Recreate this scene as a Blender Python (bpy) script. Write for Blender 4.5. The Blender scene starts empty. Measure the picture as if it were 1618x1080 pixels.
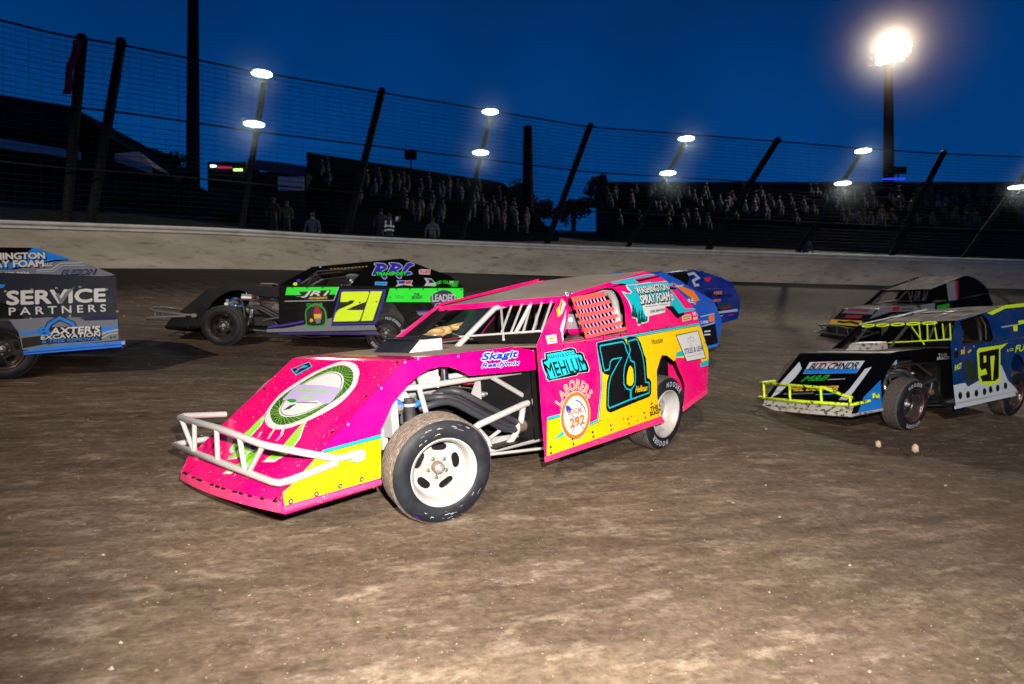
import bpy, math, random
from mathutils import Vector, Matrix
from mathutils.geometry import tessellate_polygon
random.seed(7)
scene = bpy.context.scene
COL = scene.collection
R = math.radians
CAMZ = 1.75

# ------------------------------------------------------------------ camera
cam = bpy.data.cameras.new('camera')
cam.sensor_width = 36.0
cam.lens = 36.0 * 1062.722 / 1618.0
cam.clip_start = 0.05
cam.clip_end = 2000
camo = bpy.data.objects.new('camera', cam)
COL.objects.link(camo)
camo.location = (0, 0, CAMZ)
camo.rotation_euler = (R(90), 0, 0)
scene.camera = camo
cam.dof.use_dof = True                       # the photographer's lens, focused on the nearest car
cam.dof.focus_distance = 5.2
cam.dof.aperture_fstop = 2.0

# ------------------------------------------------------------------ dusk sky
w = bpy.data.worlds.new('World')
scene.world = w
w.use_nodes = True
nt = w.node_tree
bg = nt.nodes['Background']
tc = nt.nodes.new('ShaderNodeTexCoord')
sp = nt.nodes.new('ShaderNodeSeparateXYZ')
rp = nt.nodes.new('ShaderNodeValToRGB')
nt.links.new(tc.outputs['Generated'], sp.inputs[0])
nt.links.new(sp.outputs['Z'], rp.inputs[0])
e = rp.color_ramp.elements
e[0].position = 0.0
e[0].color = (0.0004, 0.054, 0.220, 1)
e[1].position = 0.62
e[1].color = (0.0003, 0.010, 0.064, 1)
k = rp.color_ramp.elements.new(0.30)
k.color = (0.0004, 0.042, 0.185, 1)
cl = nt.nodes.new('ShaderNodeTexNoise')                  # thin uneven dusk cloud
cl.inputs['Scale'].default_value = 3.0
cl.inputs['Detail'].default_value = 5.0
nt.links.new(tc.outputs['Generated'], cl.inputs['Vector'])
cr = nt.nodes.new('ShaderNodeMapRange')
cr.inputs['From Min'].default_value = 0.3
cr.inputs['From Max'].default_value = 0.7
cr.inputs['To Min'].default_value = 0.78
cr.inputs['To Max'].default_value = 1.16
nt.links.new(cl.outputs['Fac'], cr.inputs['Value'])
cm = nt.nodes.new('ShaderNodeVectorMath')
cm.operation = 'SCALE'
nt.links.new(rp.outputs[0], cm.inputs[0])
nt.links.new(cr.outputs[0], cm.inputs['Scale'])
nt.links.new(cm.outputs[0], bg.inputs['Color'])
bg.inputs['Strength'].default_value = 1.0

# ------------------------------------------------------------------ lights and exposure
def lamp(name, kind, loc, energy, color, target=None, size=0.1, spot=None, blend=0.5, spec=1.0):
    l = bpy.data.lights.new(name, kind)
    l.specular_factor = spec
    l.energy = energy
    l.color = color
    if kind in ('POINT', 'SPOT'):
        l.shadow_soft_size = size
    if kind == 'SPOT':
        l.spot_size = R(spot)
        l.spot_blend = blend
    o = bpy.data.objects.new(name, l)
    COL.objects.link(o)
    o.location = loc
    if target is not None:
        o.rotation_euler = (Vector(target) - Vector(loc)).to_track_quat('-Z', 'Y').to_euler()
    return o

FLASH = 3400
lamp('camera_flash', 'SPOT', (0.22, -0.08, CAMZ + 0.34), FLASH, (1.0, 0.94, 0.86), (0.50, 5.0, CAMZ - 1.05), 0.035, 100, 0.9, 0.4)
BIG = (33.5, 60.0, CAMZ + 26.0)                       # the tall tower at the right
lamp('tower_floodlight', 'SPOT', (BIG[0], BIG[1] - 1.2, BIG[2]), 45000, (1.0, 0.88, 0.68), (-3, 10, 0), 0.8, 70, 0.6, 0.25)
INFIELD = (-10, -42, 24)
lamp('infield_floodlight', 'SPOT', INFIELD, 84000, (1.0, 0.88, 0.70), (7, 22, 2), 0.07, 100, 0.3, 0.2)
scene.view_settings.view_transform = 'Standard'
scene.view_settings.look = 'None'
scene.view_settings.exposure = 0.0
scene.view_settings.gamma = 1.0
try:
    scene.cycles.use_denoising = True
    scene.cycles.max_bounces = 6
    scene.cycles.diffuse_bounces = 3
    scene.cycles.glossy_bounces = 3
    scene.cycles.volume_bounces = 0
    scene.cycles.sample_clamp_indirect = 6.0
except Exception:
    pass

# ------------------------------------------------------------------ materials
MATS = {}
def new_mat(name):
    m = bpy.data.materials.new(name)
    m.use_nodes = True
    return m, m.node_tree, m.node_tree.nodes['Principled BSDF']

def noise(nt, scale, detail=4, rough=0.6, coord=None, stretch=None, rot=0.0, coordname='Object'):
    n = nt.nodes.new('ShaderNodeTexNoise')
    n.inputs['Scale'].default_value = scale
    n.inputs['Detail'].default_value = detail
    n.inputs['Roughness'].default_value = rough
    t = nt.nodes.new('ShaderNodeTexCoord')
    src = t.outputs[coordname]
    if stretch:
        mp = nt.nodes.new('ShaderNodeMapping')
        mp.vector_type = 'TEXTURE'
        mp.inputs['Rotation'].default_value = (0, 0, rot)
        mp.inputs['Scale'].default_value = stretch
        nt.links.new(src, mp.inputs['Vector'])
        src = mp.outputs['Vector']
    nt.links.new(src, n.inputs['Vector'])
    return n.outputs['Fac']

def ramp(nt, fac, stops):
    r = nt.nodes.new('ShaderNodeValToRGB')
    els = r.color_ramp.elements
    while len(els) < len(stops):
        els.new(0.5)
    for el, (p, c) in zip(els, stops):
        el.position = p
        el.color = (c[0], c[1], c[2], 1) if isinstance(c, (tuple, list)) else (c, c, c, 1)
    nt.links.new(fac, r.inputs[0])
    return r.outputs[0]

def mix(nt, fac, a, b, mode='MIX'):
    m = nt.nodes.new('ShaderNodeMix')
    m.data_type = 'RGBA'
    m.blend_type = mode
    for s, v in ((m.inputs[0], fac), (m.inputs[6], a), (m.inputs[7], b)):
        if hasattr(v, 'links'):
            nt.links.new(v, s)
        elif isinstance(v, (int, float)):
            s.default_value = v
        else:
            s.default_value = (v[0], v[1], v[2], 1)
    return m.outputs[2]

def bump(nt, b, height, strength=0.3, dist=0.02):
    bn = nt.nodes.new('ShaderNodeBump')
    bn.inputs['Strength'].default_value = strength
    bn.inputs['Distance'].default_value = dist
    nt.links.new(height, bn.inputs['Height'])
    nt.links.new(bn.outputs[0], b.inputs['Normal'])

DUST = (0.20, 0.145, 0.10)
def paint(name, rgb, rough=0.32, dirt=0.25, chips=0.0, metal=0.0, dust=DUST, spec=0.5):
    """Painted sheet metal or tube: patchy dust film, optional mud specks and chips, slightly uneven gloss."""
    if name in MATS:
        return MATS[name]
    m, nt, b = new_mat(name)
    c = rgb
    if dirt > 0:
        n1 = noise(nt, 2.3, 6, 0.65)
        f = ramp(nt, n1, [(0.42, 0.0), (0.78, dirt)])
        c = mix(nt, f, c, dust)
    if chips > 0:
        n2 = noise(nt, 42 if chips < 1.5 else 17, 3 if chips < 1.5 else 5, 0.7)
        f2 = ramp(nt, n2, [(0.668 if chips < 1.5 else 0.545, 0.0), (0.69 if chips < 1.5 else 0.575, min(1, chips))])
        c = mix(nt, f2, c, (0.62, 0.5, 0.5) if chips < 1.5 else (0.06, 0.045, 0.035))
    if hasattr(c, 'links'):
        nt.links.new(c, b.inputs['Base Color'])
    else:
        b.inputs['Base Color'].default_value = (*c, 1)
    b.inputs['Metallic'].default_value = metal
    b.inputs['Specular IOR Level'].default_value = spec
    n3 = noise(nt, 5, 4, 0.6)
    r3 = ramp(nt, n3, [(0.3, rough * 0.85), (0.75, min(1, rough * 1.25))])
    nt.links.new(r3, b.inputs['Roughness'])
    bump(nt, b, noise(nt, 1.7, 2, 0.5), 0.12, 0.02)
    MATS[name] = m
    return m

def s2l(r, g, b):
    f = lambda v: (v / 255 / 12.92) if v <= 10 else ((v / 255 + 0.055) / 1.055) ** 2.4
    return (f(r), f(g), f(b))

PALETTE = {
    'pink': (225, 0, 105), 'magenta': (228, 0, 110), 'yellow': (218, 182, 3), 'cyan': (15, 165, 180), 'cyanb': (10, 185, 200),
    'navy': (10, 22, 70), 'black': (9, 9, 12), 'ink': (14, 14, 18), 'inkblue': (25, 35, 110), 'white': (190, 190, 190),
    'palegrey': (185, 195, 205), 'lightgrey': (165, 170, 178), 'grey': (105, 108, 118), 'orange': (235, 105, 20), 'blue': (20, 55, 165),
    'bolt': (22, 20, 18), 'steel': (130, 125, 110), 'rivet': (130, 120, 220), 'darkgreen': (10, 62, 45), 'darkgreen2': (30, 48, 30),
    'lime': (130, 200, 50), 'limeg': (130, 205, 45), 'green': (30, 140, 40), 'limegreen': (20, 225, 40), 'lavender': (165, 150, 190),
    'tan': (185, 165, 120), 'gold': (200, 150, 50), 'acid': (205, 235, 10), 'royal': (30, 30, 160), 'violet': (60, 30, 150),
    'darkpurple': (35, 18, 62), 'darkred': (140, 20, 45), 'red': (200, 25, 45), 'tanyellow': (205, 165, 30), 'tanorange': (215, 110, 25),
    'skyblue': (60, 150, 220), 'azure': (15, 115, 210), 'coral': (255, 85, 80), 'palepink': (240, 150, 195), 'cobalt': (15, 55, 165),
}
def pal(k):
    rough = 0.5
    return paint('paint_' + k, s2l(*PALETTE[k]), rough, 0.06 if k in ('white', 'yellow', 'cyan', 'pink', 'magenta') else 0.12 if k not in ('ink', 'black', 'navy') else 0.03, spec=0.15)

M_TUBE_WHITE = paint('white_tube_paint', (0.40, 0.39, 0.38), 0.35, 0.25, 0.7)
M_DARK = paint('black_sheet_metal', (0.008, 0.008, 0.009), 0.42, 0.25, 0.0, 0.0, (0.030, 0.024, 0.019), 0.15)
M_DIRTY_DECK = paint('dusty_deck_metal', (0.27, 0.215, 0.165), 0.6, 0.8, 0.0, 0.0, (0.40, 0.32, 0.245), 0.25)
M_OLD_DECK = paint('grimy_deck_metal', (0.045, 0.04, 0.034), 0.8, 0.6, 0.0, 0.0, (0.10, 0.08, 0.06), 0.1)
M_STEEL = paint('raw_steel', (0.42, 0.42, 0.43), 0.38, 0.3, 0.0, 0.7)
M_ALU = paint('cast_aluminium', (0.55, 0.55, 0.55), 0.45, 0.25, 0.0, 0.4)
M_CHROME = paint('chrome', (0.75, 0.76, 0.78), 0.15, 0.1, 0.0, 1.0)
M_HEADER = paint('coated_exhaust_pipe', (0.035, 0.040, 0.050), 0.45, 0.4, 0.0, 0.2, (0.10, 0.07, 0.06), 0.3)
M_RUST = paint('rusty_steel', (0.20, 0.13, 0.10), 0.6, 0.5, 0.0, 0.3)
M_BLUE = paint('blue_hose', (0.01, 0.16, 0.55), 0.4, 0.2)
M_RED = paint('red_anodised', (0.6, 0.02, 0.03), 0.35, 0.1)
M_GOLD = paint('gold_foil', (0.62, 0.42, 0.18), 0.35, 0.5, 0.0, 0.5, (0.5, 0.36, 0.2))
M_GLASS = paint('smoked_plastic', (0.015, 0.016, 0.022), 0.12, 0.2)
M_RUBBER_STRAP = paint('black_rubber', (0.02, 0.02, 0.022), 0.7, 0.3)

def tyre_mats():
    m, nt, b = new_mat('tyre_sidewall')
    n1 = noise(nt, 9, 6, 0.7)
    c = ramp(nt, n1, [(0.42, (0.006, 0.007, 0.010)), (0.64, (0.014, 0.016, 0.021)), (0.78, (0.08, 0.076, 0.072))])
    nt.links.new(c, b.inputs['Base Color'])
    b.inputs['Roughness'].default_value = 0.6
    b.inputs['Specular IOR Level'].default_value = 0.3
    bump(nt, b, noise(nt, 40, 4), 0.25, 0.004)
    m2, nt, b = new_mat('tyre_tread')
    n1 = noise(nt, 1.0, 5, 0.7, stretch=(0.028, 0.012, 0.028))
    c = ramp(nt, n1, [(0.3, (0.045, 0.036, 0.030)), (0.52, (0.12, 0.095, 0.074)), (0.72, (0.25, 0.205, 0.165))])
    nt.links.new(c, b.inputs['Base Color'])
    b.inputs['Roughness'].default_value = 0.9
    bump(nt, b, n1, 0.6, 0.008)
    m3, nt, b = new_mat('tyre_tread_dark')
    n1 = noise(nt, 1.0, 5, 0.7, stretch=(0.03, 0.014, 0.03))
    c = ramp(nt, n1, [(0.35, (0.028, 0.025, 0.022)), (0.6, (0.075, 0.06, 0.048)), (0.8, (0.16, 0.125, 0.095))])
    nt.links.new(c, b.inputs['Base Color'])
    b.inputs['Roughness'].default_value = 0.85
    bump(nt, b, n1, 0.6, 0.008)
    return m, m2, m3
M_SIDEWALL, M_TREAD, M_TREAD_DARK = tyre_mats()

# ------------------------------------------------------------------ mesh builder
class MB:
    def __init__(self, xf=None):
        self.v, self.f, self.mi, self.sm, self.mats = [], [], [], [], []
        self.xf = xf

    def mat(self, m):
        if m not in self.mats:
            self.mats.append(m)
        return self.mats.index(m)

    def add(self, vs, fs, m, smooth=False):
        o = len(self.v)
        i = self.mat(m)
        self.v.extend(tuple(p) for p in vs)
        for f in fs:
            self.f.append([o + q for q in f])
            self.mi.append(i)
            self.sm.append(smooth)

    def poly(self, loops, m, thick=0.0, nrm=None):
        """Planar outline (list of loops, holes after the first), given thickness away from nrm."""
        if not isinstance(loops[0][0], (tuple, list, Vector)):
            loops = [loops]
        loops = [[Vector(p) for p in l] for l in loops]
        flat = [p for l in loops for p in l]
        tris = tessellate_polygon(loops)
        if thick <= 0:
            self.add(flat, tris, m)
            return
        n = Vector(nrm).normalized()
        k = len(flat)
        back = [p - n * thick for p in flat]
        fs = [list(t) for t in tris] + [[q + k for q in reversed(t)] for t in tris]
        o = 0
        for l in loops:
            c = len(l)
            for i in range(c):
                a, b2 = o + i, o + (i + 1) % c
                fs.append([a, b2, b2 + k, a + k])
            o += c
        self.add(flat + back, fs, m)

    def quad(self, a, b, c, d, m):
        self.add([a, b, c, d], [(0, 1, 2, 3)], m)

    def tube(self, path, r, m, n=10, caps=True):
        path = [Vector(p) for p in path]
        rs = r if isinstance(r, (list, tuple)) else [r] * len(path)
        t0 = (path[1] - path[0]).normalized()
        up = Vector((0, 0, 1)) if abs(t0.z) < 0.9 else Vector((1, 0, 0))
        u = t0.cross(up).normalized()
        vs, fs = [], []
        for i, p in enumerate(path):
            if i == 0:
                t = t0
            elif i == len(path) - 1:
                t = (path[i] - path[i - 1]).normalized()
            else:
                t = ((path[i] - path[i - 1]).normalized() + (path[i + 1] - path[i]).normalized())
                t = t.normalized() if t.length > 1e-6 else t0
            u = (u - t * u.dot(t)).normalized()
            v2 = t.cross(u)
            for j in range(n):
                a = 2 * math.pi * j / n
                vs.append(p + (u * math.cos(a) + v2 * math.sin(a)) * rs[i])
        for i in range(len(path) - 1):
            for j in range(n):
                a, b = i * n + j, i * n + (j + 1) % n
                fs.append([a, b, b + n, a + n])
        self.add(vs, fs, m, True)
        if caps:
            k = len(vs) - n
            self.add(vs[:n], [list(range(n))[::-1]], m)
            self.add(vs[k:], [list(range(n))], m)

    def box(self, c, s, m, rot=None, bevel=0.0):
        c = Vector(c)
        h = Vector(s) * 0.5
        rm = rot if rot is not None else Matrix.Identity(3)
        vs = [c + rm @ Vector((h.x * i, h.y * j, h.z * k2)) for i in (-1, 1) for j in (-1, 1) for k2 in (-1, 1)]
        self.add(vs, [(0, 1, 3, 2), (4, 6, 7, 5), (0, 4, 5, 1), (2, 3, 7, 6), (0, 2, 6, 4), (1, 5, 7, 3)], m)

    def lathe(self, prof, m, seg=40, origin=(0, 0, 0), axis='y', smooth=True, close=False):
        """prof: (radius, axial) pairs; axis of turning through origin."""
        o = Vector(origin)
        vs, fs = [], []
        for r, a in prof:
            for j in range(seg):
                t = 2 * math.pi * j / seg
                x, z = r * math.cos(t), r * math.sin(t)
                p = {'y': Vector((x, a, z)), 'z': Vector((x, z, a)), 'x': Vector((a, x, z))}[axis]
                vs.append(o + p)
        for i in range(len(prof) - 1):
            for j in range(seg):
                a, b = i * seg + j, i * seg + (j + 1) % seg
                fs.append([a, b, b + seg, a + seg])
        self.add(vs, fs, m, smooth)

    def ball(self, c, r, m, seg=12, sx=1, sy=1, sz=1):
        c = Vector(c)
        vs, fs = [], []
        rings = max(5, seg // 2)
        for i in range(rings + 1):
            ph = math.pi * i / rings
            for j in range(seg):
                t = 2 * math.pi * j / seg
                vs.append(c + Vector((sx * math.sin(ph) * math.cos(t), sy * math.sin(ph) * math.sin(t), sz * math.cos(ph))) * r)
        for i in range(rings):
            for j in range(seg):
                a, b = i * seg + j, i * seg + (j + 1) % seg
                fs.append([a, a + seg, b + seg, b])
        self.add(vs, fs, m, True)

    def mesh(self, name):
        me = bpy.data.meshes.new(name)
        vs = self.v if self.xf is None else [tuple(self.xf @ Vector(p)) for p in self.v]
        me.from_pydata(vs, [], self.f)
        for m in self.mats:
            me.materials.append(m)
        me.polygons.foreach_set('material_index', self.mi)
        me.polygons.foreach_set('use_smooth', self.sm)
        me.update()
        return me

    def build(self, name, parent=None):
        o = bpy.data.objects.new(name, self.mesh(name))
        COL.objects.link(o)
        if parent is not None:
            o.parent = parent
        return o

def empty(name, parent=None, loc=(0, 0, 0)):
    o = bpy.data.objects.new(name, None)
    o.empty_display_size = 0.2
    COL.objects.link(o)
    o.location = loc
    if parent is not None:
        o.parent = parent
    return o

def tag(o, label=None, cat=None, group=None, kind=None):
    for k2, v in (('label', label), ('category', cat), ('group', group), ('kind', kind)):
        if v:
            o[k2] = v
    return o

# ------------------------------------------------------------------ flat lettering and graphics
_TX = {}
def text_shape(s, shear=0.0):
    key = (s, shear)
    if key not in _TX:
        cu = bpy.data.curves.new('lettering', 'FONT')
        cu.body = s
        cu.shear = shear
        cu.resolution_u = 3
        cu.fill_mode = 'FRONT'
        ob = bpy.data.objects.new('lettering', cu)
        COL.objects.link(ob)
        dg = bpy.context.evaluated_depsgraph_get()
        dg.update()
        me = bpy.data.meshes.new_from_object(ob.evaluated_get(dg))
        vs = [(v.co.x, v.co.y) for v in me.vertices]
        fs = [list(p.vertices) for p in me.polygons]
        bpy.data.objects.remove(ob)
        bpy.data.curves.remove(cu)
        bpy.data.meshes.remove(me)
        _TX[key] = (vs, fs)
    return _TX[key]

def catmull(p, k=6):
    n = len(p)
    out = []
    for i in range(n):
        a, b, c, d = p[i - 1], p[i], p[(i + 1) % n], p[(i + 2) % n]
        for j in range(k):
            t = j / k
            out.append(tuple(0.5 * (2 * b[q] + (c[q] - a[q]) * t + (2 * a[q] - 5 * b[q] + 4 * c[q] - d[q]) * t * t + (3 * b[q] - a[q] - 3 * c[q] + d[q]) * t ** 3) for q in (0, 1)))
    return out

def ribbon(pts, wd, closed):
    """A stroke of even width along a 2-D path, as quads with mitred corners."""
    n = len(pts)
    P = [Vector(p) for p in pts]
    L, Rr = [], []
    for i in range(n):
        if closed:
            a, b = P[i - 1], P[(i + 1) % n]
            d1, d2 = (P[i] - a), (b - P[i])
        else:
            d1 = P[i] - P[max(0, i - 1)] if i > 0 else P[1] - P[0]
            d2 = P[min(n - 1, i + 1)] - P[i] if i < n - 1 else P[n - 1] - P[n - 2]
        d1 = d1.normalized() if d1.length > 1e-9 else Vector((1, 0))
        d2 = d2.normalized() if d2.length > 1e-9 else d1
        n1, n2 = Vector((-d1.y, d1.x)), Vector((-d2.y, d2.x))
        mm = n1 + n2
        mm = mm.normalized() if mm.length > 1e-6 else n1
        s = min(2.0, 1.0 / max(0.35, mm.dot(n1)))
        L.append(P[i] + mm * wd * 0.5 * s)
        Rr.append(P[i] - mm * wd * 0.5 * s)
    vs = L + Rr
    fs = []
    for i in range(n if closed else n - 1):
        j = (i + 1) % n
        fs.append([i, j, j + n, i + n])
    return vs, fs

class Flat:
    """Draws 2-D shapes onto a plane of the body, each layer a hair proud of the one below."""
    def __init__(self, mb, frame, mirror=False):
        self.mb = mb
        self.O, self.U, self.V, self.N = (Vector(a) for a in frame)
        self.step = 0.0014
        self.base = 0.003

    def put(self, vs, fs, m, layer):
        h = self.base + self.step * layer
        self.mb.add([self.O + self.U * p[0] + self.V * p[1] + self.N * h for p in vs], fs, m)

    def poly(self, pts, m, layer):
        tri = tessellate_polygon([[Vector((p[0], p[1], 0)) for p in pts]])
        self.put(pts, tri, m, layer)

    def disc(self, c, r, m, layer, n=20):
        self.put([(c[0] + r * math.cos(2 * math.pi * i / n), c[1] + r * math.sin(2 * math.pi * i / n)) for i in range(n)], [list(range(n))], m, layer)

    @staticmethod
    def ring(bold):
        """Offsets that thicken a letter: the same outline laid down nine times."""
        if bold <= 0:
            return [(0, 0)]
        return [(0, 0)] + [(math.cos(k2 * math.pi / 4), math.sin(k2 * math.pi / 4)) for k2 in range(8)]

    def text(self, s, q, m, layer, bold=0.0, shear=0.0):
        vs, fs = text_shape(s, shear)
        if not vs:
            return
        x0, x1 = min(v[0] for v in vs), max(v[0] for v in vs)
        y0, y1 = min(v[1] for v in vs), max(v[1] for v in vs)
        bl, br, tl = (Vector(p) for p in q)
        du, dv = br - bl, tl - bl
        w_ = dv.length * bold * 1.1
        for i, (ox, oy) in enumerate(self.ring(bold)):
            sh = du.normalized() * ox * w_ + dv.normalized() * oy * w_
            out = [bl + du * ((v[0] - x0) / (x1 - x0)) + dv * ((v[1] - y0) / (y1 - y0)) + sh for v in vs]
            self.put(out, fs, m, layer + 0.07 * i)

    def arc(self, s, m, layer, bold, c, r, a0, a1, h, flip=1):
        """Letters standing on a circle, from angle a0 to a1 as the viewer sees it (flip: the plane's u runs to the viewer's left)."""
        adv = []
        for ch in s:
            q = text_shape(ch)[0] if ch != ' ' else [(0, 0), (0.3, 0)]
            adv.append(max(v[0] for v in q) - min(v[0] for v in q) + 0.12)
        run = 0.0
        for ch, wd in zip(s, adv):
            mid = run + wd / 2
            run += wd
            if ch == ' ':
                continue
            a = R(a0 + (a1 - a0) * mid / sum(adv))
            vs, fs = text_shape(ch)
            cx = (min(v[0] for v in vs) + max(v[0] for v in vs)) / 2
            sc = h / 0.7
            er = Vector((math.cos(a), math.sin(a)))
            et = Vector((math.sin(a), -math.cos(a)))
            for i, (ox, oy) in enumerate(self.ring(bold)):
                out = []
                for v in vs:
                    p = er * (r + v[1] * sc) + et * ((v[0] - cx) * sc * 0.85) + Vector((ox, oy)) * h * bold * 1.1
                    out.append((c[0] - p.x * flip, c[1] + p.y))
                self.put(out, fs, m, layer + 0.07 * i)

def draw_decals(key, planes, xf, parents):
    """All graphics of one car, one object per kind of graphic and panel."""
    groups = {}
    for d in DECALS[key]:
        groups.setdefault((d[1], d[2]), []).append(d)
    def box(d):
        pts = [p for a in d[5:] if isinstance(a, list) for p in a]
        if d[0] in ('o', 'a'):
            c, r = (d[5], d[6]) if d[0] == 'o' else (d[7], d[8])
            pts = [(c[0] - r, c[1] - r), (c[0] + r, c[1] + r)]
        xs_, ys_ = [p[0] for p in pts], [p[1] for p in pts]
        return [min(xs_) - 0.012, min(ys_) - 0.012, max(xs_) + 0.012, max(ys_) + 0.012]
    sets = []
    for (g, pl), items in groups.items():
        if g == 'bolt':
            sets.append((g, pl, items))
            continue
        cl = [(box(d), [d]) for d in items]              # graphics that touch make one decal
        again = True
        while again:
            again = False
            for i in range(len(cl)):
                for j in range(i + 1, len(cl)):
                    a, b = cl[i][0], cl[j][0]
                    if a[0] <= b[2] and b[0] <= a[2] and a[1] <= b[3] and b[1] <= a[3]:
                        cl[i] = ([min(a[0], b[0]), min(a[1], b[1]), max(a[2], b[2]), max(a[3], b[3])], cl[i][1] + cl[j][1])
                        del cl[j]
                        again = True
                        break
                if again:
                    break
        sets += [(g, pl, c[1]) for c in cl]
    for g, pl, items in sets:
        par = parents.get(pl)
        if par is None:
            continue
        mb = MB(xf)
        fl = Flat(mb, planes[pl])
        for d in items:
            t, m = d[0], pal(d[3])
            ly = d[4]
            if t == 'p':
                fl.poly(d[5], m, ly)
            elif t == 'c':
                fl.poly(catmull(d[5]), m, ly)
            elif t == 's':
                vs, fs = ribbon(d[7], d[5], d[6])
                fl.put(vs, fs, m, ly)
            elif t == 'cs':
                vs, fs = ribbon(catmull(d[6]), d[5], 1)
                fl.put(vs, fs, m, ly)
            elif t == 't':
                fl.text(d[5], d[8], m, ly, d[6], d[7])
            elif t == 'o':
                fl.disc(d[5], d[6], m, ly, 10 if d[6] < 0.03 else 36)
            elif t == 'a':
                fl.arc(d[5], m, ly, d[6], d[7], d[8], d[9], d[10], d[11])
            elif t == 'z':
                a, b = catmull(d[6], 8), catmull(d[7], 8)
                N = d[8]
                for i in range(N):
                    for sgn in (-2.2, 2.2):
                        pa = a[int(i * len(a) / N) % len(a)]
                        pb = b[int((i + sgn) * len(b) / N) % len(b)]
                        vs, fs = ribbon([pa, pb], d[5], 0)
                        fl.put(vs, fs, m, ly)
        mb.build(g, par)
# ------------------------------------------------------------------ car poses and graphics, fitted to image coordinates
PLANES = {
 'door': ((0.0, 0.96, 0.0), (1.0, 0.0, 0.0), (0.0, 0.0, 1.0), (0.0, 1.0, 0.0)),
 'side': ((0.0, 0.72, 0.0), (1.0, 0.0, 0.0), (0.0, 0.0, 1.0), (0.0, 1.0, 0.0)),
 'sail': ((0.0091, 1.1478, 0.613), (1.0, -0.0062, -0.0033), (-0.0, -0.4711, 0.8821), (0.007, 0.8821, 0.471)),
 'nose': ((1.4121, 0.0, 1.9667), (0.0, 1.0, 0.0), (-0.8123, 0.0, 0.5832), (0.5832, 0.0, 0.8123)),
 'roof': ((0.2047, -0.0151, 1.4511), (-0.9882, -0.0652, 0.1387), (0.0632, -0.9978, -0.0193), (0.1397, -0.0103, 0.9901)),
}
POSES = {
 'pink': ([[-0.67667, 0.73369, 0.06183], [-0.73419, -0.66601, -0.13188], [-0.05558, -0.13464, 0.98933]], [0.71, 6.8984, 0.8727], 0.1403, 0.0249),
 'black': ([[-0.99176, 0.11219, 0.06183], [-0.11954, -0.98403, -0.13188], [0.04605, -0.13819, 0.98933]], [-2.3187, 12.6617, 1.6785], 0.1609, 0.0401),
 'lime': ([[-0.86333, 0.50084, 0.06183], [-0.50447, -0.8533, -0.13188], [-0.01329, -0.14505, 0.98933]], [7.096, 10.9928, 0.7543], 0.1603, 0.0504),
 'grey': ([[-0.86044, 0.50578, 0.06183], [-0.50935, -0.85039, -0.13188], [-0.01412, -0.14497, 0.98933]], [-6.2098, 8.3555, 1.4414], 0.1809, -0.0133),
 'cobalt': ([[-0.9494, 0.30794, 0.06183], [-0.31359, -0.94035, -0.13188], [0.01753, -0.1446, 0.98933]], [4.1614, 16.2025, 1.9755], 0.0804, 0.0577),
 'orange': ([[-0.94478, 0.32181, 0.06183], [-0.32733, -0.93566, -0.13188], [0.01542, -0.14484, 0.98933]], [2.2788, 11.5683, 1.4428], 0.0548, 0.0364),
 'dark': ([[-0.9223, 0.38149, 0.06183], [-0.38642, -0.91284, -0.13188], [0.00613, -0.14553, 0.98933]], [11.7989, 18.7428, 1.8508], 0.0878, 0.1466),
}
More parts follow.
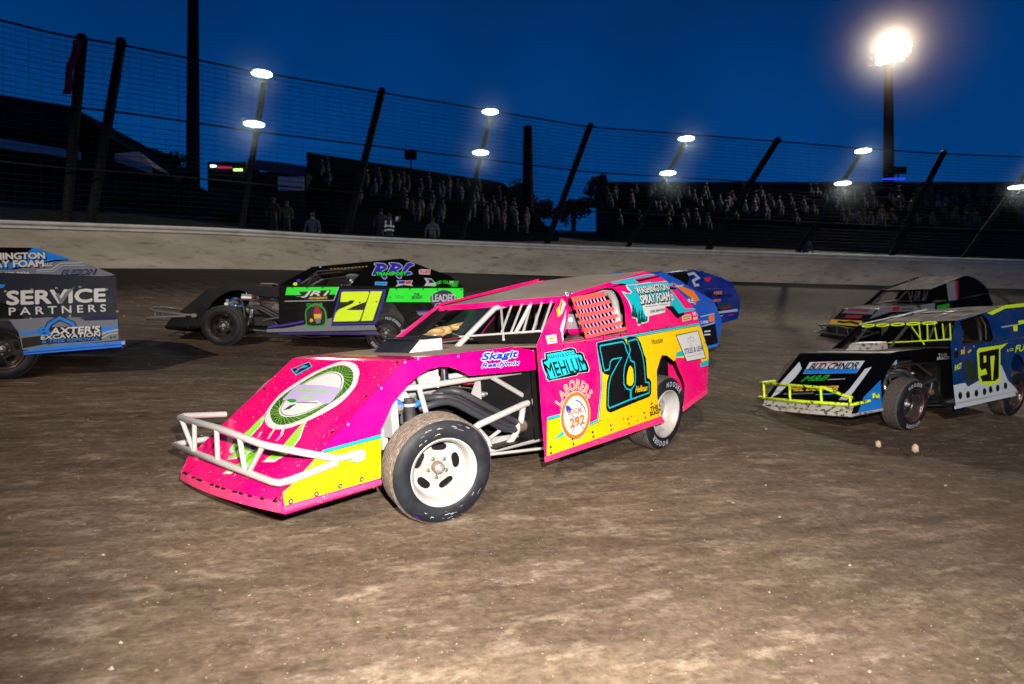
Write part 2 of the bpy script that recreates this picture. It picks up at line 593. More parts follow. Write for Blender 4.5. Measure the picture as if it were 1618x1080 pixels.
DECALS = {
 'pink': [
  ('p','livery_decal','door','yellow',1,[(1.75,.413),(1.597,.416),(1.243,.287),(1.123,.309),(1.05,.551),(1.053,.696),(1.087,.925),(.64,.939),(-.65,.965),(-.804,.695),(-.804,.601),(-.655,.593),(-.632,.636),(-.162,.682),(-.115,.657),(.006,.72),(.105,.734),(.198,.599),(.21,.364),(.154,.185),(1.777,.152)]),
  ('s','livery_decal','door','cyan',2,.02,0,[(1.243,.298),(1.128,.31),(1.056,.552),(1.051,.665),(1.085,.919),(.891,.93),(.64,.939),(.052,.957),(-.642,.973)]),
  ('s','livery_decal','door','navy',3,.004,0,[(1.231,.282),(1.109,.296),(1.035,.549),(1.033,.663),(1.071,.909)]),
  ('s','livery_decal','door','navy',3,.004,0,[(1.086,.907),(.641,.927),(-.641,.958)]),
  ('s','livery_decal','door','navy',3,.004,0,[(1.75,.413),(1.586,.414)]),
  ('s','livery_decal','door','cyan',2,.02,0,[(1.747,.425),(1.585,.426)]),
  ('p','livery_decal','door','cyan',2,[(1.702,.254),(1.576,.303),(1.559,.272)]),
  ('p','livery_decal','door','cyan',2,[(-.174,.734),(-.328,.741),(-.349,.686),(-.149,.694)]),
  ('p','livery_decal','door','cyan',2,[(-.619,.582),(-.804,.604),(-.791,.549),(-.623,.544)]),
  ('p','number_decal','door','black',3,[(1.081,.925),(.92,.93),(.741,.935),(.695,.924),(.67,.895),(.653,.872),(.661,.929),(.629,.94),(.54,.937),(.483,.915),(.447,.877),(.419,.817),(.403,.772),(.373,.734),(.368,.639),(.368,.559),(.329,.544),(.304,.515),(.313,.414),(.342,.389),(.641,.367),(.948,.342),(.988,.358),(1.008,.388),(1.003,.448),(.99,.533),(.978,.599),(.945,.649),(1.001,.665),(1.039,.693),(1.06,.781),(1.078,.849),(1.088,.902)]),
  ('p','number_decal','door','yellow',4,[(.629,.696),(.589,.663),(.582,.606),(.587,.55),(.614,.525),(.653,.523),(.694,.546),(.69,.598),(.673,.645),(.651,.681)]),
  ('s','number_decal','door','cyan',5,.0125,1,[(1.052,.899),(.725,.906),(.698,.883),(.676,.826),(.644,.788),(.677,.746),(.715,.698),(.737,.624),(.738,.548),(.704,.506),(.649,.491),(.653,.408),(.968,.382),(.983,.405),(.968,.517),(.954,.576),(.92,.639),(.846,.705),(.757,.775),(.887,.774),(.921,.757),(.941,.698),(1.005,.692),(1.021,.731),(1.035,.805),(1.052,.873)]),
  ('s','number_decal','door','cyan',5,.0125,1,[(.638,.903),(.529,.912),(.497,.902),(.481,.865),(.436,.783),(.416,.702),(.407,.629),(.405,.527),(.345,.513),(.346,.425),(.637,.407),(.633,.489),(.573,.527),(.557,.589),(.558,.66),(.565,.717),(.615,.733),(.639,.791),(.617,.827),(.635,.871)]),
  ('t','lettering','door','yellow',6,'Hellman',.02,.3,[(.575,.457),(.385,.449),(.564,.508)]),
  ('t','lettering','door','ink',3,'Hoosier',.01,.1,[(.261,.841),(.062,.847),(.27,.893)]),
  ('t','sponsor_decal','door','ink',3,'THE',.06,0,[(.336,.255),(.207,.262),(.341,.293)]),
  ('t','sponsor_decal','door','ink',3,'SKAGIT',.06,0,[(.348,.215),(.165,.22),(.353,.25)]),
  ('o','sponsor_decal','door','ink',3,(.314,.322),.013),
  ('o','sponsor_decal','door','orange',4,(.313,.337),.009),
  ('p','sponsor_decal','door','ink',3,[(-.16,.897),(-.61,.91),(-.745,.622),(-.34,.627)]),
  ('p','sponsor_decal','door','white',4,[(-.174,.889),(-.598,.904),(-.726,.629),(-.351,.633)]),
  ('t','sponsor_decal','door','inkblue',5,'STILES & LEHR',.02,0,[(-.314,.703),(-.693,.707),(-.311,.754)]),
  ('s','sponsor_decal','door','grey',5,.004,0,[(-.348,.673),(-.663,.678)]),
  ('s','sponsor_decal','door','ink',5,.003,0,[(-.432,.87),(-.445,.764)]),
  ('s','sponsor_decal','door','ink',5,.003,0,[(-.377,.838),(-.438,.859),(-.512,.84)]),
  ('o','sponsor_decal','door','ink',5,(-.39,.814),.006),
  ('o','sponsor_decal','door','ink',5,(-.494,.814),.006),
  ('o','sponsor_decal','door','ink',5,(-.445,.773),.006),
  ('p','sponsor_decal','door','white',3,[(1.78,.86),(1.74,.863),(1.743,.906),(1.557,.91),(1.541,.902),(1.526,.913),(1.417,.918),(1.37,.902),(1.358,.872),(1.308,.874),(1.271,.858),(1.26,.816),(1.233,.795),(1.202,.726),(1.219,.706),(1.355,.711),(1.373,.696),(1.657,.695),(1.715,.694),(1.737,.714),(1.744,.749),(1.764,.784),(1.784,.845)]),
  ('p','sponsor_decal','door','black',4,[(1.771,.859),(1.732,.861),(1.736,.903),(1.556,.907),(1.54,.899),(1.526,.91),(1.42,.914),(1.375,.899),(1.364,.87),(1.316,.872),(1.28,.856),(1.27,.815),(1.243,.796),(1.214,.729),(1.23,.71),(1.361,.715),(1.378,.7),(1.652,.7),(1.708,.698),(1.73,.718),(1.736,.752),(1.755,.785),(1.775,.844)]),
  ('p','sponsor_decal','door','cyanb',5,[(1.757,.839),(1.71,.848),(1.719,.892),(1.558,.897),(1.398,.896),(1.376,.861),(1.306,.848),(1.28,.791),(1.233,.731),(1.364,.727),(1.669,.708),(1.713,.717),(1.724,.739)]),
  ('t','sponsor_decal','door','black',6,'MEHLUM',.015,0,[(1.711,.719),(1.233,.729),(1.758,.826)]),
  ('t','sponsor_decal','door','navy',6,'MARVIN & JOYCE',.0,0,[(1.706,.842),(1.38,.85),(1.713,.881)]),
  ('o','sponsor_decal','door','white',3,(1.413,.393),.189),
  ('o','sponsor_decal','door','orange',4,(1.413,.392),.182),
  ('o','sponsor_decal','door','white',5,(1.413,.395),.151),
  ('a','sponsor_decal','door','white',4,'LABORERS',.055,(1.413,.393),.201,152,30,.075),
  ('a','sponsor_decal','door','orange',5,'LABORERS',.0,(1.413,.393),.201,152,30,.075),
  ('p','sponsor_decal','door','blue',6,[(1.535,.487),(1.502,.486),(1.462,.451),(1.505,.418),(1.53,.453)]),
  ('s','sponsor_decal','door','blue',6,.006,0,[(1.493,.436),(1.322,.275)]),
  ('s','sponsor_decal','door','blue',6,.006,0,[(1.333,.472),(1.473,.27)]),
  ('s','sponsor_decal','door','blue',6,.008,0,[(1.41,.513),(1.363,.494),(1.325,.465),(1.301,.432),(1.291,.398)]),
  ('t','sponsor_decal','door','orange',7,'LOCAL',.03,0,[(1.511,.412),(1.333,.415),(1.508,.449)]),
  ('t','sponsor_decal','door','orange',7,'292',.05,0,[(1.493,.311),(1.312,.318),(1.495,.379)]),
  ('o','bolt','door','bolt',6,(1.735,.213),.011),
  ('o','bolt','door','bolt',6,(1.735,.169),.011),
  ('o','bolt','door','bolt',6,(1.473,.222),.011),
  ('o','bolt','door','bolt',6,(1.464,.183),.011),
  ('o','bolt','door','bolt',6,(1.215,.23),.011),
  ('o','bolt','door','bolt',6,(1.206,.191),.011),
  ('o','bolt','door','bolt',6,(1.211,.229),.01),
  ('o','bolt','door','bolt',6,(1.207,.191),.01),
  ('o','bolt','door','bolt',6,(.962,.239),.01),
  ('o','bolt','door','bolt',6,(.954,.202),.01),
  ('o','bolt','door','bolt',6,(.706,.251),.01),
  ('o','bolt','door','bolt',6,(.693,.208),.01),
  ('o','bolt','door','bolt',6,(.451,.263),.01),
  ('o','bolt','door','bolt',6,(.436,.218),.01),
  ('o','bolt','door','bolt',6,(1.79,.932),.009),
  ('o','bolt','door','bolt',6,(1.523,.939),.009),
  ('o','bolt','door','bolt',6,(1.252,.946),.009),
  ('o','bolt','door','bolt',6,(1.0,.956),.009),
  ('o','bolt','door','bolt',6,(.751,.963),.009),
  ('o','bolt','door','bolt',6,(.491,.97),.009),
  ('o','bolt','door','bolt',6,(.255,.974),.009),
  ('o','bolt','door','bolt',6,(.0,.979),.009),
  ('o','bolt','door','bolt',6,(-.731,.777),.009),
  ('o','bolt','door','bolt',6,(-.698,.499),.009),
  ('p','livery_decal','sail','cyan',1,[(.487,.909),(.253,.936),(-.148,.98),(-.318,.985),(-.281,.968),(.09,.937),(.046,.889),(.261,.876),(.293,.898),(.452,.893)]),
  ('p','livery_decal','sail','black',1,[(.502,.865),(.337,.892),(.264,.884),(.273,.873),(.404,.868),(.468,.859)]),
  ('p','livery_decal','sail','black',1,[(.083,.92),(-.368,.963),(-.381,.953),(.022,.905)]),
  ('p','livery_decal','sail','cyan',1,[(-.439,.867),(-.562,.878),(-.545,.853),(-.455,.845),(-.534,.585),(-.746,.574),(-.706,.558),(-.368,.536),(-.3,.653),(-.317,.666),(-.373,.67),(-.452,.743),(-.427,.807)]),
  ('p','livery_decal','sail','black',2,[(-.463,.834),(-.578,.817),(-.554,.803),(-.441,.803)]),
  ('p','livery_decal','sail','black',1,[(-.195,.624),(-.343,.623),(-.37,.538),(-.482,.543),(-.443,.515),(-.299,.487),(-.271,.519),(-.252,.574)]),
  ('p','sponsor_decal','sail','white',2,[(.278,.873),(.118,.877),(-.141,.895),(-.213,.888),(-.464,.902),(-.454,.87),(-.44,.828),(-.39,.759),(-.452,.743),(-.408,.689),(-.32,.669),(-.282,.626),(-.19,.625),(-.136,.564),(-.01,.552),(.079,.548),(.164,.54),(.219,.487),(.294,.476),(.356,.475),(.396,.456),(.412,.473),(.385,.53),(.438,.542),(.383,.63),(.367,.711),(.384,.782),(.395,.811),(.362,.809),(.327,.792),(.272,.787),(.252,.799),(.287,.83)]),
  ('p','sponsor_decal','sail','cyan',3,[(.267,.868),(.124,.869),(.127,.765),(.179,.676),(.211,.588),(.222,.55),(.183,.538),(.231,.491),(.358,.484),(.39,.467),(.393,.48),(.368,.535),(.42,.547),(.364,.635),(.353,.71),(.379,.788),(.328,.785),(.265,.78),(.235,.802)]),
  ('p','sponsor_decal','sail','cyan',3,[(.119,.869),(-.133,.886),(-.457,.893),(-.434,.828),(-.382,.76),(-.335,.686),(.204,.658),(.122,.765)]),
  ('p','sponsor_decal','sail','darkgreen',4,[(.453,.553),(.379,.617),(.387,.617),(.315,.683),(.351,.615),(.359,.616),(.39,.549)]),
  ('p','sponsor_decal','sail','darkgreen',4,[(.422,.545),(.357,.6),(.364,.6),(.302,.657),(.333,.598),(.34,.599),(.366,.541)]),
  ('p','sponsor_decal','sail','darkgreen',4,[(.415,.479),(.332,.553),(.34,.553),(.259,.629),(.304,.551),(.312,.551),(.352,.474)]),
  ('p','sponsor_decal','sail','darkgreen',4,[(.36,.49),(.282,.557),(.29,.558),(.215,.627),(.256,.556),(.264,.556),(.299,.486)]),
  ('p','sponsor_decal','sail','darkgreen',4,[(.4,.537),(.356,.568),(.362,.569),(.322,.601),(.335,.567),(.342,.567),(.351,.534)]),
  ('p','sponsor_decal','sail','darkgreen',4,[(.319,.488),(.271,.525),(.277,.525),(.232,.564),(.251,.524),(.257,.524),(.273,.484)]),
  ('p','sponsor_decal','sail','darkgreen',4,[(.272,.497),(.239,.52),(.244,.52),(.213,.543),(.222,.519),(.227,.519),(.234,.494)]),
  ('t','sponsor_decal','sail','black',5,'WASHINGTON',.13,0,[(.167,.764),(-.417,.793),(.174,.835)]),
  ('t','sponsor_decal','sail','white',6,'WASHINGTON',.045,0,[(.169,.771),(-.412,.801),(.176,.84)]),
  ('t','sponsor_decal','sail','black',5,'SPRAY FOAM',.13,0,[(.199,.662),(-.336,.68),(.15,.747)]),
  ('t','sponsor_decal','sail','white',6,'SPRAY FOAM',.045,0,[(.202,.668),(-.331,.687),(.152,.752)]),
  ('t','sponsor_decal','sail','black',6,'LLC',.03,0,[(-.347,.699),(-.414,.708),(-.374,.732)]),
  ('s','sponsor_decal','sail','grey',6,.006,0,[(.151,.636),(-.055,.641)]),
  ('s','sponsor_decal','sail','grey',6,.006,0,[(-.083,.642),(-.272,.647)]),
  ('t','sponsor_decal','sail','black',6,'(360) 630-9434',.02,0,[(.129,.562),(-.132,.572),(.106,.597)]),
  ('p','sponsor_decal','sail','tan',2,[(-.4,.507),(-.506,.518),(-.584,.516),(-.532,.457),(-.351,.447)]),
  ('s','sponsor_decal','sail','ink',3,.006,0,[(-.402,.49),(-.556,.499)]),
  ('s','sponsor_decal','sail','ink',3,.006,0,[(-.378,.464),(-.532,.474)]),
  ('t','sponsor_decal','sail','white',2,'W',.04,0,[(-.6,.494),(-.666,.497),(-.633,.534)]),
  ('o','sponsor_decal','sail','orange',2,(-.696,.509),.018),
  ('p','sponsor_decal','sail','tan',2,[(-.59,.477),(-.684,.484),(-.659,.455),(-.568,.448)]),
  ('p','sponsor_decal','sail','yellow',2,[(1.264,.775),(1.252,.762),(1.326,.691),(1.379,.624),(1.414,.613),(1.39,.682),(1.341,.704)]),
  ('p','sponsor_decal','sail','lightgrey',3,[(1.256,.757),(1.239,.728),(1.343,.641),(1.397,.619),(1.352,.673)]),
  ('p','sponsor_decal','sail','ink',3,[(1.326,.704),(1.278,.753),(1.274,.746),(1.375,.643)]),
  ('p','sponsor_decal','sail','white',2,[(1.654,.471),(1.531,.472),(1.56,.403),(1.675,.4)]),
  ('p','sponsor_decal','sail','gold',3,[(1.648,.449),(1.62,.45),(1.613,.457),(1.581,.458),(1.585,.45),(1.556,.45),(1.567,.439),(1.593,.438),(1.6,.43),(1.628,.43),(1.626,.437),(1.654,.436)]),
  ('s','sponsor_decal','sail','grey',3,.006,0,[(1.653,.416),(1.57,.419)]),
  ('o','sponsor_decal','sail','white',2,(1.172,.811),.021),
  ('o','sponsor_decal','sail','blue',3,(1.169,.812),.011),
  ('o','sponsor_decal','sail','ink',2,(1.106,.814),.016),
  ('o','sponsor_decal','sail','lightgrey',3,(1.106,.814),.009),
  ('p','livery_decal','sail','white',2,[(1.268,.681),(1.334,.615),(1.409,.558),(1.456,.512),(1.469,.464),(1.501,.403),(1.473,.422),(1.439,.486),(1.366,.555)]),
  ('c','sponsor_decal','nose','white',1,[(-.172,-2.359),(-.251,-2.295),(-.305,-2.113),(-.19,-1.912),(-.052,-1.806),(.024,-1.77),(.106,-1.761),(.236,-1.785),(.346,-1.843),(.412,-1.904),(.48,-2.011),(.471,-2.165),(.329,-2.311),(.19,-2.395),(.069,-2.419),(-.053,-2.407)]),
  ('c','sponsor_decal','nose','darkgreen2',2,[(-.159,-2.314),(-.223,-2.266),(-.255,-2.166),(-.211,-2.04),(-.096,-1.888),(.031,-1.815),(.128,-1.805),(.239,-1.833),(.334,-1.89),(.418,-1.984),(.423,-2.08),(.374,-2.173),(.288,-2.28),(.178,-2.352),(.075,-2.38),(-.042,-2.367)]),
  ('z','sponsor_decal','nose','lime',3,.003,[(-.159,-2.314),(-.223,-2.266),(-.255,-2.166),(-.211,-2.04),(-.096,-1.888),(.031,-1.815),(.128,-1.805),(.239,-1.833),(.334,-1.89),(.418,-1.984),(.423,-2.08),(.374,-2.173),(.288,-2.28),(.178,-2.352),(.075,-2.38),(-.042,-2.367)],[(-.087,-2.28),(-.138,-2.231),(-.162,-2.122),(-.13,-1.997),(-.013,-1.897),(.075,-1.872),(.187,-1.888),(.283,-1.938),(.356,-2.019),(.362,-2.11),(.301,-2.203),(.197,-2.28),(.076,-2.312),(-.015,-2.308)],40),
  ('c','sponsor_decal','nose','white',4,[(-.087,-2.28),(-.138,-2.231),(-.162,-2.122),(-.13,-1.997),(-.013,-1.897),(.075,-1.872),(.187,-1.888),(.283,-1.938),(.356,-2.019),(.362,-2.11),(.301,-2.203),(.197,-2.28),(.076,-2.312),(-.015,-2.308)]),
  ('cs','sponsor_decal','nose','ink',5,.0045,[(-.075,-2.269),(-.123,-2.223),(-.146,-2.121),(-.115,-2.004),(-.006,-1.91),(.077,-1.886),(.181,-1.902),(.272,-1.948),(.341,-2.024),(.347,-2.11),(.289,-2.197),(.192,-2.27),(.077,-2.3),(-.008,-2.296)]),
  ('p','sponsor_decal','nose','lavender',6,[(-.19,-2.171),(-.2,-2.02),(.13,-2.012),(.373,-2.024),(.391,-2.161),(.337,-2.17),(.22,-2.147),(.101,-2.172),(-.176,-2.176)]),
  ('s','sponsor_decal','nose','lime',7,.013,0,[(-.1,-2.088),(-.121,-2.055)]),
  ('s','sponsor_decal','nose','lime',7,.013,0,[(-.071,-2.087),(-.091,-2.055)]),
  ('s','sponsor_decal','nose','lime',7,.013,0,[(-.042,-2.087),(-.061,-2.056)]),
  ('s','sponsor_decal','nose','lime',7,.013,0,[(-.013,-2.086),(-.031,-2.056)]),
  ('s','sponsor_decal','nose','lime',7,.013,0,[(.015,-2.086),(-.002,-2.056)]),
  ('s','sponsor_decal','nose','lime',7,.013,0,[(.043,-2.085),(.027,-2.056)]),
  ('s','sponsor_decal','nose','lime',7,.013,0,[(.071,-2.085),(.056,-2.056)]),
  ('s','sponsor_decal','nose','lime',7,.013,0,[(.099,-2.084),(.085,-2.056)]),
  ('s','sponsor_decal','nose','lime',7,.013,0,[(.127,-2.084),(.113,-2.057)]),
  ('s','sponsor_decal','nose','lime',7,.013,0,[(.154,-2.083),(.141,-2.057)]),
  ('s','sponsor_decal','nose','lime',7,.013,0,[(.181,-2.083),(.169,-2.057)]),
  ('s','sponsor_decal','nose','lime',7,.013,0,[(.208,-2.083),(.196,-2.057)]),
  ('s','sponsor_decal','nose','lime',7,.013,0,[(.234,-2.082),(.224,-2.057)]),
  ('s','sponsor_decal','nose','lime',7,.013,0,[(.26,-2.082),(.251,-2.057)]),
  ('s','sponsor_decal','nose','lime',7,.013,0,[(.287,-2.081),(.278,-2.057)]),
  ('s','sponsor_decal','nose','lime',7,.011,0,[(.014,-2.149),(-.004,-2.122)]),
  ('s','sponsor_decal','nose','lime',7,.011,0,[(.038,-2.148),(.021,-2.12)]),
  ('s','sponsor_decal','nose','lime',7,.011,0,[(.063,-2.146),(.045,-2.119)]),
  ('s','sponsor_decal','nose','lime',7,.011,0,[(.087,-2.145),(.07,-2.117)]),
  ('s','sponsor_decal','nose','lime',7,.011,0,[(.111,-2.143),(.094,-2.116)]),
  ('s','sponsor_decal','nose','lime',7,.011,0,[(.135,-2.142),(.118,-2.115)]),
  ('s','sponsor_decal','nose','lime',7,.011,0,[(.158,-2.141),(.142,-2.113)]),
  ('c','sponsor_decal','nose','green',6,[(-.127,-2.175),(-.11,-2.16),(-.037,-2.159),(-.002,-2.176),(-.043,-2.191)]),
  ('p','sponsor_decal','nose','darkgreen',6,[(-.052,-2.264),(-.032,-2.217),(.023,-2.194),(.007,-2.245)]),
  ('s','sponsor_decal','nose','ink',6,.006,0,[(.007,-2.182),(.258,-2.169)]),
  ('p','sponsor_decal','nose','white',1,[(-.237,-2.285),(-.245,-2.348),(-.242,-2.448),(-.261,-2.587),(-.237,-2.636),(-.175,-2.665),(-.113,-2.644),(-.132,-2.518),(-.15,-2.401)]),
  ('p','sponsor_decal','nose','limeg',2,[(-.232,-2.319),(-.239,-2.373),(-.237,-2.461),(-.254,-2.572),(-.232,-2.615),(-.178,-2.64),(-.123,-2.622),(-.154,-2.513),(-.156,-2.42)]),
  ('p','sponsor_decal','nose','white',1,[(.295,-2.28),(.292,-2.345),(.298,-2.445),(.322,-2.582),(.26,-2.67),(.379,-2.654),(.446,-2.572),(.415,-2.455),(.336,-2.357)]),
  ('p','sponsor_decal','nose','limeg',2,[(.3,-2.312),(.298,-2.368),(.303,-2.455),(.324,-2.566),(.27,-2.643),(.375,-2.63),(.433,-2.557),(.405,-2.464),(.336,-2.379)]),
  ('p','sponsor_decal','nose','white',1,[(.079,-2.548),(.036,-2.62),(.035,-2.729),(-.037,-2.815),(.051,-2.803),(.113,-2.745),(.129,-2.639)]),
  ('p','sponsor_decal','nose','limeg',2,[(.076,-2.572),(.038,-2.635),(.038,-2.721),(-.025,-2.796),(.052,-2.785),(.106,-2.735),(.12,-2.652)]),
  ('p','sponsor_decal','nose','white',1,[(-.075,-2.547),(-.135,-2.623),(-.144,-2.717),(-.048,-2.692),(.016,-2.605)]),
  ('p','sponsor_decal','nose','limeg',2,[(-.075,-2.563),(-.113,-2.628),(-.136,-2.702),(-.051,-2.681),(.005,-2.614)]),
  ('p','sponsor_decal','nose','white',1,[(.029,-2.687),(-.007,-2.615),(.114,-2.581),(.207,-2.675),(.151,-2.747)]),
  ('p','sponsor_decal','nose','limeg',2,[(.038,-2.678),(.02,-2.624),(.112,-2.596),(.182,-2.67),(.145,-2.731)]),
  ('s','sponsor_decal','nose','white',1,.02,0,[(-.072,-2.457),(-.043,-2.506)]),
  ('s','sponsor_decal','nose','blue',2,.009,0,[(-.072,-2.457),(-.043,-2.506)]),
  ('s','sponsor_decal','nose','white',1,.02,0,[(.055,-2.439),(.084,-2.501)]),
  ('s','sponsor_decal','nose','yellow',2,.009,0,[(.055,-2.439),(.084,-2.501)]),
  ('s','sponsor_decal','nose','white',1,.02,0,[(.188,-2.44),(.195,-2.505)]),
  ('s','sponsor_decal','nose','blue',2,.009,0,[(.188,-2.44),(.195,-2.505)]),
  ('s','sponsor_decal','nose','white',1,.02,0,[(.031,-2.399),(.059,-2.441)]),
  ('s','sponsor_decal','nose','white',2,.009,0,[(.031,-2.399),(.059,-2.441)]),
  ('s','sponsor_decal','nose','white',1,.02,0,[(.134,-2.387),(.179,-2.449)]),
  ('s','sponsor_decal','nose','white',2,.009,0,[(.134,-2.387),(.179,-2.449)]),
  ('p','sponsor_decal','nose','cyan',1,[(-.512,-1.863),(-.367,-1.776),(-.259,-1.824),(-.355,-1.924)]),
  ('p','sponsor_decal','nose','navy',2,[(-.49,-1.865),(-.358,-1.786),(-.278,-1.823),(-.367,-1.911)]),
  ('p','sponsor_decal','nose','cyan',3,[(-.413,-1.891),(-.391,-1.818),(-.363,-1.819),(-.302,-1.826),(-.389,-1.859),(-.375,-1.9)]),
  ('p','sponsor_decal','nose','magenta',4,[(-.434,-1.856),(-.41,-1.834),(-.373,-1.846),(-.404,-1.868)]),
  ('o','bolt','nose','bolt',3,(.678,-2.07),.014),
  ('o','bolt','nose','bolt',3,(.673,-2.373),.014),
  ('o','bolt','nose','bolt',3,(.676,-1.761),.013),
  ('o','bolt','nose','bolt',3,(-.588,-2.085),.013),
  ('o','bolt','nose','bolt',3,(.713,-2.865),.013),
  ('p','livery_decal','side','yellow',1,[(3.463,.494),(3.043,.506),(3.066,.258),(3.702,.253),(3.708,.327),(3.661,.35)]),
  ('p','livery_decal','side','cyan',2,[(3.445,.508),(3.04,.525),(3.043,.504),(3.466,.491)]),
  ('s','livery_decal','side','navy',3,.005,0,[(3.464,.49),(3.043,.503)]),
  ('s','livery_decal','side','navy',3,.004,0,[(3.445,.509),(3.04,.526)]),
  ('o','bolt','side','bolt',4,(3.667,.267),.016),
  ('o','bolt','side','bolt',4,(3.509,.269),.016),
  ('o','bolt','side','bolt',4,(3.353,.277),.016),
  ('o','bolt','side','bolt',4,(3.206,.282),.016),
  ('o','bolt','side','steel',5,(3.667,.267),.009),
  ('o','bolt','side','steel',5,(3.509,.269),.009),
  ('o','bolt','side','steel',5,(3.353,.277),.009),
  ('o','bolt','side','steel',5,(3.206,.282),.009),
  ('o','bolt','side','blue',4,(3.524,.441),.006),
  ('o','bolt','side','blue',4,(3.696,.319),.006),
  ('o','bolt','side','rivet',2,(3.269,.624),.008),
  ('o','bolt','side','rivet',2,(3.016,.804),.008),
  ('o','bolt','side','rivet',2,(2.822,.945),.008),
  ('o','bolt','side','rivet',2,(2.714,.955),.008),
  ('o','bolt','side','rivet',2,(2.365,.938),.008),
  ('o','bolt','side','rivet',2,(1.981,.928),.008),
  ('o','bolt','side','rivet',2,(1.586,.912),.008),
  ('t','sponsor_decal','side','white',1,'Skagit',.16,.25,[(2.144,.874),(1.768,.863),(2.138,.936)]),
  ('t','sponsor_decal','side','white',1,'Readymix',.16,.25,[(2.152,.827),(1.752,.808),(2.143,.865)]),
  ('t','sponsor_decal','side','blue',2,'Skagit',.055,.25,[(2.144,.874),(1.768,.863),(2.138,.936)]),
  ('t','sponsor_decal','side','blue',2,'Readymix',.055,.25,[(2.152,.827),(1.752,.808),(2.143,.865)]),
 ],
 'black': [
  ('p','livery_decal','door','limegreen',1,[(1.667,.922),(.801,.941),(.843,.812),(1.695,.788)]),
  ('s','livery_decal','door','lightgrey',2,.012,0,[(.801,.94),(.886,.71),(1.702,.683)]),
  ('p','sponsor_decal','door','black',2,[(1.469,.846),(.934,.889),(.989,.732),(1.364,.707)]),
  ('t','sponsor_decal','door','white',4,'JR1',.05,.3,[(1.421,.753),(.963,.767),(1.422,.858)]),
  ('t','sponsor_decal','door','yellow',4,'MOTORSPORTS',.03,0,[(1.298,.72),(1.004,.732),(1.294,.755)]),
  ('s','sponsor_decal','door','lightgrey',3,.006,0,[(1.534,.782),(1.459,.836)]),
  ('s','sponsor_decal','door','lightgrey',3,.006,0,[(1.515,.767),(1.421,.772)]),
  ('t','sponsor_decal','door','green',3,'GNOME',.05,0,[(1.334,.585),(1.069,.598),(1.344,.649)]),
  ('c','sponsor_decal','door','green',2,[(1.362,.497),(1.325,.576),(1.174,.655),(1.05,.579),(1.002,.463),(1.028,.268),(1.321,.255),(1.35,.342)]),
  ('c','sponsor_decal','door','ink',3,[(1.343,.488),(1.315,.556),(1.183,.626),(1.069,.559),(1.03,.453),(1.057,.291),(1.303,.281),(1.332,.342)]),
  ('p','sponsor_decal','door','darkred',4,[(1.229,.48),(1.207,.558),(1.184,.64),(1.126,.578),(1.068,.481)]),
  ('p','sponsor_decal','door','tanyellow',4,[(1.22,.47),(1.087,.477),(1.096,.403),(1.206,.392)]),
  ('p','sponsor_decal','door','grey',4,[(1.213,.392),(1.087,.403),(1.114,.315),(1.171,.309)]),
  ('o','sponsor_decal','door','tanyellow',4,(1.256,.363),.03),
  ('p','number_decal','door','royal',1,[(.778,.899),(.003,.911),(.027,.749),(.178,.311),(.928,.284),(.869,.542)]),
  ('p','number_decal','door','ink',2,[(.762,.88),(.028,.895),(.065,.738),(.201,.33),(.909,.312),(.847,.542)]),
  ('p','number_decal','door','acid',3,[(.758,.846),(.729,.86),(.308,.871),(.284,.853),(.339,.695),(.565,.604),(.679,.544),(.387,.548),(.444,.375),(.486,.357),(.89,.345),(.85,.503),(.803,.549),(.565,.663),(.535,.712),(.613,.713),(.651,.685),(.776,.684)]),
  ('p','number_decal','door','acid',3,[(.265,.875),(.066,.878),(.226,.369),(.424,.361)]),
  ('p','livery_decal','door','grey',1,[(1.995,.205),(1.697,.223),(1.397,.28),(1.039,.375),(.91,.409),(.92,.269),(.197,.291),(.154,.207),(1.994,.153)]),
  ('s','livery_decal','door','violet',2,.03,0,[(1.977,.24),(1.697,.277),(1.379,.342)]),
  ('p','livery_decal','door','limegreen',1,[(-.059,.929),(-1.33,.951),(-1.337,.704),(.001,.694)]),
  ('s','livery_decal','door','violet',1,.02,0,[(-.52,.535),(-.992,.554)]),
  ('p','livery_decal','door','grey',1,[(-.53,.519),(-.992,.534),(-.992,.465),(-.56,.47)]),
  ('c','sponsor_decal','door','darkpurple',2,[(-.861,.87),(-.98,.918),(-1.098,.894),(-1.168,.835),(-1.218,.786),(-1.189,.706),(-1.09,.625),(-1.13,.546),(-.992,.475),(-.873,.523),(-.833,.622),(-.774,.7),(-.763,.799)]),
  ('t','sponsor_decal','door','lightgrey',4,'LEADED',.04,0,[(-.79,.71),(-1.198,.724),(-.789,.831)]),
  ('a','sponsor_decal','door','limegreen',4,'SKAGIT COUNTY',.0,(-.99,.763),.27,130,50,.05),
  ('s','sponsor_decal','door','lightgrey',4,.012,0,[(-.941,.683),(-.863,.672),(-.833,.622),(-.883,.583),(-.962,.623),(-.991,.673),(-1.031,.604),(-1.09,.684)]),
  ('t','sponsor_decal','door','ink',3,'SKAGIT',.05,0,[(-.436,.751),(-.613,.758),(-.444,.803)]),
  ('t','sponsor_decal','door','ink',3,'THE',.05,0,[(-.469,.811),(-.567,.814),(-.473,.851)]),
  ('s','sponsor_decal','door','ink',3,.006,0,[(-.157,.807),(-.187,.791),(-.216,.811),(-.264,.788)]),
  ('s','sponsor_decal','door','ink',3,.006,0,[(-.148,.761),(-.206,.782),(-.245,.756),(-.303,.793),(-.294,.753)]),
  ('o','bolt','door','ink',4,(-.066,.774),.014),
  ('o','bolt','door','ink',4,(-.172,.917),.014),
  ('o','bolt','door','ink',4,(-.406,.921),.014),
  ('o','bolt','door','ink',4,(-.635,.924),.014),
  ('o','bolt','door','ink',4,(-.881,.924),.014),
  ('o','bolt','door','ink',4,(-1.296,.927),.014),
  ('o','bolt','door','ink',4,(1.582,.918),.014),
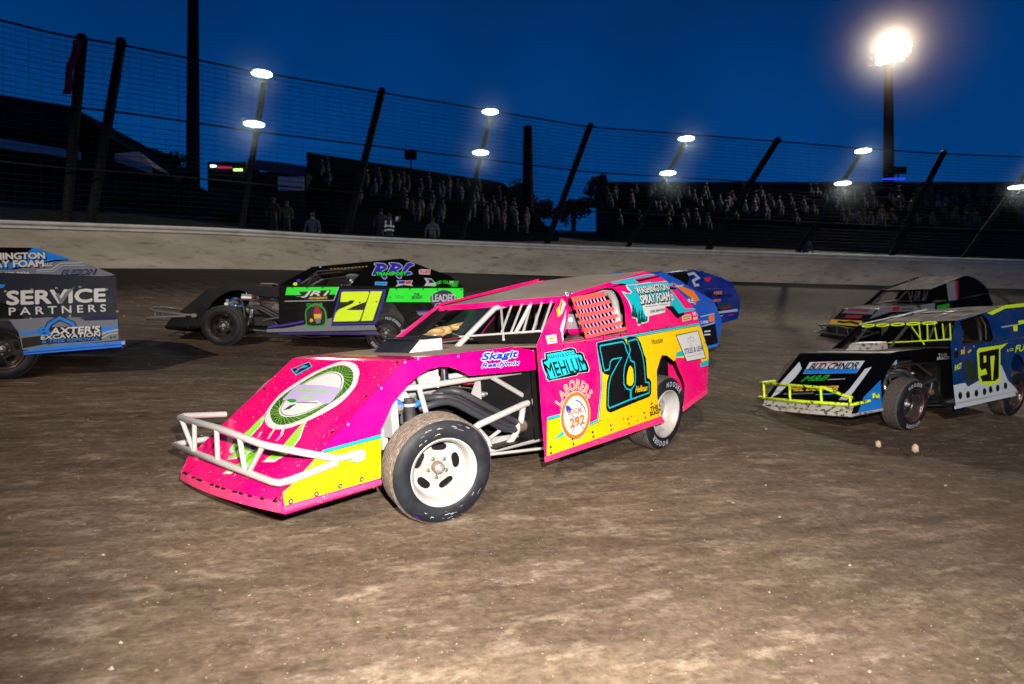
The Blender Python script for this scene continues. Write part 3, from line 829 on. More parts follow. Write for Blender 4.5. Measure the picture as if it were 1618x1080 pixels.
  ('o','bolt','door','ink',4,(1.334,.921),.014),
  ('o','bolt','door','ink',4,(1.073,.929),.014),
  ('o','bolt','door','ink',4,(.165,.696),.014),
  ('o','bolt','door','ink',4,(.446,.678),.014),
  ('p','sponsor_decal','sail','royal',2,[(.219,.88),(.175,.892),(.049,.879),(-.012,.829),(-.014,.774),(.071,.709),(-.014,.593),(.006,.548),(.035,.547),(.081,.601),(.122,.69),(.159,.694),(.192,.621),(.235,.621),(.247,.643),(.18,.83),(.218,.853)]),
  ('s','sponsor_decal','sail','lightgrey',3,.012,1,[(.219,.88),(.175,.892),(.049,.879),(-.012,.829),(-.014,.774),(.071,.709),(-.014,.593),(.006,.548),(.035,.547),(.081,.601),(.122,.69),(.159,.694),(.192,.621),(.235,.621),(.247,.643),(.18,.83),(.218,.853)]),
  ('p','sponsor_decal','sail','royal',2,[(-.037,.892),(-.081,.904),(-.207,.891),(-.268,.841),(-.27,.786),(-.183,.721),(-.268,.604),(-.247,.559),(-.218,.559),(-.172,.612),(-.132,.702),(-.095,.706),(-.061,.633),(-.018,.632),(-.006,.654),(-.076,.842),(-.038,.865)]),
  ('s','sponsor_decal','sail','lightgrey',3,.012,1,[(-.037,.892),(-.081,.904),(-.207,.891),(-.268,.841),(-.27,.786),(-.183,.721),(-.268,.604),(-.247,.559),(-.218,.559),(-.172,.612),(-.132,.702),(-.095,.706),(-.061,.633),(-.018,.632),(-.006,.654),(-.076,.842),(-.038,.865)]),
  ('p','sponsor_decal','sail','royal',2,[(-.294,.789),(-.351,.891),(-.403,.915),(-.478,.884),(-.479,.852),(-.405,.809),(-.341,.707),(-.415,.713),(-.453,.668),(-.358,.63),(-.277,.634),(-.26,.697)]),
  ('s','sponsor_decal','sail','lightgrey',3,.012,1,[(-.294,.789),(-.351,.891),(-.403,.915),(-.478,.884),(-.479,.852),(-.405,.809),(-.341,.707),(-.415,.713),(-.453,.668),(-.358,.63),(-.277,.634),(-.26,.697)]),
  ('p','sponsor_decal','sail','lightgrey',3,[(.106,.818),(.053,.796),(.111,.768)]),
  ('p','sponsor_decal','sail','lightgrey',3,[(-.15,.823),(-.203,.801),(-.145,.772)]),
  ('p','sponsor_decal','sail','darkgreen',4,[(.195,.693),(-.356,.706),(-.354,.624),(.18,.612)]),
  ('t','sponsor_decal','sail','limegreen',5,'TRANSPORT',.05,0,[(.176,.624),(-.349,.637),(.176,.682)]),
  ('p','sponsor_decal','sail','lightgrey',1,[(-.559,.746),(-.599,.771),(-.768,.769),(-.759,.657),(-.571,.661)]),
  ('t','sponsor_decal','sail','red',2,'FLUID',.05,.2,[(-.58,.678),(-.755,.683),(-.583,.746)]),
  ('p','sponsor_decal','sail','skyblue',1,[(.188,.492),(-.026,.491),(-.015,.414),(.19,.421)]),
  ('s','sponsor_decal','sail','navy',2,.012,0,[(.166,.445),(.129,.465),(.079,.442),(.002,.466)]),
  ('p','sponsor_decal','sail','lightgrey',1,[(-.181,.522),(-.465,.526),(-.437,.459),(-.471,.407),(-.31,.433),(-.166,.391),(-.208,.46)]),
  ('p','sponsor_decal','sail','royal',2,[(-.21,.508),(-.328,.514),(-.32,.452),(-.222,.455)]),
  ('p','sponsor_decal','sail','red',2,[(-.338,.51),(-.449,.512),(-.417,.454),(-.333,.452)]),
  ('p','sponsor_decal','sail','lightgrey',1,[(-.657,.582),(-.78,.574),(-.86,.479),(-.87,.412),(-.659,.414),(-.702,.494)]),
  ('p','sponsor_decal','sail','navy',2,[(-.691,.559),(-.78,.55),(-.84,.479),(-.725,.477),(-.751,.519)]),
  ('p','sponsor_decal','sail','green',1,[(-1.092,.531),(-1.263,.529),(-1.24,.399),(-1.133,.402)]),
  ('t','sponsor_decal','sail','white',2,'W',.04,0,[(-1.107,.483),(-1.177,.484),(-1.098,.526)]),
  ('s','sponsor_decal','sail','gold',1,.012,0,[(.969,.746),(.934,.749)]),
  ('s','sponsor_decal','sail','gold',1,.012,0,[(.91,.752),(.875,.756)]),
  ('s','sponsor_decal','sail','gold',1,.012,0,[(.85,.758),(.815,.762)]),
  ('s','sponsor_decal','sail','gold',1,.012,0,[(.79,.765),(.756,.769)]),
  ('s','sponsor_decal','sail','gold',1,.012,0,[(.731,.771),(.696,.775)]),
  ('s','sponsor_decal','sail','gold',1,.012,0,[(.671,.778),(.636,.781)]),
  ('s','sponsor_decal','sail','gold',1,.012,0,[(.611,.784),(.576,.788)]),
  ('s','sponsor_decal','sail','gold',1,.012,0,[(.551,.79),(.516,.794)]),
  ('s','sponsor_decal','sail','gold',1,.012,0,[(.491,.797),(.456,.801)]),
  ('s','sponsor_decal','sail','gold',1,.012,0,[(.43,.803),(.395,.807)]),
  ('s','sponsor_decal','sail','gold',1,.012,0,[(.37,.81),(.335,.814)]),
  ('o','sponsor_decal','sail','blue',1,(1.478,.491),.035),
  ('o','sponsor_decal','sail','acid',1,(1.526,.423),.035),
  ('o','sponsor_decal','sail','skyblue',1,(1.137,.788),.02),
 ],
 'lime': [
  ('p','sponsor_decal','nose','palegrey',1,[(-.373,-1.946),(.446,-1.902),(.449,-2.158),(-.34,-2.204)]),
  ('p','sponsor_decal','nose','azure',2,[(-.352,-2.099),(.441,-2.066),(.449,-2.158),(-.337,-2.2)]),
  ('t','sponsor_decal','nose','ink',3,'BUD CMNDR',.03,.1,[(-.299,-2.12),(.408,-2.074),(-.305,-1.983)]),
  ('s','sponsor_decal','nose','red',3,.02,0,[(-.296,-1.975),(.131,-1.948)]),
  ('t','sponsor_decal','nose','green',2,'M&B',.05,.2,[(-.273,-2.372),(.088,-2.323),(-.263,-2.257)]),
  ('s','sponsor_decal','nose','lightgrey',2,.015,0,[(.115,-2.311),(.352,-2.281)]),
  ('t','sponsor_decal','nose','tanyellow',2,'MEL DECKER',.05,.1,[(-.347,-2.582),(.358,-2.509),(-.358,-2.495)]),
  ('s','sponsor_decal','nose','grey',2,.03,0,[(-.403,-2.645),(.048,-2.595)]),
  ('s','sponsor_decal','nose','skyblue',2,.02,0,[(.087,-2.62),(.414,-2.57)]),
  ('p','livery_decal','nose','palegrey',1,[(-.548,-1.942),(-.421,-2.093),(-.417,-2.283),(-.478,-2.64),(-.563,-2.739),(-.591,-2.405)]),
  ('p','livery_decal','nose','palegrey',1,[(.527,-2.071),(.601,-2.026),(.595,-2.404),(.584,-2.689),(.464,-2.69),(.512,-2.478)]),
  ('p','livery_decal','door','palegrey',1,[(1.812,.442),(1.506,.445),(1.444,.385),(1.127,.447),(.493,.616),(.327,.373),(.109,.237),(.038,.163),(1.775,.133)]),
  ('s','livery_decal','door','lightgrey',2,.03,0,[(1.78,.187),(.056,.178)]),
  ('c','sponsor_decal','door','darkgreen2',1,[(1.523,.627),(1.48,.731),(1.374,.768),(1.245,.676),(1.205,.545),(1.267,.441),(1.438,.448)]),
  ('t','sponsor_decal','door','acid',2,'FAST',.03,0,[(1.755,.637),(1.587,.659),(1.749,.708)]),
  ('p','sponsor_decal','door','ink',1,[(1.748,.894),(1.648,.901),(1.657,.807),(1.746,.805)]),
  ('p','sponsor_decal','door','tanyellow',2,[(1.581,.909),(1.48,.911),(1.486,.848),(1.58,.846)]),
  ('s','sponsor_decal','door','tanyellow',2,.03,0,[(1.4,.86),(1.311,.89)]),
  ('p','number_decal','door','acid',3,[(1.165,.862),(1.112,.9),(.503,.904),(.275,.924),(.509,.84),(.553,.379),(.833,.341),(1.097,.392),(1.158,.486),(1.162,.743)]),
  ('p','number_decal','door','ink',4,[(1.108,.839),(.545,.862),(.593,.435),(.7,.398),(1.058,.422),(1.12,.519),(1.045,.568),(1.11,.629)]),
  ('p','number_decal','door','acid',5,[(.996,.782),(.925,.784),(.927,.688),(.998,.684)]),
  ('p','number_decal','door','acid',5,[(1.15,.577),(.953,.601),(.914,.52),(1.121,.505)]),
  ('p','number_decal','door','acid',5,[(.811,.763),(.683,.766),(.772,.414),(.8,.417)]),
  ('t','sponsor_decal','door','acid',3,'FUSION',.05,.1,[(.077,.772),(-.758,.787),(.048,.867)]),
  ('t','sponsor_decal','door','acid',3,'LO',.03,0,[(.306,.796),(.132,.799),(.302,.834)]),
  ('o','sponsor_decal','door','ink',3,(1.655,.284),.05),
  ('o','sponsor_decal','door','ink',3,(1.454,.275),.05),
  ('o','sponsor_decal','door','ink',3,(1.23,.274),.05),
  ('o','sponsor_decal','door','ink',3,(1.008,.273),.05),
  ('o','sponsor_decal','door','ink',3,(.838,.286),.05),
  ('o','sponsor_decal','door','ink',3,(.636,.289),.05),
  ('o','sponsor_decal','door','ink',3,(.41,.301),.05),
  ('o','bolt','door','lightgrey',4,(1.712,.93),.015),
  ('o','bolt','door','lightgrey',4,(1.495,.933),.015),
  ('o','bolt','door','lightgrey',4,(1.238,.934),.015),
  ('p','livery_decal','sail','acid',1,[(.335,.868),(-.32,.974),(-.992,.991),(-.91,.923),(-.256,.919),(.229,.829)]),
  ('p','livery_decal','sail','acid',1,[(-.39,.69),(-.637,.694),(-.565,.633),(-.345,.635)]),
  ('s','livery_decal','sail','lightgrey',1,.02,0,[(.204,.613),(-.401,.632)]),
  ('p','livery_decal','sail','acid',1,[(-.167,.635),(-.308,.638),(-.172,.521),(-.064,.529)]),
  ('t','sponsor_decal','side','white',2,'THE',.03,0,[(1.7,.821),(1.479,.814),(1.696,.864)]),
  ('t','sponsor_decal','side','white',2,'SKAGIT',.03,0,[(1.734,.78),(1.407,.767),(1.731,.818)]),
  ('p','livery_decal','side','azure',1,[(3.08,.22),(3.62,.22),(3.46,.44),(3.08,.62)]),
 ],
 'grey': [
  ('p','livery_decal','sail','azure',1,[(-.287,.897),(-.323,.891),(-.67,.755),(-.505,.737),(-.462,.719),(-.081,.576),(.216,.547),(.22,.609),(-.16,.687)]),
  ('p','livery_decal','sail','grey',1,[(.215,.537),(-.137,.575),(-.477,.704),(-.685,.75),(-.87,.68),(-1.118,.554),(-1.027,.535),(.208,.427)]),
  ('s','livery_decal','sail','lightgrey',2,.012,0,[(-.336,.574),(-.48,.6),(-.566,.693),(-.777,.711)]),
  ('s','livery_decal','sail','lightgrey',2,.008,0,[(-.337,.549),(-.496,.571),(-.582,.661),(-.808,.68)]),
  ('t','sponsor_decal','sail','black',3,'WASHINGTON',.09,.05,[(.271,.666),(-.423,.738),(.294,.767)]),
  ('t','sponsor_decal','sail','white',4,'WASHINGTON',.05,.05,[(.278,.674),(-.414,.746),(.291,.761)]),
  ('t','sponsor_decal','sail','black',3,'SPRAY FOAM',.09,.05,[(.211,.566),(-.415,.624),(.234,.67)]),
  ('t','sponsor_decal','sail','white',4,'SPRAY FOAM',.05,.05,[(.218,.574),(-.406,.632),(.231,.664)]),
  ('t','sponsor_decal','sail','white',4,'LLC',.04,.1,[(-.409,.635),(-.486,.648),(-.41,.678)]),
  ('t','sponsor_decal','sail','white',4,'(360) 630-9434',.04,0,[(.09,.462),(-.27,.496),(.096,.515)]),
  ('t','sponsor_decal','sail','navy',3,'FUSION',.09,.2,[(-.575,.515),(-.914,.551),(-.584,.589)]),
  ('t','sponsor_decal','sail','grey',4,'FUSION',.0,.2,[(-.584,.528),(-.905,.559),(-.59,.581)]),
  ('p','livery_decal','door','grey',1,[(-.083,.546),(-.42,.578),(-1.08,.589),(-1.13,.566),(-1.139,.325),(-.208,.204),(-.166,.41),(-.124,.478)]),
  ('p','livery_decal','door','navy',2,[(-.743,.578),(-1.111,.617),(-1.117,.563),(-.803,.547)]),
  ('p','livery_decal','door','azure',2,[(-.169,.41),(-.32,.418),(-.356,.45),(-.356,.394),(-.194,.372)]),
  ('p','livery_decal','door','azure',2,[(-.955,.466),(-1.13,.497),(-1.135,.475),(-1.002,.416),(-.948,.415)]),
  ('s','livery_decal','door','lightgrey',2,.012,0,[(-.925,.365),(-1.017,.416),(-1.136,.444)]),
  ('s','livery_decal','door','lightgrey',2,.01,0,[(-.94,.325),(-1.048,.389),(-1.136,.407)]),
  ('p','livery_decal','door','ink',2,[(-.194,.342),(-.377,.368),(-.42,.272),(-.208,.225)]),
  ('p','livery_decal','door','azure',3,[(-.208,.19),(-.42,.246),(-1.168,.307),(-1.174,.237),(-.219,.152)]),
  ('s','livery_decal','door','royal',4,.012,0,[(-.215,.173),(-1.171,.267)]),
  ('p','livery_decal','door','azure',2,[(.028,.943),(-.054,.938),(-.027,.9),(.027,.897)]),
  ('t','sponsor_decal','door','white',4,'SERVICE',.05,0,[(-.066,.713),(-1.002,.779),(-.065,.863)]),
  ('p','sponsor_decal','door','grey',5,[(-.509,.848),(-.543,.862),(-.565,.792),(-.609,.873),(-.705,.945),(-.631,.839),(-.576,.738),(-.557,.737)]),
  ('t','sponsor_decal','door','white',4,'P A R T N E R S',.02,0,[(-.083,.594),(-1.01,.659),(-.08,.679)]),
  ('p','sponsor_decal','door','ink',4,[(-.366,.377),(-.349,.437),(-.366,.464),(-.963,.482),(-.968,.316),(-.384,.269)]),
  ('s','sponsor_decal','door','azure',5,.035,0,[(-.431,.443),(-.46,.508),(-.553,.575),(-.676,.511),(-.695,.463)]),
  ('s','sponsor_decal','door','ink',4,.06,0,[(-.431,.443),(-.46,.508),(-.553,.575),(-.676,.511),(-.695,.463)]),
  ('t','sponsor_decal','door','azure',6,'B',.06,0,[(-.366,.37),(-.466,.377),(-.36,.453)]),
  ('t','sponsor_decal','door','white',6,"AXTER'S",.05,.1,[(-.469,.384),(-.949,.412),(-.466,.458)]),
  ('t','sponsor_decal','door','white',6,'EXCAVATION',.04,0,[(-.377,.325),(-.949,.365),(-.38,.37)]),
  ('t','sponsor_decal','door','azure',6,'& TREE REMOVAL',.04,0,[(-.384,.283),(-.94,.321),(-.384,.319)]),
  ('o','bolt','door','steel',5,(-.521,.918),.014),
  ('o','bolt','door','steel',5,(-.75,.941),.014),
  ('o','bolt','door','steel',5,(-.291,.893),.014),
  ('o','bolt','door','steel',5,(-1.018,.921),.014),
  ('o','bolt','door','steel',5,(-.653,.6),.014),
  ('o','bolt','door','steel',5,(-.282,.561),.014),
  ('o','bolt','door','steel',5,(-1.127,.663),.014),
  ('o','bolt','door','steel',5,(-.05,.863),.014),
  ('o','bolt','door','ink',5,(-1.061,.349),.012),
  ('o','bolt','door','ink',5,(-1.098,.354),.012),
 ],
 'cobalt': [
  ('s','sponsor_decal','sail','lightgrey',1,.06,0,[(.456,.77),(.3,.808),(.204,.687),(.372,.611),(.355,.493),(.247,.504)]),
  ('p','sponsor_decal','sail','red',1,[(.059,.685),(-.131,.695),(-.027,.578),(.057,.606)]),
  ('t','sponsor_decal','sail','navy',1,'W',.08,0,[(.159,.153),(-.011,.148),(.129,.333)]),
  ('t','sponsor_decal','sail','tanorange',1,'MIKE',.05,0,[(-.07,.25),(-.272,.258),(-.092,.32)]),
  ('t','sponsor_decal','door','navy',1,'WINKELMAN',.05,0,[(-.096,.753),(-.556,.772),(-.096,.827)]),
  ('t','sponsor_decal','door','tanorange',1,'BROS',.05,0,[(-.097,.673),(-.272,.68),(-.097,.725)]),
  ('c','sponsor_decal','door','darkgreen',1,[(-.151,.533),(-.313,.61),(-.557,.628),(-.558,.535),(-.313,.506)]),
  ('p','sponsor_decal','door','darkred',2,[(-.272,.53),(-.503,.583),(-.558,.54),(-.34,.505)]),
  ('p','livery_decal','door','lightgrey',1,[(-.098,.435),(-.722,.496),(-.728,.442),(-.098,.389)]),
  ('s','sponsor_decal','door','lightgrey',1,.02,0,[(-.166,.337),(-.341,.35)]),
  ('s','sponsor_decal','door','red',1,.02,0,[(-.477,.356),(-.614,.366)]),
 ],
 'orange': [
  ('p','livery_decal','sail','tanorange',1,[(.04,.761),(-.329,.608),(-.395,.441),(-.325,.427),(-.296,.356),(-.263,.374),(-.293,.445),(-.164,.553)]),
  ('t','sponsor_decal','sail','white',2,'RE',.05,.1,[(-.166,.392),(-.28,.4),(-.177,.463)]),
  ('s','sponsor_decal','sail','lightgrey',2,.025,0,[(-.013,.679),(-.169,.707)]),
  ('p','livery_decal','door','tanorange',1,[(-.551,.751),(-.653,.782),(-.669,.668),(-.562,.663)]),
  ('s','livery_decal','door','lightgrey',1,.015,0,[(-.403,.745),(-.652,.795)]),
  ('s','livery_decal','door','lightgrey',1,.015,0,[(-.429,.586),(-.674,.648)]),
  ('t','sponsor_decal','door','white',1,'5.3000',.04,0,[(-.408,.635),(-.544,.642),(-.406,.676)]),
  ('p','livery_decal','door','ink',1,[(-.429,.583),(-.685,.632),(-.747,.302),(-.538,.258)]),
  ('s','livery_decal','door','palegrey',2,.02,0,[(-.479,.507),(-.594,.515)]),
  ('s','livery_decal','door','palegrey',2,.02,0,[(-.482,.455),(-.596,.461)]),
 ],
 'dark': [
  ('p','sponsor_decal','nose','grey',1,[(-.467,-1.669),(.397,-1.706),(.414,-1.924),(-.552,-1.892)]),
  ('s','sponsor_decal','nose','darkred',2,.09,0,[(-.436,-1.764),(.233,-1.789)]),
  ('s','sponsor_decal','nose','darkred',1,.12,0,[(-.344,-2.022),(.162,-2.02)]),
  ('p','sponsor_decal','nose','tanyellow',1,[(-.719,-2.148),(.26,-2.168),(.459,-2.374),(-.658,-2.333)]),
  ('s','sponsor_decal','nose','ink',2,.08,0,[(-.461,-2.22),(-.237,-2.251),(-.026,-2.221),(.244,-2.287)]),
  ('p','livery_decal','nose','grey',1,[(-.753,-1.601),(-.687,-1.622),(-.831,-2.09),(-.915,-2.072)]),
  ('p','livery_decal','side','grey',1,[(3.037,1.045),(1.65,.933),(1.659,.783),(2.716,.886),(3.452,.805)]),
  ('s','sponsor_decal','side','darkred',2,.05,0,[(2.655,.972),(2.375,.96)]),
  ('s','sponsor_decal','side','darkred',2,.05,0,[(2.639,.922),(2.416,.911)]),
  ('t','sponsor_decal','side','ink',2,'DRYWALL',.03,0,[(2.343,.875),(1.888,.841),(2.339,.929)]),
  ('p','livery_decal','door','grey',1,[(1.949,.976),(1.43,.963),(1.44,.788),(1.957,.832)]),
  ('p','livery_decal','door','green',1,[(1.356,.886),(.882,.893),(.891,.734),(1.362,.786)]),
  ('p','livery_decal','sail','grey',1,[(.63,.892),(.293,.914),(.595,.382),(.905,.393)]),
  ('p','livery_decal','sail','darkred',1,[(.297,.908),(.181,.9),(.52,.404),(.603,.399)]),
 ],
}
# ------------------------------------------------------------------ wheels
def tyre_mesh(tread, letters=None, rr=0.345, wd=0.255):
    b = MB()
    side_out = [(0.213, -0.030), (0.222, -0.010), (0.245, -0.001), (0.270, 0.002), (0.300, -0.002), (0.320, -0.012), (0.331, -0.022)]
    b.lathe(side_out, M_SIDEWALL, 56)
    tp = [(0.331, -0.022), (rr - 0.004, -0.036)]
    x = 0.036
    n = 7
    pitch = (wd - 0.072) / n
    for i in range(n):
        a = x + pitch * i
        tp += [(rr, -(a + 0.004)), (rr, -(a + pitch - 0.008)), (rr - 0.008, -(a + pitch - 0.007)), (rr - 0.008, -(a + pitch - 0.001))]
    tp += [(rr - 0.004, -(wd - 0.036)), (0.331, -(wd - 0.022))]
    b.lathe(tp, tread, 56, smooth=False)
    b.lathe([(0.331, -(wd - 0.022)), (0.30, -wd - 0.002), (0.25, -wd + 0.002), (0.213, -wd + 0.03)], M_SIDEWALL, 56)
    if letters:
        mw = pal('lightgrey')
        for word, mid in letters:
            fl = Flat(b, ((0, 0, 0), (1, 0, 0), (0, 0, 1), (0, 1, 0)))
            span = 9.2 * len(word)
            fl.arc(word, mw, 0, 0.03, (0, 0), 0.257, mid + span / 2, mid - span / 2, 0.046)
    return b.mesh('tyre')

def chalk_marks():
    b = MB()
    fl = Flat(b, ((0, 0, 0), (1, 0, 0), (0, 0, 1), (0, 1, 0)))
    rnd = random.Random(3)
    for i in range(30):
        a = rnd.uniform(1.0, 2.3) if i % 2 else rnd.uniform(3.6, 5.8)
        r = rnd.uniform(0.25, 0.322)
        m = pal(rnd.choice(['lightgrey', 'tan', 'grey', 'grey', 'lightgrey']) if i > 2 else ('violet', 'darkgreen')[i % 2])
        s = rnd.uniform(0.0015, 0.0035)
        pts = [(-(r + rnd.uniform(-s, s) * 1.5) * math.cos(a + k * 0.02), (r + rnd.uniform(-s, s) * 1.5) * math.sin(a + k * 0.02)) for k in range(rnd.randint(3, 9))]
        vs, fs = ribbon(pts, s, 0)
        fl.put(vs, fs, m, 0.5 + 0.01 * i)
    return b

M_LUG = paint('dark_lug_steel', (0.16, 0.155, 0.15), 0.35, 0.3, 0.0, 0.6)
def rim_mesh(m_rim, m_hub, stripe=None):
    b = MB()
    seg = 48
    b.lathe([(0.213, -0.03), (0.223, -0.006), (0.224, 0.003), (0.219, 0.005), (0.213, -0.002)], m_rim, seg)
    b.lathe([(0.213, -0.002), (0.207, -0.012), (0.196, -0.022), (0.194, -0.07), (0.188, -0.085), (0.186, -0.118), (0.178, -0.130)], m_rim, seg)
    if stripe:
        b.lathe([(0.2135, 0.0005), (0.2075, -0.0105)], stripe, seg)
    outer = [(0.178 * math.cos(2 * math.pi * i / seg), -0.130, 0.178 * math.sin(2 * math.pi * i / seg)) for i in range(seg)]
    loops = [outer]
    for k in range(5):
        a0 = R(72 * k + 22)
        lp = []
        for i in range(20):
            t = 2 * math.pi * i / 20
            rad = 0.134 + 0.027 * math.sin(t)
            an = a0 + R(23) * (abs(math.cos(t)) ** 0.7) * (1 if math.cos(t) >= 0 else -1)
            lp.append((rad * math.cos(an), -0.130, rad * math.sin(an)))
        loops.append(lp)
    b.poly(loops, m_rim, 0.006, (0, 1, 0))
    b.lathe([(0.20, -0.22), (0.20, -0.16)], m_rim, seg)
    b.lathe([(0.205, -0.215), (0.14, -0.205), (0.04, -0.20)], M_DARK, seg)
    b.lathe([(0.085, -0.129), (0.080, -0.122), (0.058, -0.120), (0.052, -0.128)], m_rim, 30)
    b.lathe([(0.040, -0.130), (0.038, -0.085), (0.030, -0.078)], m_hub, 24)
    b.lathe([(0.030, -0.078), (0.022, -0.076), (0.021, -0.055), (0.0, -0.053)], M_STEEL, 20)
    for k in range(5):
        a = R(72 * k + 58)
        c = (0.066 * math.cos(a), 0, 0.066 * math.sin(a))
        b.lathe([(0.013, -0.126), (0.012, -0.112), (0.006, -0.110), (0.006, -0.098), (0.0, -0.097)], M_LUG, 6, c, smooth=False)
    return b.mesh('rim')

TYRE_PLAIN = tyre_mesh(M_TREAD)
TYRE_LETTER = tyre_mesh(M_TREAD_DARK, (('HOOSIER', 52), ('HOOSIER', 232)))
RIM_WHITE = rim_mesh(paint('white_wheel_paint', (0.35, 0.345, 0.34), 0.4, 0.6), M_RUST)
RIM_BLACK = rim_mesh(paint('black_wheel_paint', (0.015, 0.015, 0.017), 0.22, 0.15), M_STEEL, paint('red_rim_band', (0.14, 0.01, 0.015), 0.4, 0.2))

# ------------------------------------------------------------------ people
def skin(name, nodes, edges, mats, xf=None, sub=1):
    """One continuous body: joints (point, radius) joined by edges, grown with a skin modifier."""
    keys = list(nodes)
    me = bpy.data.meshes.new(name)
    me.from_pydata([nodes[k2][0] for k2 in keys], [(keys.index(a), keys.index(b)) for a, b in edges], [])
    o = bpy.data.objects.new(name, me)
    COL.objects.link(o)
    sk = o.modifiers.new('skin', 'SKIN')
    sk.use_smooth_shade = True
    for i, k2 in enumerate(keys):
        r = nodes[k2][1]
        me.skin_vertices[0].data[i].radius = (r, r) if not isinstance(r, tuple) else r
        me.skin_vertices[0].data[i].use_root = (i == 0)
    if sub:
        ss = o.modifiers.new('sub', 'SUBSURF')
        ss.levels = sub
        ss.render_levels = sub
    dg = bpy.context.evaluated_depsgraph_get()
    dg.update()
    out = bpy.data.meshes.new_from_object(o.evaluated_get(dg))
    bpy.data.objects.remove(o)
    bpy.data.meshes.remove(me)
    out.materials.clear()
    for m in mats:
        out.materials.append(m)
    if xf is not None:
        out.transform(xf)
    return out

def helmet(parent, c, cols, xf=None, s=1.0):
    """Full-face racing helmet facing +x."""
    b = MB(xf)
    shell, vis, acc = cols
    cx, cy, cz = c
    segs, rings = 28, 16
    vs, fs = [], []
    for i in range(rings + 1):
        ph = math.pi * i / rings
        for j in range(segs):
            t = 2 * math.pi * j / segs
            x, y, z = math.sin(ph) * math.cos(t), math.sin(ph) * math.sin(t), math.cos(ph)
            if z < -0.2 and x > 0:
                x *= 1.16
            if z < -0.55:
                z = -0.55 - (abs(z) - 0.55) * 0.6
            vs.append((cx + x * 0.150 * s, cy + y * 0.122 * s, cz + z * 0.150 * s))
    for i in range(rings):
        for j in range(segs):
            fs.append([i * segs + j, i * segs + (j + 1) % segs, (i + 1) * segs + (j + 1) % segs, (i + 1) * segs + j])
    for f in fs:
        i, j = f[0] // segs, f[0] % segs
        t = 360 * (j + 0.5) / segs
        front = min(t, 360 - t)
        m = shell
        if 6 <= i <= 9 and front < 82:
            m = vis
        elif (10 <= i <= 12 and 25 < front < 140) or (3 <= i <= 4 and front > 30):
            m = acc
        b.add([vs[q] for q in f], [(0, 1, 2, 3)], m, True)
    b.tube([(cx + 0.165 * s, cy - 0.05, cz - 0.06), (cx + 0.17 * s, cy, cz - 0.065), (cx + 0.165 * s, cy + 0.05, cz - 0.06)], 0.008, pal('white'), 6)
    return b.build('helmet', parent)

SUIT_BLACK = paint('black_race_suit', (0.018, 0.018, 0.022), 0.8, 0.1)
def driver(root, xf, label, cols, hc=(0.64, 0.40, 1.09)):
    x, y, z = hc
    nodes = {
        'pelvis': ((x - 0.02, y, z - 0.72), 0.15), 'waist': ((x - 0.05, y, z - 0.52), 0.145), 'chest': ((x - 0.05, y, z - 0.32), 0.165),
        'neck': ((x - 0.01, y, z - 0.15), 0.065), 'head': ((x, y, z - 0.02), 0.085),
        'shl': ((x - 0.03, y + 0.19, z - 0.24), 0.075), 'ell': ((x + 0.16, y + 0.23, z - 0.42), 0.052), 'wrl': ((x + 0.40, y + 0.12, z - 0.34), 0.036), 'hal': ((x + 0.47, y + 0.12, z - 0.31), 0.04),
        'shr': ((x - 0.03, y - 0.19, z - 0.24), 0.075), 'elr': ((x + 0.16, y - 0.23, z - 0.42), 0.052), 'wrr': ((x + 0.40, y - 0.12, z - 0.34), 0.036), 'har': ((x + 0.47, y - 0.12, z - 0.31), 0.04),
        'knl': ((x + 0.46, y + 0.12, z - 0.60), 0.072), 'ftl': ((x + 0.86, y + 0.10, z - 0.80), 0.05), 'knr': ((x + 0.46, y - 0.12, z - 0.60), 0.072), 'ftr': ((x + 0.86, y - 0.10, z - 0.80), 0.05)}
    edges = [('pelvis', 'waist'), ('waist', 'chest'), ('chest', 'neck'), ('neck', 'head'), ('chest', 'shl'), ('shl', 'ell'), ('ell', 'wrl'), ('wrl', 'hal'),
             ('chest', 'shr'), ('shr', 'elr'), ('elr', 'wrr'), ('wrr', 'har'), ('pelvis', 'knl'), ('knl', 'ftl'), ('pelvis', 'knr'), ('knr', 'ftr')]
    me = skin('person', nodes, edges, [SUIT_BLACK], xf)
    o = bpy.data.objects.new('person', me)
    COL.objects.link(o)
    o.matrix_world = root.matrix_world.copy()
    tag(o, label, 'person')
    helmet(o, hc, cols, xf, 1.12)
    b = MB(xf)
    for s in (1, -1):      # gloves: palm, four curled fingers and a thumb round the wheel rim
        px, py, pz = x + 0.46, y + 0.125 * s, z - 0.31
        b.ball((px - 0.02, py, pz), 0.04, SUIT_BLACK, 10, 1.1, 0.6, 1.0)
        for q in range(4):
            zz = pz + 0.028 - 0.019 * q
            b.tube([(px, py + 0.012 * s, zz), (px + 0.045 - 0.004 * abs(q - 1), py + 0.012 * s, zz), (px + 0.055, py - 0.018 * s, zz - 0.003), (px + 0.025, py - 0.03 * s, zz - 0.004)], [0.010, 0.0095, 0.009, 0.008], SUIT_BLACK, 6)
        b.tube([(px - 0.02, py - 0.02 * s, pz + 0.03), (px + 0.015, py - 0.035 * s, pz + 0.045), (px + 0.04, py - 0.02 * s, pz + 0.04)], 0.0105, SUIT_BLACK, 6)
    b.build('glove', o)
    return o

# ------------------------------------------------------------------ the race car
def mirror(pts):
    return [(p[0], -p[1], p[2]) for p in pts]

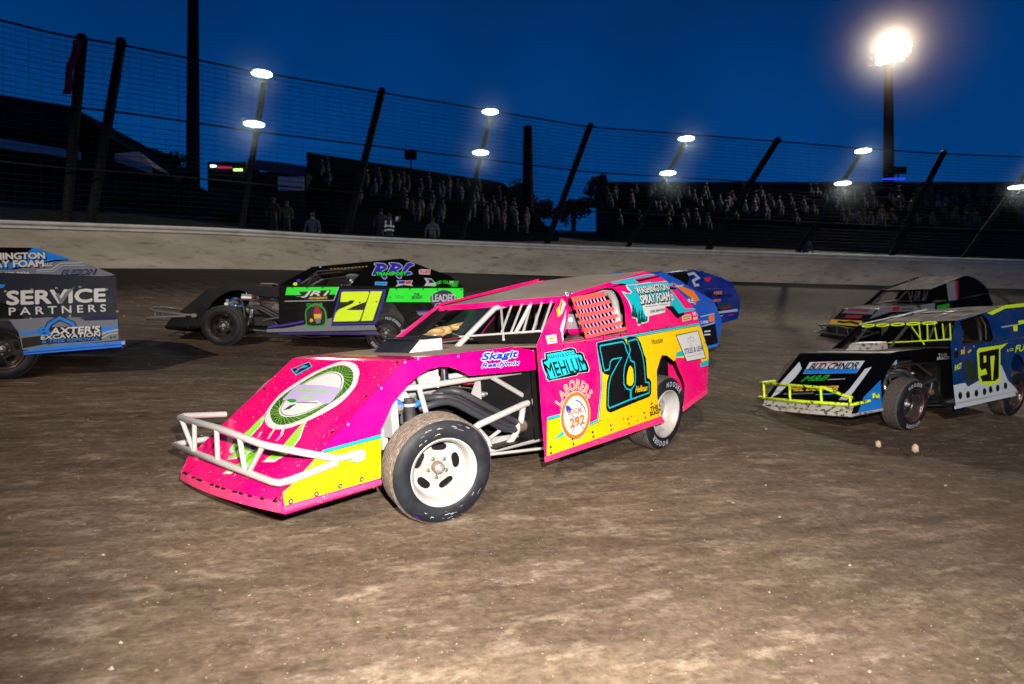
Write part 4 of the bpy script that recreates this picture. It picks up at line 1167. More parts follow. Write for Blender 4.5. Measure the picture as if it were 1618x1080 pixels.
M_MUD = paint('dried_mud', (0.10, 0.072, 0.05), 0.9, 0.2, spec=0.1)
M_MUD2 = paint('pale_dried_mud', (0.24, 0.18, 0.13), 0.9, 0.2, spec=0.1)
PV = Vector((1.37, 0, 0.4))
def race_car(key, name, label, P):
    rot, loc, broll, bpitch = POSES[key]
    root = empty(name)
    Mx = Matrix(rot).to_4x4()
    Mx.translation = Vector(loc)
    root.matrix_world = Mx
    tag(root, label, 'race car', 'race cars on the dirt track')
    xf = Matrix.Translation(PV) @ Matrix.Rotation(bpitch, 4, 'Y') @ Matrix.Rotation(broll, 4, 'X') @ Matrix.Translation(-PV)
    body, sidec, roofc, sailc, noseC, tubec = P['body'], P['side'], P['roof'], P['sail'], P['nose'], P['tube']
    doorc, skirtc, bumperc = P['door'], P['skirt'], P['bumper']
    dx = P.get('tail', 0.0)
    rz = P.get('deck_rise', 0.0)
    full = P.get('full', False)
    rnd = random.Random(len(key) * 7)
    par = {}
    yr = -0.66
    # ---- nose: sloping centre panel with a rolled lip
    b = MB(xf)
    prof = [(3.700, 0.203), (3.722, 0.215), (3.720, 0.262), (3.700, 0.270), (3.690, 0.300), (3.664, 0.349), (3.385, 0.549), (3.105, 0.750), (2.866, 0.922), (2.826, 0.949), (2.790, 0.960), (2.70, 0.963)]
    fx, fz = P.get('fold', (2.826, 0.949))
    prof[5:9] = [(3.664 + (fx - 3.664) * t, 0.349 + (fz - 0.349) * t) for t in (0.0, 0.333, 0.667, 0.955)]
    prof[9:] = [(fx, fz), (fx - 0.036, fz + 0.010), (2.70, 0.963)]
    ny = 15
    vs, fs, ms = [], [], []
    for i, (x, z) in enumerate(prof):
        for j in range(ny):
            y = yr + (0.72 - yr) * j / (ny - 1)
            bow = 0.05 * (1 - ((y - 0.03) / 0.69) ** 2) * (1 if i < 4 else (0.5 if i == 4 else 0.0))
            dent = (rnd.uniform(-1, 1) * 0.006 if i in (2, 3, 4) else 0.0) * P.get('dents', 1)
            vs.append((x + bow + dent, y, z + dent * 0.6))
    for i in range(len(prof) - 1):
        m = P['lip'] if i < 3 else (P.get('mud', noseC) if i < 5 else noseC)
        for j in range(ny - 1):
            a = i * ny + j
            b.add([vs[a], vs[a + 1], vs[a + 1 + ny], vs[a + ny]], [(0, 1, 2, 3)], m, i > 4)
    nose = b.build('nose_panel', root)
    b = MB(xf)                                        # ties that lace the lip to the panel
    for j in range(13):
        y = -0.60 + j * 0.102 + rnd.uniform(-0.045, 0.045)
        bw = 0.05 * (1 - ((y - 0.03) / 0.69) ** 2)
        b.box((3.712 + bw, y, 0.272), (0.014, rnd.uniform(0.02, 0.05), 0.010), M_DARK)
    b.build('lacing', nose)
    par['nose'] = nose
    # ---- fender side panels with the wheel arch cut out
    side = [(3.700, 0.72, 0.203), (3.722, 0.72, 0.215), (3.715, 0.72, 0.262), (3.690, 0.72, 0.300), (3.664, 0.72, 0.349), (fx, 0.72, fz + 0.001), (min(2.714, fx - 0.1), 0.72, 0.960), (1.70, 0.72, 0.955), (1.549, 0.72, 0.945), (1.564, 0.72, 0.757), (2.259, 0.72, 0.792),
            (2.37, 0.72, 0.847), (2.45, 0.72, 0.874), (2.532, 0.72, 0.885), (2.62, 0.72, 0.878), (2.70, 0.72, 0.855), (2.79, 0.72, 0.808), (2.854, 0.72, 0.764), (2.93, 0.72, 0.70), (2.984, 0.72, 0.622), (3.035, 0.72, 0.547), (3.058, 0.72, 0.40), (3.066, 0.72, 0.258), (3.07, 0.72, 0.211)]
    b = MB(xf)
    b.poly(side, sidec, 0.006, (0, 1, 0))
    b.tube([(3.715, 0.718, 0.232), (3.07, 0.718, 0.232)], 0.021, P['lip'], 6)
    par['side'] = b.build('fender_panel', root)
    b = MB(xf)
    b.poly([(p[0], yr, p[2]) for p in side], sidec, 0.006, (0, -1, 0))
    b.build('fender_panel', root)
    # ---- hood and cowl decks
    b = MB(xf)
    nx = 10
    vs = []
    for i in range(nx + 1):
        x = 2.70 - (2.70 - 1.55) * i / nx
        for j in range(9):
            y = yr + (0.72 - yr) * j / 8
            vs.append((x, y, 0.963 - 0.006 * i / nx + rnd.uniform(-0.003, 0.003)))
    for i in range(nx):
        for j in range(8):
            a = i * 9 + j
            b.add([vs[a], vs[a + 1], vs[a + 10], vs[a + 9]], [(0, 1, 2, 3)], noseC if i < 1 else P.get('deck', M_DIRTY_DECK), True)
    b.build('hood', root)
    b = MB(xf)
    dk = P.get('deck', M_DIRTY_DECK)
    for s, y0 in ((1, 0.722), (-1, 0.66)):
        yo = 0.955 if s > 0 else 0.835
        b.poly([(1.805, yo * s, 0.956), (1.805, y0 * s, 0.956), (1.50, 0.60 * s, 0.956), (-0.65 + dx, 0.60 * s, 0.965), (-0.65 + dx, yo * s, 0.972), (0.3, yo * s, 0.956)], dk, 0.004, (0, 0, 1))
    b.poly([(0.25, -0.60, 0.962), (0.25, 0.60, 0.962), (-0.65 + dx, 0.60, 0.972), (-0.65 + dx, -0.60, 0.972)], dk, 0.004, (0, 0, 1))
    b.build('cowl_deck', root)
    b = MB(xf)
    b.poly([(1.54, 0.12, 0.958), (1.54, 0.84, 0.958), (1.63, 0.84, 1.045), (1.66, 0.12, 1.020)], M_DARK, 0.004, (0.7, 0, 0.7))
    b.build('dash_panel', root)
    # ---- hood scoop
    if P.get('scoop'):
        m1, m2, m3 = P['scoop']
        b = MB(xf)
        y0, y1 = -0.20, 0.24
        A_ = [(2.40, 0.962), (2.295, 1.046), (2.08, 1.046), (2.08, 0.960)]
        for y, n in ((y1, (0, 1, 0)), (y0, (0, -1, 0))):
            b.poly([(x, y, z) for x, z in A_], m1, 0.004, n)
        b.quad((2.295, y0, 1.047), (2.295, y1, 1.047), (2.08, y1, 1.047), (2.08, y0, 1.047), m1)
        b.quad((2.08, y0, 0.96), (2.08, y1, 0.96), (2.08, y1, 1.046), (2.08, y0, 1.046), m1)
        sc = b.build('hood_scoop', root)
        b = MB(xf)
        b.quad((2.40, y0, 0.963), (2.40, y1, 0.963), (2.297, y1, 1.045), (2.297, y0, 1.045), m2)
        b.build('screen', sc)
        b = MB(xf)
        vs = []
        for i, (s, z) in enumerate(((1.0, 1.048), (1.0, 1.056), (0.9, 1.064), (0.55, 1.068))):
            for t in range(20):
                a = 2 * math.pi * t / 20
                cx, cy, rx, ry = 2.17, 0.02, 0.155 * s, 0.235 * s
                q = 0.55
                px = abs(math.cos(a)) ** q * (1 if math.cos(a) > 0 else -1)
                py = abs(math.sin(a)) ** q * (1 if math.sin(a) > 0 else -1)
                vs.append((cx + rx * px, cy + ry * py, z))
        fs = [[i * 20 + t, i * 20 + (t + 1) % 20, (i + 1) * 20 + (t + 1) % 20, (i + 1) * 20 + t] for i in range(3) for t in range(20)] + [[60 + t for t in range(20)]]
        b.add(vs, fs, m3, True)
        b.build('lid', sc)
    ta, tb_, tc_, td = P.get('tail_shape', (-0.747, -0.79, -0.804, -0.651))
    # ---- doors / quarter panels with the rear wheel arch
    door = [(1.809, 0.958), (1.802, 0.75), (1.796, 0.45), (1.786, 0.119), (1.0, 0.122), (0.109, 0.126), (0.154, 0.185), (0.185, 0.28), (0.21, 0.364), (0.212, 0.48), (0.198, 0.599), (0.14, 0.69), (0.055, 0.735), (-0.03, 0.73),
            (-0.10, 0.70), (-0.17, 0.635), (-0.221, 0.552), (-0.28, 0.48), (-0.316, 0.398), (-0.30, 0.29), (-0.261, 0.19), (ta + dx, 0.282), (tb_ + dx, 0.50), (tc_ + dx, 0.695), (td + dx, 0.976 + rz), (0.051, 0.966 + rz), (0.667, 0.955), (1.271, 0.953)]
    for s in (1, -1):
        b = MB(xf)
        dys = 0.96 if s > 0 else 0.84
        b.poly([(x, dys * s, z) for x, z in door], doorc, 0.006, (0, s, 0))
        b.poly([(x, (dys - 0.009) * s, z) for x, z in door], M_DARK)
        o = b.build('door_panel', root)
        if s > 0:
            par['door'] = o
        b = MB(xf)
        b.poly([(1.79, (dys + 0.006) * s, 0.112), (1.79, (dys + 0.006) * s, 0.152), (0.158, (dys + 0.006) * s, 0.186), (0.095, (dys + 0.006) * s, 0.122)], skirtc, 0.012, (0, s, 0))
        b.poly([(-0.255, (dys + 0.006) * s, 0.165), (-0.262, (dys + 0.006) * s, 0.215), (-0.748 + dx, (dys + 0.006) * s, 0.312), (-0.745 + dx, (dys + 0.006) * s, 0.268)], skirtc, 0.012, (0, s, 0))
        b.build('side_skirt', root)
    # ---- sail panels with window opening, roof
    FL, FRt, RL, RR = (1.291, 0.767, 1.306), (1.30, -0.65, 1.29), (-0.148, 0.672, 1.508), (-0.146, -0.65, 1.503)
    pO, pU, pV, pN = (Vector(a) for a in PLANES['sail'])
    def onp(x, z):             # a point of the sail plane from its side view
        y = (pN.dot(pO) - pN.x * x - pN.z * z) / pN.y
        return (x, y, z)
    tb = dx * 1.0
    back = P.get('back', [(-0.148, 1.508), (-0.26, 1.495), (-0.43, 1.436), (-0.56, 1.336), (-0.703, 1.148), (-0.69, 1.04), (-0.652, 0.982)])
    pkx, pkz = back[0]
    RL, RR = onp(pkx, pkz), (pkx + 0.002, -0.65, pkz - 0.005)
    outer = [onp(1.809, 0.958), onp(1.66, 1.062), onp(1.291, 1.306), onp(0.6, 1.306 + (pkz - 1.306) * 0.691 / (1.291 - pkx))] + [onp(x, z) for x, z in back] + [onp(0.051, 0.975 + rz), onp(0.60, 0.962), onp(1.27, 0.960)]
    hole = [onp(1.518, 0.968), onp(1.40, 1.05), onp(1.27, 1.17), onp(1.188, 1.292), onp(0.80, 1.34), onp(0.618, 1.367), onp(0.491, 1.362), onp(0.44, 1.32), onp(0.435, 1.26), onp(0.47, 1.179), onp(0.55, 1.08), onp(0.60, 1.00), onp(0.605, 0.972)]
    for s in (1, -1):
        b = MB(xf)
        o1, h1 = (outer, hole) if s > 0 else ([(a, -c + 0.115, e_) for a, c, e_ in outer], [(a, -c + 0.115, e_) for a, c, e_ in hole])
        b.poly([o1, h1], sailc, 0.005, (pN.x, pN.y * s, pN.z))
        off = Vector((-pN.x, -pN.y * s, -pN.z)) * 0.009
        b.poly([[Vector(p) + off for p in o1], [Vector(p) + off for p in h1]], M_DARK)
        o = b.build('sail_panel', root)
        if s > 0:
            par['sail'] = o
    b = MB(xf)
    nx, ny = 8, 8
    FLv, FRv, RLv, RRv = map(Vector, (FL, FRt, RL, RR))
    g = []
    for i in range(nx + 1):
        for j in range(ny + 1):
            u, v2 = i / nx, j / ny
            p = (FLv.lerp(RLv, u)).lerp(FRv.lerp(RRv, u), v2)
            p = p + Vector((0, 0, 0.018 * math.sin(math.pi * v2) * (0.3 + 0.7 * u) - 0.002))
            g.append(p)
    fs = [[i * (ny + 1) + j, i * (ny + 1) + j + 1, (i + 1) * (ny + 1) + j + 1, (i + 1) * (ny + 1) + j] for i in range(nx) for j in range(ny)]
    b.add(g, fs, roofc, True)
    b.add([p - Vector((0, 0, 0.012)) for p in g], fs, M_DARK, True)
    rf = b.build('roof', root)
    b = MB(xf)
    def strip(a, c, h0, h1, m, n):
        a, c = Vector(a), Vector(c)
        b.poly([a + Vector((0, 0, h0)), c + Vector((0, 0, h0)), c + Vector((0, 0, h1)), a + Vector((0, 0, h1))], m, 0.008, n)
    rl = P.get('roof_edge', sailc)
    strip((1.302, 0.775, 1.306), (1.312, -0.655, 1.289), -0.042, 0.006, P.get('roof_front', rl), (1, 0, 0))
    strip((1.305, -0.657, 1.29), (pkx + 0.002, -0.657, pkz - 0.005), -0.02, 0.028, rl, (0, -1, 0))
    strip((pkx - 0.007, 0.672, pkz), (pkx - 0.007, -0.655, pkz - 0.005), -0.03, 0.004, rl, (-1, 0, 0))
    if P.get('visor_marks'):
        vm, n_ = P['visor_marks'], 5
        for k2 in range(n_):                              # slanted round capitals along the visor
            y0 = -0.52 + k2 * 0.235
            c_ = [(y0 + 0.10 * math.cos(t * 0.5236) + 0.016 * math.sin(t * 0.5236), 1.279 + 0.0075 * (k2 / 4) + 0.017 * math.sin(t * 0.5236)) for t in range(12)]
            vs_, fs_ = ribbon(c_, 0.016, 1)
            b.add([(1.316 - 0.0065 * (v_[0] + 0.65), v_[0], v_[1] + 0.004) for v_ in vs_], fs_, vm)
    b.build('roof_rail', rf)
    # ---- tail
    b = MB(xf)
    tm = P.get('tailm', doorc)
    yt = P.get('tail_right', -0.835)
    b.poly([(tc_ + 0.004 + dx, yt, 0.695), (tc_ + 0.004 + dx, 0.955, 0.695), (td - 0.004 + dx, 0.955, 0.970 + rz), (td - 0.004 + dx, yt, 0.970 + rz)], tm, 0.005, (-1, 0, 0.4))
    b.poly([(ta + 0.002 + dx, yt, 0.30), (ta + 0.002 + dx, 0.955, 0.30), (tc_ + 0.004 + dx, 0.955, 0.693), (tc_ + 0.004 + dx, yt, 0.693)], tm, 0.005, (-1, 0, 0))
    b.build('tail_panel', root)
    # ---- cockpit tub, firewall and floor (dark sheet metal)
    b = MB(xf)
    b.box((0.75, 0, 0.19), (2.3, 1.15, 0.01), M_DARK)
    b.poly([(1.50, -0.62, 0.19), (1.50, 0.60, 0.19), (1.50, 0.60, 0.95), (1.50, -0.62, 0.95)], M_DARK, 0.006, (1, 0, 0))
    b.poly([(1.50, -0.62, 0.19), (1.50, -0.62, 0.95), (-0.6 + dx, -0.62, 0.95), (-0.6 + dx, -0.62, 0.25)], M_DARK, 0.006, (0, 1, 0))
    b.poly([(-0.05, -0.62, 0.19), (-0.05, -0.62, 1.38), (-0.05, 0.62, 1.38), (-0.05, 0.62, 0.19)], M_DARK, 0.006, (1, 0, 0))
    b.poly([(1.50, 0.62, 0.19), (1.50, 0.62, 0.95), (-0.6 + dx, 0.62, 0.95), (-0.6 + dx, 0.62, 0.25)], M_DARK, 0.006, (0, 1, 0))
    b.build('cockpit_tub', root)
    b = MB(xf)
    b.poly([(3.05, -0.60, 0.25), (3.02, -0.60, 0.76), (2.80, -0.60, 0.93), (1.5, -0.60, 0.95), (1.5, -0.60, 0.25)], M_DARK, 0.005, (0, 1, 0))
    b.poly([(3.02, -0.60, 0.25), (3.02, 0.66, 0.25), (3.02, 0.66, 0.80), (3.02, -0.60, 0.80)], M_DARK, 0.005, (-1, 0, 0))
    b.poly([(1.92, 0.43, 0.735), (1.90, 0.43, 0.60), (1.74, 0.43, 0.38), (1.50, 0.43, 0.22), (1.16, 0.43, 0.20), (1.16, 0.43, 0.76)], M_DARK, 0.004, (0, 1, 0))
    b.poly([(1.55, 0.40, 0.20), (0.9, 0.40, 0.20), (0.9, 0.40, 0.90), (1.55, 0.40, 0.90)], M_DARK, 0.004, (0, 1, 0))
    b.build('engine_bay_panel', root)
    # ---- roll cage and windscreen bars
    b = MB(xf)
    b.tube([(1.80, 0.10, 0.955), (1.345, 0.10, 1.242), (1.20, 0.12, 1.27), (0.0, 0.15, 1.42)], 0.024, tubec, 12)
    b.tube([(1.80, -0.52, 0.955), (1.32, -0.55, 1.235), (1.1, -0.55, 1.27), (0.0, -0.55, 1.42)], 0.022, tubec if not full else M_DARK, 10)
    b.tube([(0.02, 0.56, 0.2), (0.02, 0.56, 1.18), (0.05, 0.50, 1.36), (0.05, 0.38, 1.41), (0.05, -0.38, 1.41), (0.05, -0.55, 1.30), (0.05, -0.56, 0.2)], 0.022, tubec, 10)
    b.tube([(1.42, 0.56, 0.25), (1.42, 0.62, 0.98), (1.23, 0.62, 1.25), (0.05, 0.50, 1.38)], 0.020, M_DARK if full else tubec, 10)
    b.tube([(0.16, 0.55, 1.137), (-0.10, 0.47, 1.02), (-0.4, 0.4, 0.9)], 0.024, tubec, 10)
    b.tube([(0.80, 0.52, 1.305), (0.55, 0.55, 1.338), (0.40, 0.55, 1.350), (0.302, 0.55, 1.338), (0.235, 0.55, 1.295), (0.195, 0.55, 1.24), (0.163, 0.55, 1.091), (0.16, 0.55, 0.95)], 0.036, tubec, 12)
    b.tube([(1.59, 0.52, 1.0), (1.36, 0.52, 1.25)], 0.018, tubec, 8)
    b.build('roll_cage', root)
    b = MB(xf)
    wb = P.get('bars', tubec)
    b.tube([(1.70, 0.03, 1.030), (1.654, 0.86, 1.060)], 0.009, wb, 8)
    for p, q in (((1.345, 0.181, 1.243), (1.735, 0.56, 1.005)), ((1.317, 0.274, 1.257), (1.650, 0.467, 1.060)), ((1.305, 0.384, 1.265), (1.650, 0.567, 1.058)), ((1.301, 0.482, 1.267), (1.654, 0.696, 1.058)), ((1.299, 0.595, 1.268), (1.656, 0.790, 1.056)), ((1.288, 0.690, 1.276), (1.658, 0.880, 1.056))):
        b.tube([p, q], 0.0105, wb, 8)
    b.build('windscreen_bars', root)
    b = MB(xf)                                        # right windscreen post
    ap = P.get('post', sailc)
    b.poly([(1.292, -0.655, 1.292), (1.318, -0.655, 1.300), (1.90, -0.68, 0.985), (1.87, -0.68, 0.965)], ap, 0.03, (0, 1, 0))
    b.build('windscreen_post', root)
    if full:
        b = MB(xf)                                    # foil-covered deck piece seen through the windscreen
        pts = [(1.796, -0.32, 1.060), (1.579, -0.32, 1.161), (1.312, -0.32, 1.134), (1.389, -0.30, 1.085), (1.63, -0.28, 1.020)]
        g, fs = [], []
        n = 9
        for i in range(n + 1):
            for j in range(5):
                u, v2 = i / n, j / 4
                p = Vector(pts[0]).lerp(Vector(pts[4]), v2).lerp(Vector(pts[1]).lerp(Vector(pts[2]), u).lerp(Vector(pts[3]), v2 * 0.9), u)
                g.append(p + Vector((0, rnd.uniform(-1, 1) * 0.018, rnd.uniform(-1, 1) * 0.006)))
        fs = [[i * 5 + j, i * 5 + j + 1, (i + 1) * 5 + j + 1, (i + 1) * 5 + j] for i in range(n) for j in range(4)]
        b.add(g, fs, M_GOLD)
        b.build('heat_shield', root)
    # ---- seat
    b = MB(xf)
    sm = P.get('seatm', M_DARK)
    b.box((0.33, 0.33, 0.55), (0.08, 0.46, 0.75), sm, Matrix.Rotation(R(-12), 3, 'Y'))
    b.box((0.58, 0.33, 0.26), (0.50, 0.46, 0.08), sm)
    b.build('seat', root)
    # ---- bumper hoop
    b = MB(xf)
    hw = 0.60
    bt = [(3.36, -0.70, 0.60), (3.66, -0.66, 0.640), (3.712, -0.60, 0.640), (3.715, 0.0, 0.62), (3.712, 0.54, 0.572), (3.690, 0.60, 0.562), (3.642, 0.66, 0.545), (3.577, 0.748, 0.520), (3.378, 0.750, 0.447), (3.193, 0.750, 0.438)]
    bb = [(3.34, -0.72, 0.44), (3.66, -0.75, 0.442), (3.712, -0.74, 0.440), (3.715, 0.0, 0.405), (3.712, 0.63, 0.372), (3.700, 0.69, 0.372), (3.665, 0.745, 0.388), (3.587, 0.750, 0.398), (3.380, 0.750, 0.424)]
    if P.get('square'):
        bt = [(3.36, -0.70, 0.58), (3.70, -0.68, 0.585), (3.72, 0.35, 0.565), (3.70, 0.64, 0.47), (3.69, 0.72, 0.455)]
        bb = [(3.36, -0.72, 0.37), (3.70, -0.74, 0.37), (3.72, 0.0, 0.365), (3.70, 0.72, 0.365), (3.36, 0.735, 0.38)]
    bdx = P.get('bumper_out', 0.0)
    bt = [(x + (bdx if x > 3.55 else 0), y, z) for x, y, z in bt]
    bb = [(x + (bdx if x > 3.55 else 0), y, z) for x, y, z in bb]
    b.tube(bt, 0.0205, bumperc, 12)
    b.tube(bb, 0.0205, bumperc, 12)
    b.box((3.24, 0.752, 0.436), (0.07, 0.05, 0.06), bumperc)
    def at(path, y):
        for p, q in zip(path, path[1:]):
            if abs(q[1] - p[1]) > 1e-6 and min(p[1], q[1]) <= y <= max(p[1], q[1]) and p[0] > 3.6 and q[0] > 3.6:
                t = (y - p[1]) / (q[1] - p[1])
                return tuple(p[k2] + (q[k2] - p[k2]) * t for k2 in range(3))
        return path[-2]
    ups = ((-0.58, -0.40), (-0.36, -0.40), (-0.03, -0.05), (0.27, 0.31), (0.55, 0.35)) if not P.get('square') else ((-0.62, -0.62), (-0.18, -0.18), (0.30, 0.30), (0.69, 0.70))
    for a, c in ups:
        b.tube([at(bt, a), at(bb, c)], 0.016 if not P.get('square') else 0.018, bumperc, 8)
    b.build('front_bumper', root)
    if P.get('rear_bumper', True):
        b = MB(xf)
        b.tube([(-0.84 + dx, -0.5, 0.45), (-0.92 + dx, -0.42, 0.45), (-0.92 + dx, 0.42, 0.45), (-0.84 + dx, 0.5, 0.45)], 0.018, bumperc, 8)
        b.tube([(-0.84 + dx, -0.5, 0.62), (-0.92 + dx, -0.42, 0.62), (-0.92 + dx, 0.42, 0.62), (-0.84 + dx, 0.5, 0.62)], 0.018, bumperc, 8)
        b.build('rear_bumper', root)
    # ---- wheels
    rims, tyre_f, tyre_r = P['wheels']
    for x, s, st in ((2.74, 1, P.get('steer', -18)), (2.74, -1, P.get('steer', -18)), (0, 1, 0), (0, -1, 0)):
        wh = empty('wheel', root, (x, (0.956 if x > 1 else P.get('rear_track', 0.956)) if s > 0 else -0.88, 0.345))
        wh.rotation_euler = (0, 0, R(st) + (0 if s > 0 else math.pi))
        ty = bpy.data.objects.new('tyre', tyre_f if x > 1 else tyre_r)
        COL.objects.link(ty)
        ty.parent = wh
        ty.rotation_euler = (0, R(P.get('spin', 0) + (15 if x > 1 else 0)), 0)
        rm = bpy.data.objects.new('rim', rims)
        COL.objects.link(rm)
        rm.parent = wh
        if full and x > 1 and s > 0:
            chalk_marks().build('chalk_mark', wh)
    # ---- running gear
    b = MB()
    b.tube([(0, -0.72, 0.345), (0, 0.72, 0.345)], 0.045, M_DARK, 10)
    b.ball((0, 0, 0.345), 0.14, M_DARK, 14, 1, 1.2, 1)
    b.tube([(2.74, -0.74, 0.33), (2.70, -0.35, 0.30)], 0.018, M_STEEL, 8)
    b.tube([(2.74, 0.74, 0.33), (2.66, 0.35, 0.30)], 0.018, M_STEEL, 8)
    b.tube([(2.70, 0.74, 0.42), (2.62, 0.40, 0.52)], 0.016, M_STEEL, 8)
    b.tube([(0, 0.40, 0.345), (1.2, 0.42, 0.30)], 0.018, M_STEEL, 8)
    b.build('axle', root)
    for y in (0.50, -0.45):
        b = MB(xf)
        b.tube([(2.632, y, 0.675), (2.636, y, 0.50)], 0.036, M_RUBBER_STRAP, 14)
        b.tube([(2.632, y, 0.640), (2.632, y, 0.622)], 0.039, P.get('shock', M_STEEL), 14)
        b.tube([(2.636, y, 0.50), (2.66, y + 0.05, 0.33)], 0.022, M_STEEL, 10)
        b.build('shock_absorber', root)
        b = MB(xf)
        b.tube([(0.12, y, 0.36), (0.05, y * 0.95, 0.80)], 0.03, M_DARK, 10)
        b.build('shock_absorber', root)
    # ---- frame rails
    b = MB(xf)
    b.tube([(2.66, 0.46, 0.745), (2.541, 0.5, 0.740), (1.942, 0.5, 0.736), (1.45, 0.5, 0.729)], 0.022, tubec, 10)
    b.tube([(2.66, -0.46, 0.745), (1.45, -0.5, 0.729)], 0.022, tubec, 10)
    b.tube([(2.308, 0.40, 0.765), (2.099, 0.52, 0.783), (1.9, 0.56, 0.80)], 0.020, tubec, 10)
    b.tube([(2.545, 0.5, 0.752), (2.492, 0.5, 0.55), (2.46, 0.5, 0.26)], 0.020, tubec, 10)
    b.tube([(2.15, 0.56, 0.365), (2.047, 0.56, 0.40), (1.556, 0.56, 0.475), (1.35, 0.56, 0.487), (1.10, 0.56, 0.515)], 0.026, tubec, 10)
    b.tube([(1.825, 0.5, 0.722), (1.384, 0.5, 0.479)], 0.020, tubec, 10)
    b.tube([(1.536, 0.54, 0.46), (1.546, 0.52, 0.34), (1.60, 0.50, 0.24), (1.70, 0.5, 0.165)], 0.026, tubec, 10)
    b.tube([(2.40, 0.5, 0.21), (1.842, 0.5, 0.168), (1.237, 0.52, 0.155), (0.4, 0.5, 0.16)], 0.026, tubec, 10)
    b.tube([(1.90, 0.5, 0.14), (1.30, 0.60, 0.085), (1.0, 0.60, 0.10)], 0.012, tubec, 8)
    b.tube([(1.864, 0.47, 0.251), (1.744, 0.47, 0.295)], 0.016, tubec, 8)
    b.tube([(2.0, 0.47, 0.37), (1.88, 0.47, 0.25), (1.85, 0.47, 0.15)], 0.020, tubec, 8)
    b.poly([(1.95, 0.46, 0.72), (1.91, 0.46, 0.73), (1.91, 0.46, 0.56), (1.925, 0.46, 0.53), (2.02, 0.46, 0.60)], tubec, 0.01, (0, 1, 0))
    b.poly([(2.79, 0.46, 0.68), (2.72, 0.46, 0.745), (2.64, 0.46, 0.735), (2.595, 0.46, 0.685), (2.60, 0.46, 0.655), (2.66, 0.46, 0.655)], tubec, 0.03, (0, 1, 0))
    b.poly([(1.893, 0.44, 0.255), (1.231, 0.44, 0.20), (1.231, 0.44, 0.15), (1.874, 0.44, 0.15)], tubec, 0.01, (0, 1, 0))
    b.build('frame_rail', root)
    if P.get('engine', True):
        b = MB(xf)
        b.box((2.22, 0.0, 0.50), (0.52, 0.36, 0.40), M_DARK)
        b.box((2.22, 0.22, 0.66), (0.50, 0.14, 0.10), M_ALU, Matrix.Rotation(R(35), 3, 'X'))
        b.box((2.22, -0.22, 0.66), (0.50, 0.14, 0.10), M_ALU, Matrix.Rotation(R(-35), 3, 'X'))
        b.box((2.22, 0.0, 0.82), (0.30, 0.24, 0.14), M_ALU)
        b.tube([(2.20, 0.0, 0.88), (2.20, 0.0, 0.955)], 0.10, M_DARK, 18)
        for q in range(6):
            b.tube([(2.43 - 0.08 * q, 0.29, 0.645), (2.43 - 0.08 * q, 0.33, 0.62)], 0.012, M_STEEL, 8)
        b.box((2.45, 0.10, 0.55), (0.05, 0.20, 0.20), M_STEEL)
        b.tube([(2.50, 0.10, 0.60), (2.54, 0.10, 0.60)], 0.08, M_STEEL, 20)
        en = b.build('engine', root)
        b = MB(xf)
        b.box((2.455, 0.44, 0.785), (0.17, 0.13, 0.11), M_ALU)
        b.box((2.375, 0.44, 0.780), (0.012, 0.14, 0.13), paint('white_sheet', (0.7, 0.7, 0.7), 0.5, 0.2))
        b.tube([(2.47, 0.46, 0.84), (2.47, 0.46, 0.862)], 0.03, M_CHROME, 16)
        b.build('coolant_tank', root)
        b = MB(xf)
        b.box((2.36, 0.40, 0.812), (0.07, 0.06, 0.05), M_RED)
        b.build('breather_cap', en)
        b = MB(xf)
        b.tube([(2.27, 0.46, 0.76), (2.27, 0.46, 0.842)], 0.034, M_CHROME, 18)
        b.build('oil_filter', en)
        b = MB(xf)
        b.box((2.785, 0.47, 0.56), (0.06, 0.12, 0.24), M_ALU)
        b.box((2.80, -0.05, 0.55), (0.05, 0.95, 0.40), M_ALU)
        b.tube([(2.72, 0.5, 0.63), (2.70, 0.47, 0.60)], 0.03, M_STEEL, 10)
        b.build('radiator', root)
        b = MB(xf)
        b.tube([(2.74, 0.44, 0.74), (2.665, 0.48, 0.772), (2.60, 0.46, 0.752)], 0.020, M_BLUE, 10)
        b.tube([(2.72, 0.46, 0.755), (2.63, 0.47, 0.745)], 0.016, M_BLUE, 10)
        b.tube([(2.757, 0.5, 0.684), (2.72, 0.5, 0.660), (2.672, 0.47, 0.633)], 0.017, M_BLUE, 10)
        b.tube([(2.60, 0.46, 0.615), (2.585, 0.5, 0.620), (2.53, 0.48, 0.632)], 0.018, M_BLUE, 10)
        b.build('coolant_hose', root)
        for pts, r in (([(2.52, 0.46, 0.585), (2.47, 0.5, 0.602), (2.39, 0.52, 0.612), (2.31, 0.52, 0.608), (2.22, 0.52, 0.575), (1.95, 0.51, 0.425), (1.72, 0.5, 0.305), (1.58, 0.5, 0.27)], 0.026),
                       ([(2.36, 0.34, 0.63), (2.34, 0.42, 0.638), (2.26, 0.47, 0.632), (2.18, 0.47, 0.60), (1.90, 0.46, 0.45), (1.70, 0.47, 0.34), (1.56, 0.48, 0.28)], 0.024),
                       ([(2.28, 0.34, 0.645), (2.20, 0.42, 0.652), (2.08, 0.44, 0.60), (1.84, 0.43, 0.48), (1.66, 0.45, 0.36), (1.55, 0.47, 0.305)], 0.023),
                       ([(2.24, 0.34, 0.66), (2.21, 0.46, 0.672), (2.16, 0.50, 0.655), (1.99, 0.50, 0.562), (1.76, 0.5, 0.435), (1.60, 0.5, 0.345), (1.53, 0.49, 0.31)], 0.025)):
            b = MB(xf)
            b.tube(pts, r, M_HEADER, 14)
            b.build('exhaust_header', root)
        b = MB(xf)
        b.tube([(1.58, 0.49, 0.30), (1.50, 0.49, 0.295), (1.20, 0.49, 0.285), (0.8, 0.49, 0.26)], [0.058, 0.052, 0.048, 0.048], M_RUST, 16)
